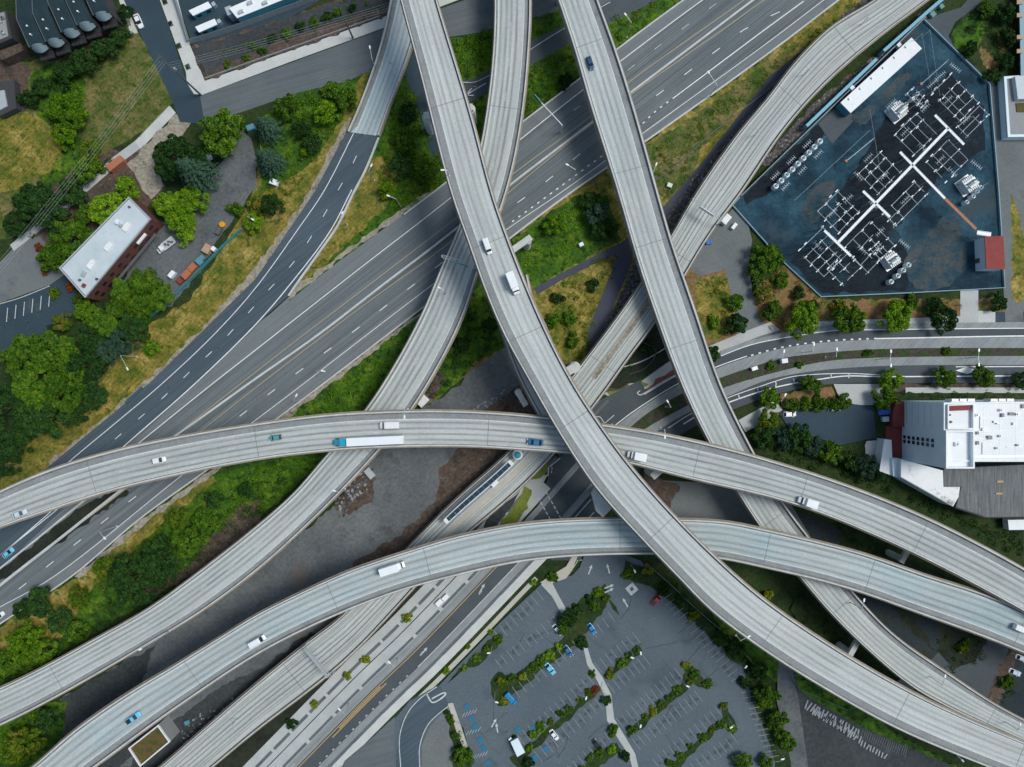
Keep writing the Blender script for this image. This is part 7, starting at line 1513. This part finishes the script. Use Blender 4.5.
# semi truck
p, a = on(Ee, 369, 440.5); a += math.pi
t = thing('semi_truck', 'semi truck with a bright blue cab and long white trailer', 'truck', p, a)
mb = MB(); mb.box((-2.6, 0, 2.55), (18.2, 2.6, 2.9)); mb.build('trailer', MATS['roof_white'], t)
mb = MB(); mb.box((-2.6, 0, 4.03), (18.0, 2.45, .06)); mb.build('trailer_roof', MATS['roof_white'], t)
mb = MB(); loft(mb, [ring(6.8, 1.25, .6, 3.6), ring(8.7, 1.25, .6, 3.7), ring(9.2, 1.2, .6, 3.0)]); mb.build('cab', MATS['cab_cyan'], t)
mb = MB(); loft(mb, [ring(9.21, 1.1, .6, 2.0), ring(10.6, 1.0, .6, 1.8), ring(11.2, .85, .6, 1.4)]); mb.build('bonnet', MATS['cab_cyan'], t)
mb = MB(); mb.quad((9.75, 1.05, 2.02), (9.22, 1.05, 3.0), (9.22, -1.05, 3.0), (9.75, -1.05, 2.02)); mb.build('windscreen', MATS['roof_membrane'], t)
mb = MB(); mb.box((-.5, 0, .9), (20, 1.0, .35)); mb.build('chassis', MATS['steel_dark'], t)
for s in (-1, 1): mb = MB(); mb.bar((6.6, s*1.0, 1), (6.6, s*1.0, 3.9), .12, 8); mb.build('exhaust', MATS['galvanised'], t)
wheels(t, (-10.6, -9.4, 5.6, 6.8, 10.2), 2.5, .5)
# highway and streets
hd = R(218)
car('sedan', 'light blue car on the highway at the left edge under the truck ramp', 9.5, 552.5, R(40), 'car_lightblue', z=.1, name='car')
car('sedan', 'white car cut by the left edge near the dark trees', 0, 616, R(38), 'car_white', z=.1, name='car')
car('sedan', 'white sedan parked on the street beside the terrace', 139.5, 22, R(-66), 'car_white', s=1.15)
car('hatch', 'pickup-like white car parked under the hedge of the dark lot', 789, 414, R(3), 'car_white', s=1.1)
car('sedan', 'dark car hidden under the hedge of the dark lot', 833, 409, R(5), 'car_black')
car('van', 'blue people carrier beside the first planting bed of the car park', 511, 697, R(-49), 'car_blue', cat='car', s=.92)
car('sedan', 'light blue car in the upper left bays of the car park', 550, 668, R(-50), 'car_lightblue', s=1.05)
car('sedan', 'dark blue car right of the light blue one in the upper left bays', 568, 650, R(-53), 'car_midblue')
car('sedan', 'white car half hidden under the entrance trees of the car park', 557.5, 629, R(-50), 'car_white')
car('sedan', 'blue car parked just below the entrance bed of the car park', 591.5, 628, R(-55), 'car_blue', s=.95)
car('pickup', 'red pickup parked along the right border of the car park', 656, 598.5, R(50), 'car_red', cat='pickup', name='pickup_truck')
car('sedan', 'black car in the bays above the lowest planting bed', 596.5, 743.5, R(-55), 'car_black')
car('sedan', 'white car beside the second planting bed of the car park', 554, 734, R(-52), 'car_white', s=.95)
car('sedan', 'silver car under the lower ramp at the right edge, lower one', 1013.5, 671.5, R(-22), 'car_silver')
car('sedan', 'silver car under the lower ramp at the right edge, upper one', 1020, 657.5, R(-22), 'car_silver')
# small machines in the yard
t = thing('excavator', 'yellow excavator with a dark boom on the dirt track', 'excavator', P(65.5, 215), R(38))
mb = MB(); mb.box((-.3, 0, 1.5), (3.6, 2.5, 1.0)); mb.build('house', MATS['machine_yellow'], t)
mb = MB(); mb.box((.6, .65, 2.3), (1.7, 1.1, 1.4)); mb.build('cab', MATS['panel_teal'], t)
for s in (-1, 1): mb = MB(); mb.box((0, s*1.2, .45), (4.2, .6, .8)); mb.build('track', MATS['tyre'], t)
mb = MB(); mb.bar((1.2, -.4, 1.8), (5.2, -.4, 4.2), .28, 6); mb.build('boom', MATS['steel_dark'], t)
mb = MB(); mb.bar((5.2, -.4, 4.2), (8.6, -.4, 1.6), .22, 6); mb.build('arm', MATS['steel_dark'], t)
mb = MB(); mb.box((8.9, -.4, 1.2), (1.2, 1.4, .9)); mb.build('bucket', MATS['steel_dark'], t)
t = thing('flatbed_truck', 'small flatbed truck with a white cab beside the brick building', 'truck', P(165, 248), R(38))
mb = MB(); mb.box((2.3, 0, .95), (4.8, 2.6, .25)); mb.build('flatbed', MATS['galvanised'], t)
mb = MB(); rim_ = [(-.1, -1.3), (4.7, -1.3), (4.7, 1.3), (-.1, 1.3)]
for (x, y, sx, sy) in ((2.3, 1.25, 4.8, .14), (2.3, -1.25, 4.8, .14), (4.65, 0, .14, 2.4), (0, 0, .14, 2.4)): mb.box((x, y, 1.35), (sx, sy, .5))
mb.build('side_board', MATS['paint_white'], t)
mb = MB(); loft(mb, [ring(-.1, 1.0, .5, 2.1), ring(-1.2, 1.0, .5, 2.1), ring(-1.9, .95, .5, 1.4), ring(-2.5, .9, .5, 1.2)]); mb.build('cab', MATS['car_white'], t)
mb = MB(); mb.box((-1.5, 0, 1.75), (.2, 1.6, .5)); mb.build('windscreen', MATS['glass_dark'], t)
for i in range(4): mb = MB(); mb.box((1.2+i*.8, (-1)**i*.4, 1.3), (.6, .8, .5), .3*i); mb.build('load_box', MATS['steel_dark'], t)
wheels(t, (-1.6, 3.4), 2.1, .42)
t = thing('forklift', 'small tan and white forklift in the yard under the round tree', 'forklift', P(230.5, 153), R(-65))
mb = MB(); mb.box((0, 0, .8), (2.4, 1.4, .9)); mb.build('body', MATS['wood_tan'], t); mb = MB(); mb.box((-.2, 0, 2.1), (1.3, 1.2, .12)); mb.build('roof', MATS['paint_white'], t)
for s in (-1, 1): mb = MB(); mb.box((2.0, s*.35, .25), (1.6, .15, .08)); mb.build('fork', MATS['steel_dark'], t)
mb = MB(); mb.box((1.25, 0, 1.2), (.2, 1.1, 2.0)); mb.build('mast', MATS['steel_dark'], t); mb = MB(); mb.bar((-.75, .4, 1.2), (-.75, .4, 2.1), .05); mb.bar((-.75, -.4, 1.2), (-.75, -.4, 2.1), .05); mb.build('post', MATS['steel_dark'], t); wheels(t, (-.8, .8), 1.4, .3)
t = thing('roller', 'small dark machine with a yellow drum at the shrub edge of the yard', 'machine', P(221, 229), R(60))
mb = MB(); mb.lathe((1.6, 0, .1), [(1.1, 0), (1.1, 1.3), (.8, 1.5)], 14); mb.build('drum', MATS['machine_yellow'], t); mb = MB(); mb.box((-1.0, 0, .8), (2.6, 1.6, 1.0)); mb.build('chassis', MATS['steel_dark'], t); wheels(t, (-1.8, -.4), 1.7, .4)
crate('water_tank', 'white plastic tank under the tree edge left of the forklift', 'tank', 209.5, 158, (2.0, 1.8, 1.4), R(20), 'roof_white')
# ---------------------------------------------------------------- lamps and poles
def lamp(px, py, arm, label, H=11, z0=0.0, al=3.0, grp='street lamps', twin=False, head_px=True):
    """px,py: where the lamp head is seen; arm: world direction (degrees) from pole to head"""
    a = R(arm); hd_ = P(px, py, z0+H); base = hd_-Vector((math.cos(a), math.sin(a), 0))*al; t = thing('street_lamp', label, 'street lamp', (base.x, base.y, z0), a, grp)
    mb = MB(); mb.bar((0, 0, 0), (0, 0, H-.3), .16, 8, .10); mb.build('pole', MATS['galvanised'], t)
    for sg in ((1, -1) if twin else (1,)):
        mb = MB(); mb.bar((0, 0, H-.4), (sg*al, 0, H), .10, 6); mb.build('arm', MATS['galvanised'], t)
        mb = MB(); mb.box((sg*(al+.3), 0, H), (1.1, .5, .22)); mb.build('lamp_head', MATS['lamp_head_paint'], t)
    mb = MB(); mb.lathe((0, 0, 0), [(.35, 0), (.35, .4), (.2, .5)], 8); mb.build('base', MATS['barrier_concrete'], t)
G1 = 'street lamps along the highway'
lamp(568, 165, 150, 'street lamp on the lower highway barrier left of the straight viaduct', grp=G1); lamp(709, 73, 125, 'street lamp on the lower highway barrier right of the straight viaduct', al=5, grp=G1); lamp(626, 15, 130, 'street lamp in the shrubs above the highway', grp=G1)
lamp(104*1+23, 368, -60, 'angular white street lamp on the dry bank beside the wood', al=5, grp=G1); lamp(322, 371, 0, 'street lamp on the lower highway shoulder near the curved viaduct', al=2, grp=G1); lamp(104, 537.5, -45, 'street lamp on the lower highway shoulder below the truck ramp', al=2.4, grp=G1)
lamp(296, 396, 60, 'street lamp at the highway edge above the truck ramp', H=9, al=2, grp=G1); lamp(389, 196, 160, 'street lamp in the grass between ramp and highway', al=2.5, grp=G1); lamp(371, 166, 60, 'street lamp on the right rail of the new asphalt ramp', al=2, grp=G1); lamp(342, 213.5, 60, 'lower street lamp on the right rail of the new asphalt ramp', al=1.5, grp=G1)
lamp(370, 48, 100, 'street lamp at the left edge of the curved ramp by the street', al=4, grp=G1); lamp(656, 165, 70, 'street lamp on the planted bank beside the straight viaduct', al=2.5, grp=G1); lamp(252, 219, -30, 'short street lamp in the bright shrub by the dry bank', H=8, al=2, grp=G1)
lamp(440, 288, 150, 'street lamp on the edge of the curved viaduct left of the sign', z0=12, H=8, al=1.5, grp=G1); lamp(443.5, 170, 180, 'street lamp on the left edge of the tall viaduct', z0=30, H=6, al=1.2, grp=G1)
lamp(335, 491, 160, 'street lamp on the right edge of the curved viaduct below the truck ramp', z0=12, H=8, al=1.5, grp=G1); lamp(141, 649, -150, 'street lamp with a long arm on the curved viaduct at lower left', z0=12, H=9, al=6, grp=G1)
lamp(404.5, 416, -90, 'street lamp on the upper edge of the truck ramp beside the semi', z0=23, H=7, al=2, grp=G1); lamp(665, 436, -90, 'street lamp on the upper edge of the truck ramp right of the tall viaduct', z0=23, H=7, al=2, grp=G1)
lamp(864, 601, 80, 'street lamp on the right edge of the straight viaduct near the lower ramp', z0=13, H=8, al=3, grp=G1); lamp(945, 677, 80, 'street lamp on the right edge of the straight viaduct further down', z0=12, H=8, al=3, grp=G1); lamp(962, 760, -45, 'street lamp leaning over the dark lot from the tall viaduct', H=9, al=6, grp=G1)
lamp(1020, 725, 80, 'street lamp at the far right end of the straight viaduct', z0=10, H=7, al=2, grp=G1); lamp(748, 637, 30, 'street lamp on the left edge of the tall viaduct beside the car park', z0=30, H=5, al=2.5, grp=G1)
G2 = 'lamps of the car park'
for x, y, l in ((633, 658, 'car park lamp at the short upper bed'), (641, 654, 'car park lamp at the tip of the short upper bed'), (586, 699, 'car park lamp beside the second bed'), (687, 686, 'car park lamp beside the third bed'), (640.5, 727, 'car park lamp at the lower end of the third bed'), (732, 727, 'car park lamp at the end of the fourth bed'), (745.5, 667.5, 'car park lamp on the right border'), (783.5, 759, 'car park lamp at the bottom of the right border'), (496, 702, 'car park lamp in the first bed'), (509.5, 739.5, 'car park lamp by the kiosk'), (634.5, 570.5, 'car park lamp at the top border'), (489.5, 653, 'car park lamp by the roadside bed')):
    lamp(x, y, random.uniform(0, 360), l, H=7, al=.6, grp=G2)
G3 = 'twin lamps along the streets'
for x, y, a, l in ((814, 345, 85, 'lamp over the upper road, left of the bright street tree'), (837, 350, 88, 'lamp in the planted median below the second street tree'), (891, 352, 90, 'twin lamp mast in the planted median, left one'), (979, 351, 90, 'twin lamp mast in the planted median, right one'), (784, 352, 80, 'lamp in the planted median near the flat shelter'),
               (390, 663, 135, 'white lamp on the street pavement near the yellow line, upper'), (340, 710, 135, 'white lamp on the street pavement near the yellow line, lower'), (668, 402, 120, 'lamp in the dark median beside the straight viaduct'), (785, 395.5, 60, 'white lamp by the red paving near the dark lot')): lamp(x, y, a, l, H=9, al=2.2, grp=G3, twin='twin' in l)
# long white sign mast over the highway
A_, B_ = P(562, 125, 8), P(538, 99, 8); t = thing('sign_gantry', 'long white mast arm above the highway with a green sign end', 'sign gantry', (A_.x, A_.y, 0)); o_ = Vector((A_.x, A_.y, 0))
mb = MB(); mb.bar((0, 0, 0), (0, 0, 8), .25); mb.build('post', MATS['galvanised'], t); mb = MB(); mb.bar(A_-o_, B_-o_, .2); mb.build('arm', MATS['white_metal'], t); mb = MB(); q = B_-o_; mb.box((q.x, q.y, 7.6), (.3, 3.6, 2.2), R(40)); mb.build('sign_panel', MATS['green_metal'], t)
def gantry(D, px, py, label, H=7.5, mat='green_metal', over=.5):
    p, a = on(D, px, py); d = min(range(D.n), key=lambda i: (D.c[i]-p).length); d = D.m[d]; A_ = D.at(d, -.03); B_ = D.at(d, 1.03); t = thing('sign_gantry', label, 'sign gantry', (A_.x, A_.y, A_.z)); o_ = A_.copy()
    for q in (A_, B_): mb = MB(); mb.bar(q-o_, q-o_+Vector((0, 0, H)), .2, 8); mb.build('post', MATS['galvanised'], t)
    v = B_-A_; n = 7
    for s in (-.4, .4):
        f = Vector((math.cos(a)*s, math.sin(a)*s, H)); mb = MB(); mb.bar(f, v+f, .09, 5); mb.build('beam', MATS['galvanised'], t)
    mb = MB()
    for i in range(n): f0 = v*(i/n)+Vector((math.cos(a)*.4, math.sin(a)*.4, H)); f1 = v*((i+1)/n)+Vector((-math.cos(a)*.4, -math.sin(a)*.4, H)); mb.bar(f0, f1, .06, 4)
    mb.build('bracing', MATS['galvanised'], t)
    c = v*.5; mb = MB(); mb.box((c.x+math.cos(a)*.6, c.y+math.sin(a)*.6, H-.3), (.2, v.length*over, 2.0), a); mb.build('sign_panel', MATS[mat], t)
gantry(Cc, 470, 272, 'green-backed overhead sign across the curved viaduct beside the tall viaduct')
gantry(F, 321, 654, 'double overhead frame across the rail viaduct below the lower ramp', 6, 'galvanised', .9)
gantry(F, 702, 212, 'overhead frame across the rail viaduct right of the straight viaduct', 6, 'paint_white', .45)
# utility poles and wires at top left
t = thing('utility_pole', 'tall wooden utility pole with crossarms at the street corner, wires attached', 'utility pole', P(201, 95)); b = P(201, 95)
mb = MB(); mb.bar((0, 0, 0), (0, 0, 29), .38, 10, .2); mb.build('pole', MATS['steel_dark'], t)
for zz, w_ in ((28, 3.2), (25.5, 3.6), (21.5, 2.6)): mb = MB(); mb.bar((-w_*.55, w_*.6, zz), (w_*.55, -w_*.6, zz), .13, 6); mb.build('crossarm', MATS['bark'], t)
mb = MB(); mb.lathe((.7, 0, 20), [(.3, 0), (.35, .2), (.35, 1.3), (.2, 1.5)], 10); mb.build('pole_transformer', MATS['galvanised'], t)
def wires(label, p0, p1, n, sp, par=None, sag=1.2):
    t = thing('overhead_wires', label, 'wires', (0, 0, 0)); d = (p1-p0); nn = Vector((-d.y, d.x, 0)).normalized()
    for k in range(n):
        o_ = nn*sp*(k-(n-1)/2); mb = MB(); prev = None
        for i in range(13):
            s = i/12; q = p0.lerp(p1, s)+o_-Vector((0, 0, sag*4*s*(1-s)))
            if prev is not None: mb.bar(prev, q, .022, 4)
            prev = q
        mb.build('wire', MATS['galvanised'], t)
pt = Vector((b.x, b.y, 27.5)); wires('power lines running right from the tall pole above the planting strip', pt-Vector((0, 0, 5)), P(410, 0, 20), 4, .8); wires('power lines running down left from the tall pole over the field', pt, P(-20, 290, 27), 4, .9)
t = thing('utility_pole', 'dark wooden utility pole on the pavement at the top edge', 'utility pole', P(353, 38)); mb = MB(); mb.bar((0, 0, 0), (0, 0, 22), .34, 8, .18); mb.build('pole', MATS['steel_dark'], t); mb = MB(); mb.bar((-1.4, -.3, 21), (1.4, .3, 21), .1, 6); mb.build('crossarm', MATS['bark'], t)
for k, (x, y) in enumerate(((165, 2), (170.5, 24), (179, 46), (188, 67))):
    t = thing('tree_pit', f'{ordn[k]} dark square planter pit from the top along the pale pavement', 'planter', P(x, y), R(-66), 'planter pits in the pale pavement'); mb = MB(); mb.box((0, 0, .1), (2.0, 1.7, .2)); mb.build('kerb', MATS['steel_dark'], t)
    me, tm = crown('small', 1+k % 4); o = bpy.data.objects.new('plant', me); COL.objects.link(o); o.parent = t; o.scale = (.8, .8, .6); o.material_slots[0].link = 'OBJECT'; o.material_slots[0].material = MATS['leaf_dark']
# overhead wire masts along the rail viaduct
for k, dd in enumerate((.10, .16, .22, .29, .36, .60, .68, .76, .84, .92)):
    p = F.at(F.len*dd, .40); t = thing('catenary_mast', f'{ordn[k]} slim mast from the top right along the rail viaduct', 'mast', p, F.ang(F.len*dd), 'slim masts on the rail viaduct'); mb = MB(); mb.bar((0, 0, 0), (0, 0, 5.2), .12, 6); mb.build('pole', MATS['galvanised'], t); mb = MB(); mb.bar((0, -2.0, 5.0), (0, 2.0, 5.0), .07, 5); mb.build('arm', MATS['galvanised'], t)
# rubble pile beside the curved viaduct
mb = MB(); rr = random.Random(3)
for i in range(220):
    x = rr.gauss(352, 8); y = 494-(x-352)*.9+rr.gauss(0, 6); p = P(x, y); s = rr.uniform(.2, .8); mb.box((p.x, p.y, s*.4), (s*1.5, s, s), rr.random()*3, mi=rr.choice([0, 0, 1, 1, 2]))
o = mb.build('rubble', [MATS['steel_dark'], MATS['dirt_brown'], MATS['wall_gray']]); tag(o, 'heap of rubble and scrap on the ground below the truck ramp', 'rubble', None, 'stuff')
mb = MB()
for i in range(130):
    a = rr.random(); x = 476+a*34+rr.gauss(0, 2); y = 407-a*14+rr.gauss(0, 2.0); p = P(x, y); s = rr.uniform(.2, .6); mb.box((p.x, p.y, s*.4), (s*1.5, s, s), rr.random()*3, mi=rr.choice([0, 1, 1]))
for i in range(160):
    x = rr.uniform(180, 235); y = 740-(x-180)*.62+rr.gauss(0, 7); p = P(x, y); s = rr.uniform(.2, .6); mb.box((p.x, p.y, s*.4), (s*1.4, s, s), rr.random()*3, mi=rr.choice([0, 1]))
for i in range(420):
    u = rr.random(); x = 500-u*330+rr.gauss(0, 16); y = 455+u*215+rr.gauss(0, 14); p = P(x, y); s = rr.uniform(.12, .42); mb.box((p.x, p.y, s*.3), (s*rr.uniform(1, 3), s, s*.6), rr.random()*3, mi=rr.choice([0, 1, 1, 1]))
o = mb.build('stones', [MATS['wall_gray'], MATS['steel_dark']]); tag(o, 'loose stones and litter on the bare ground between viaducts', 'stones', None, 'stuff')
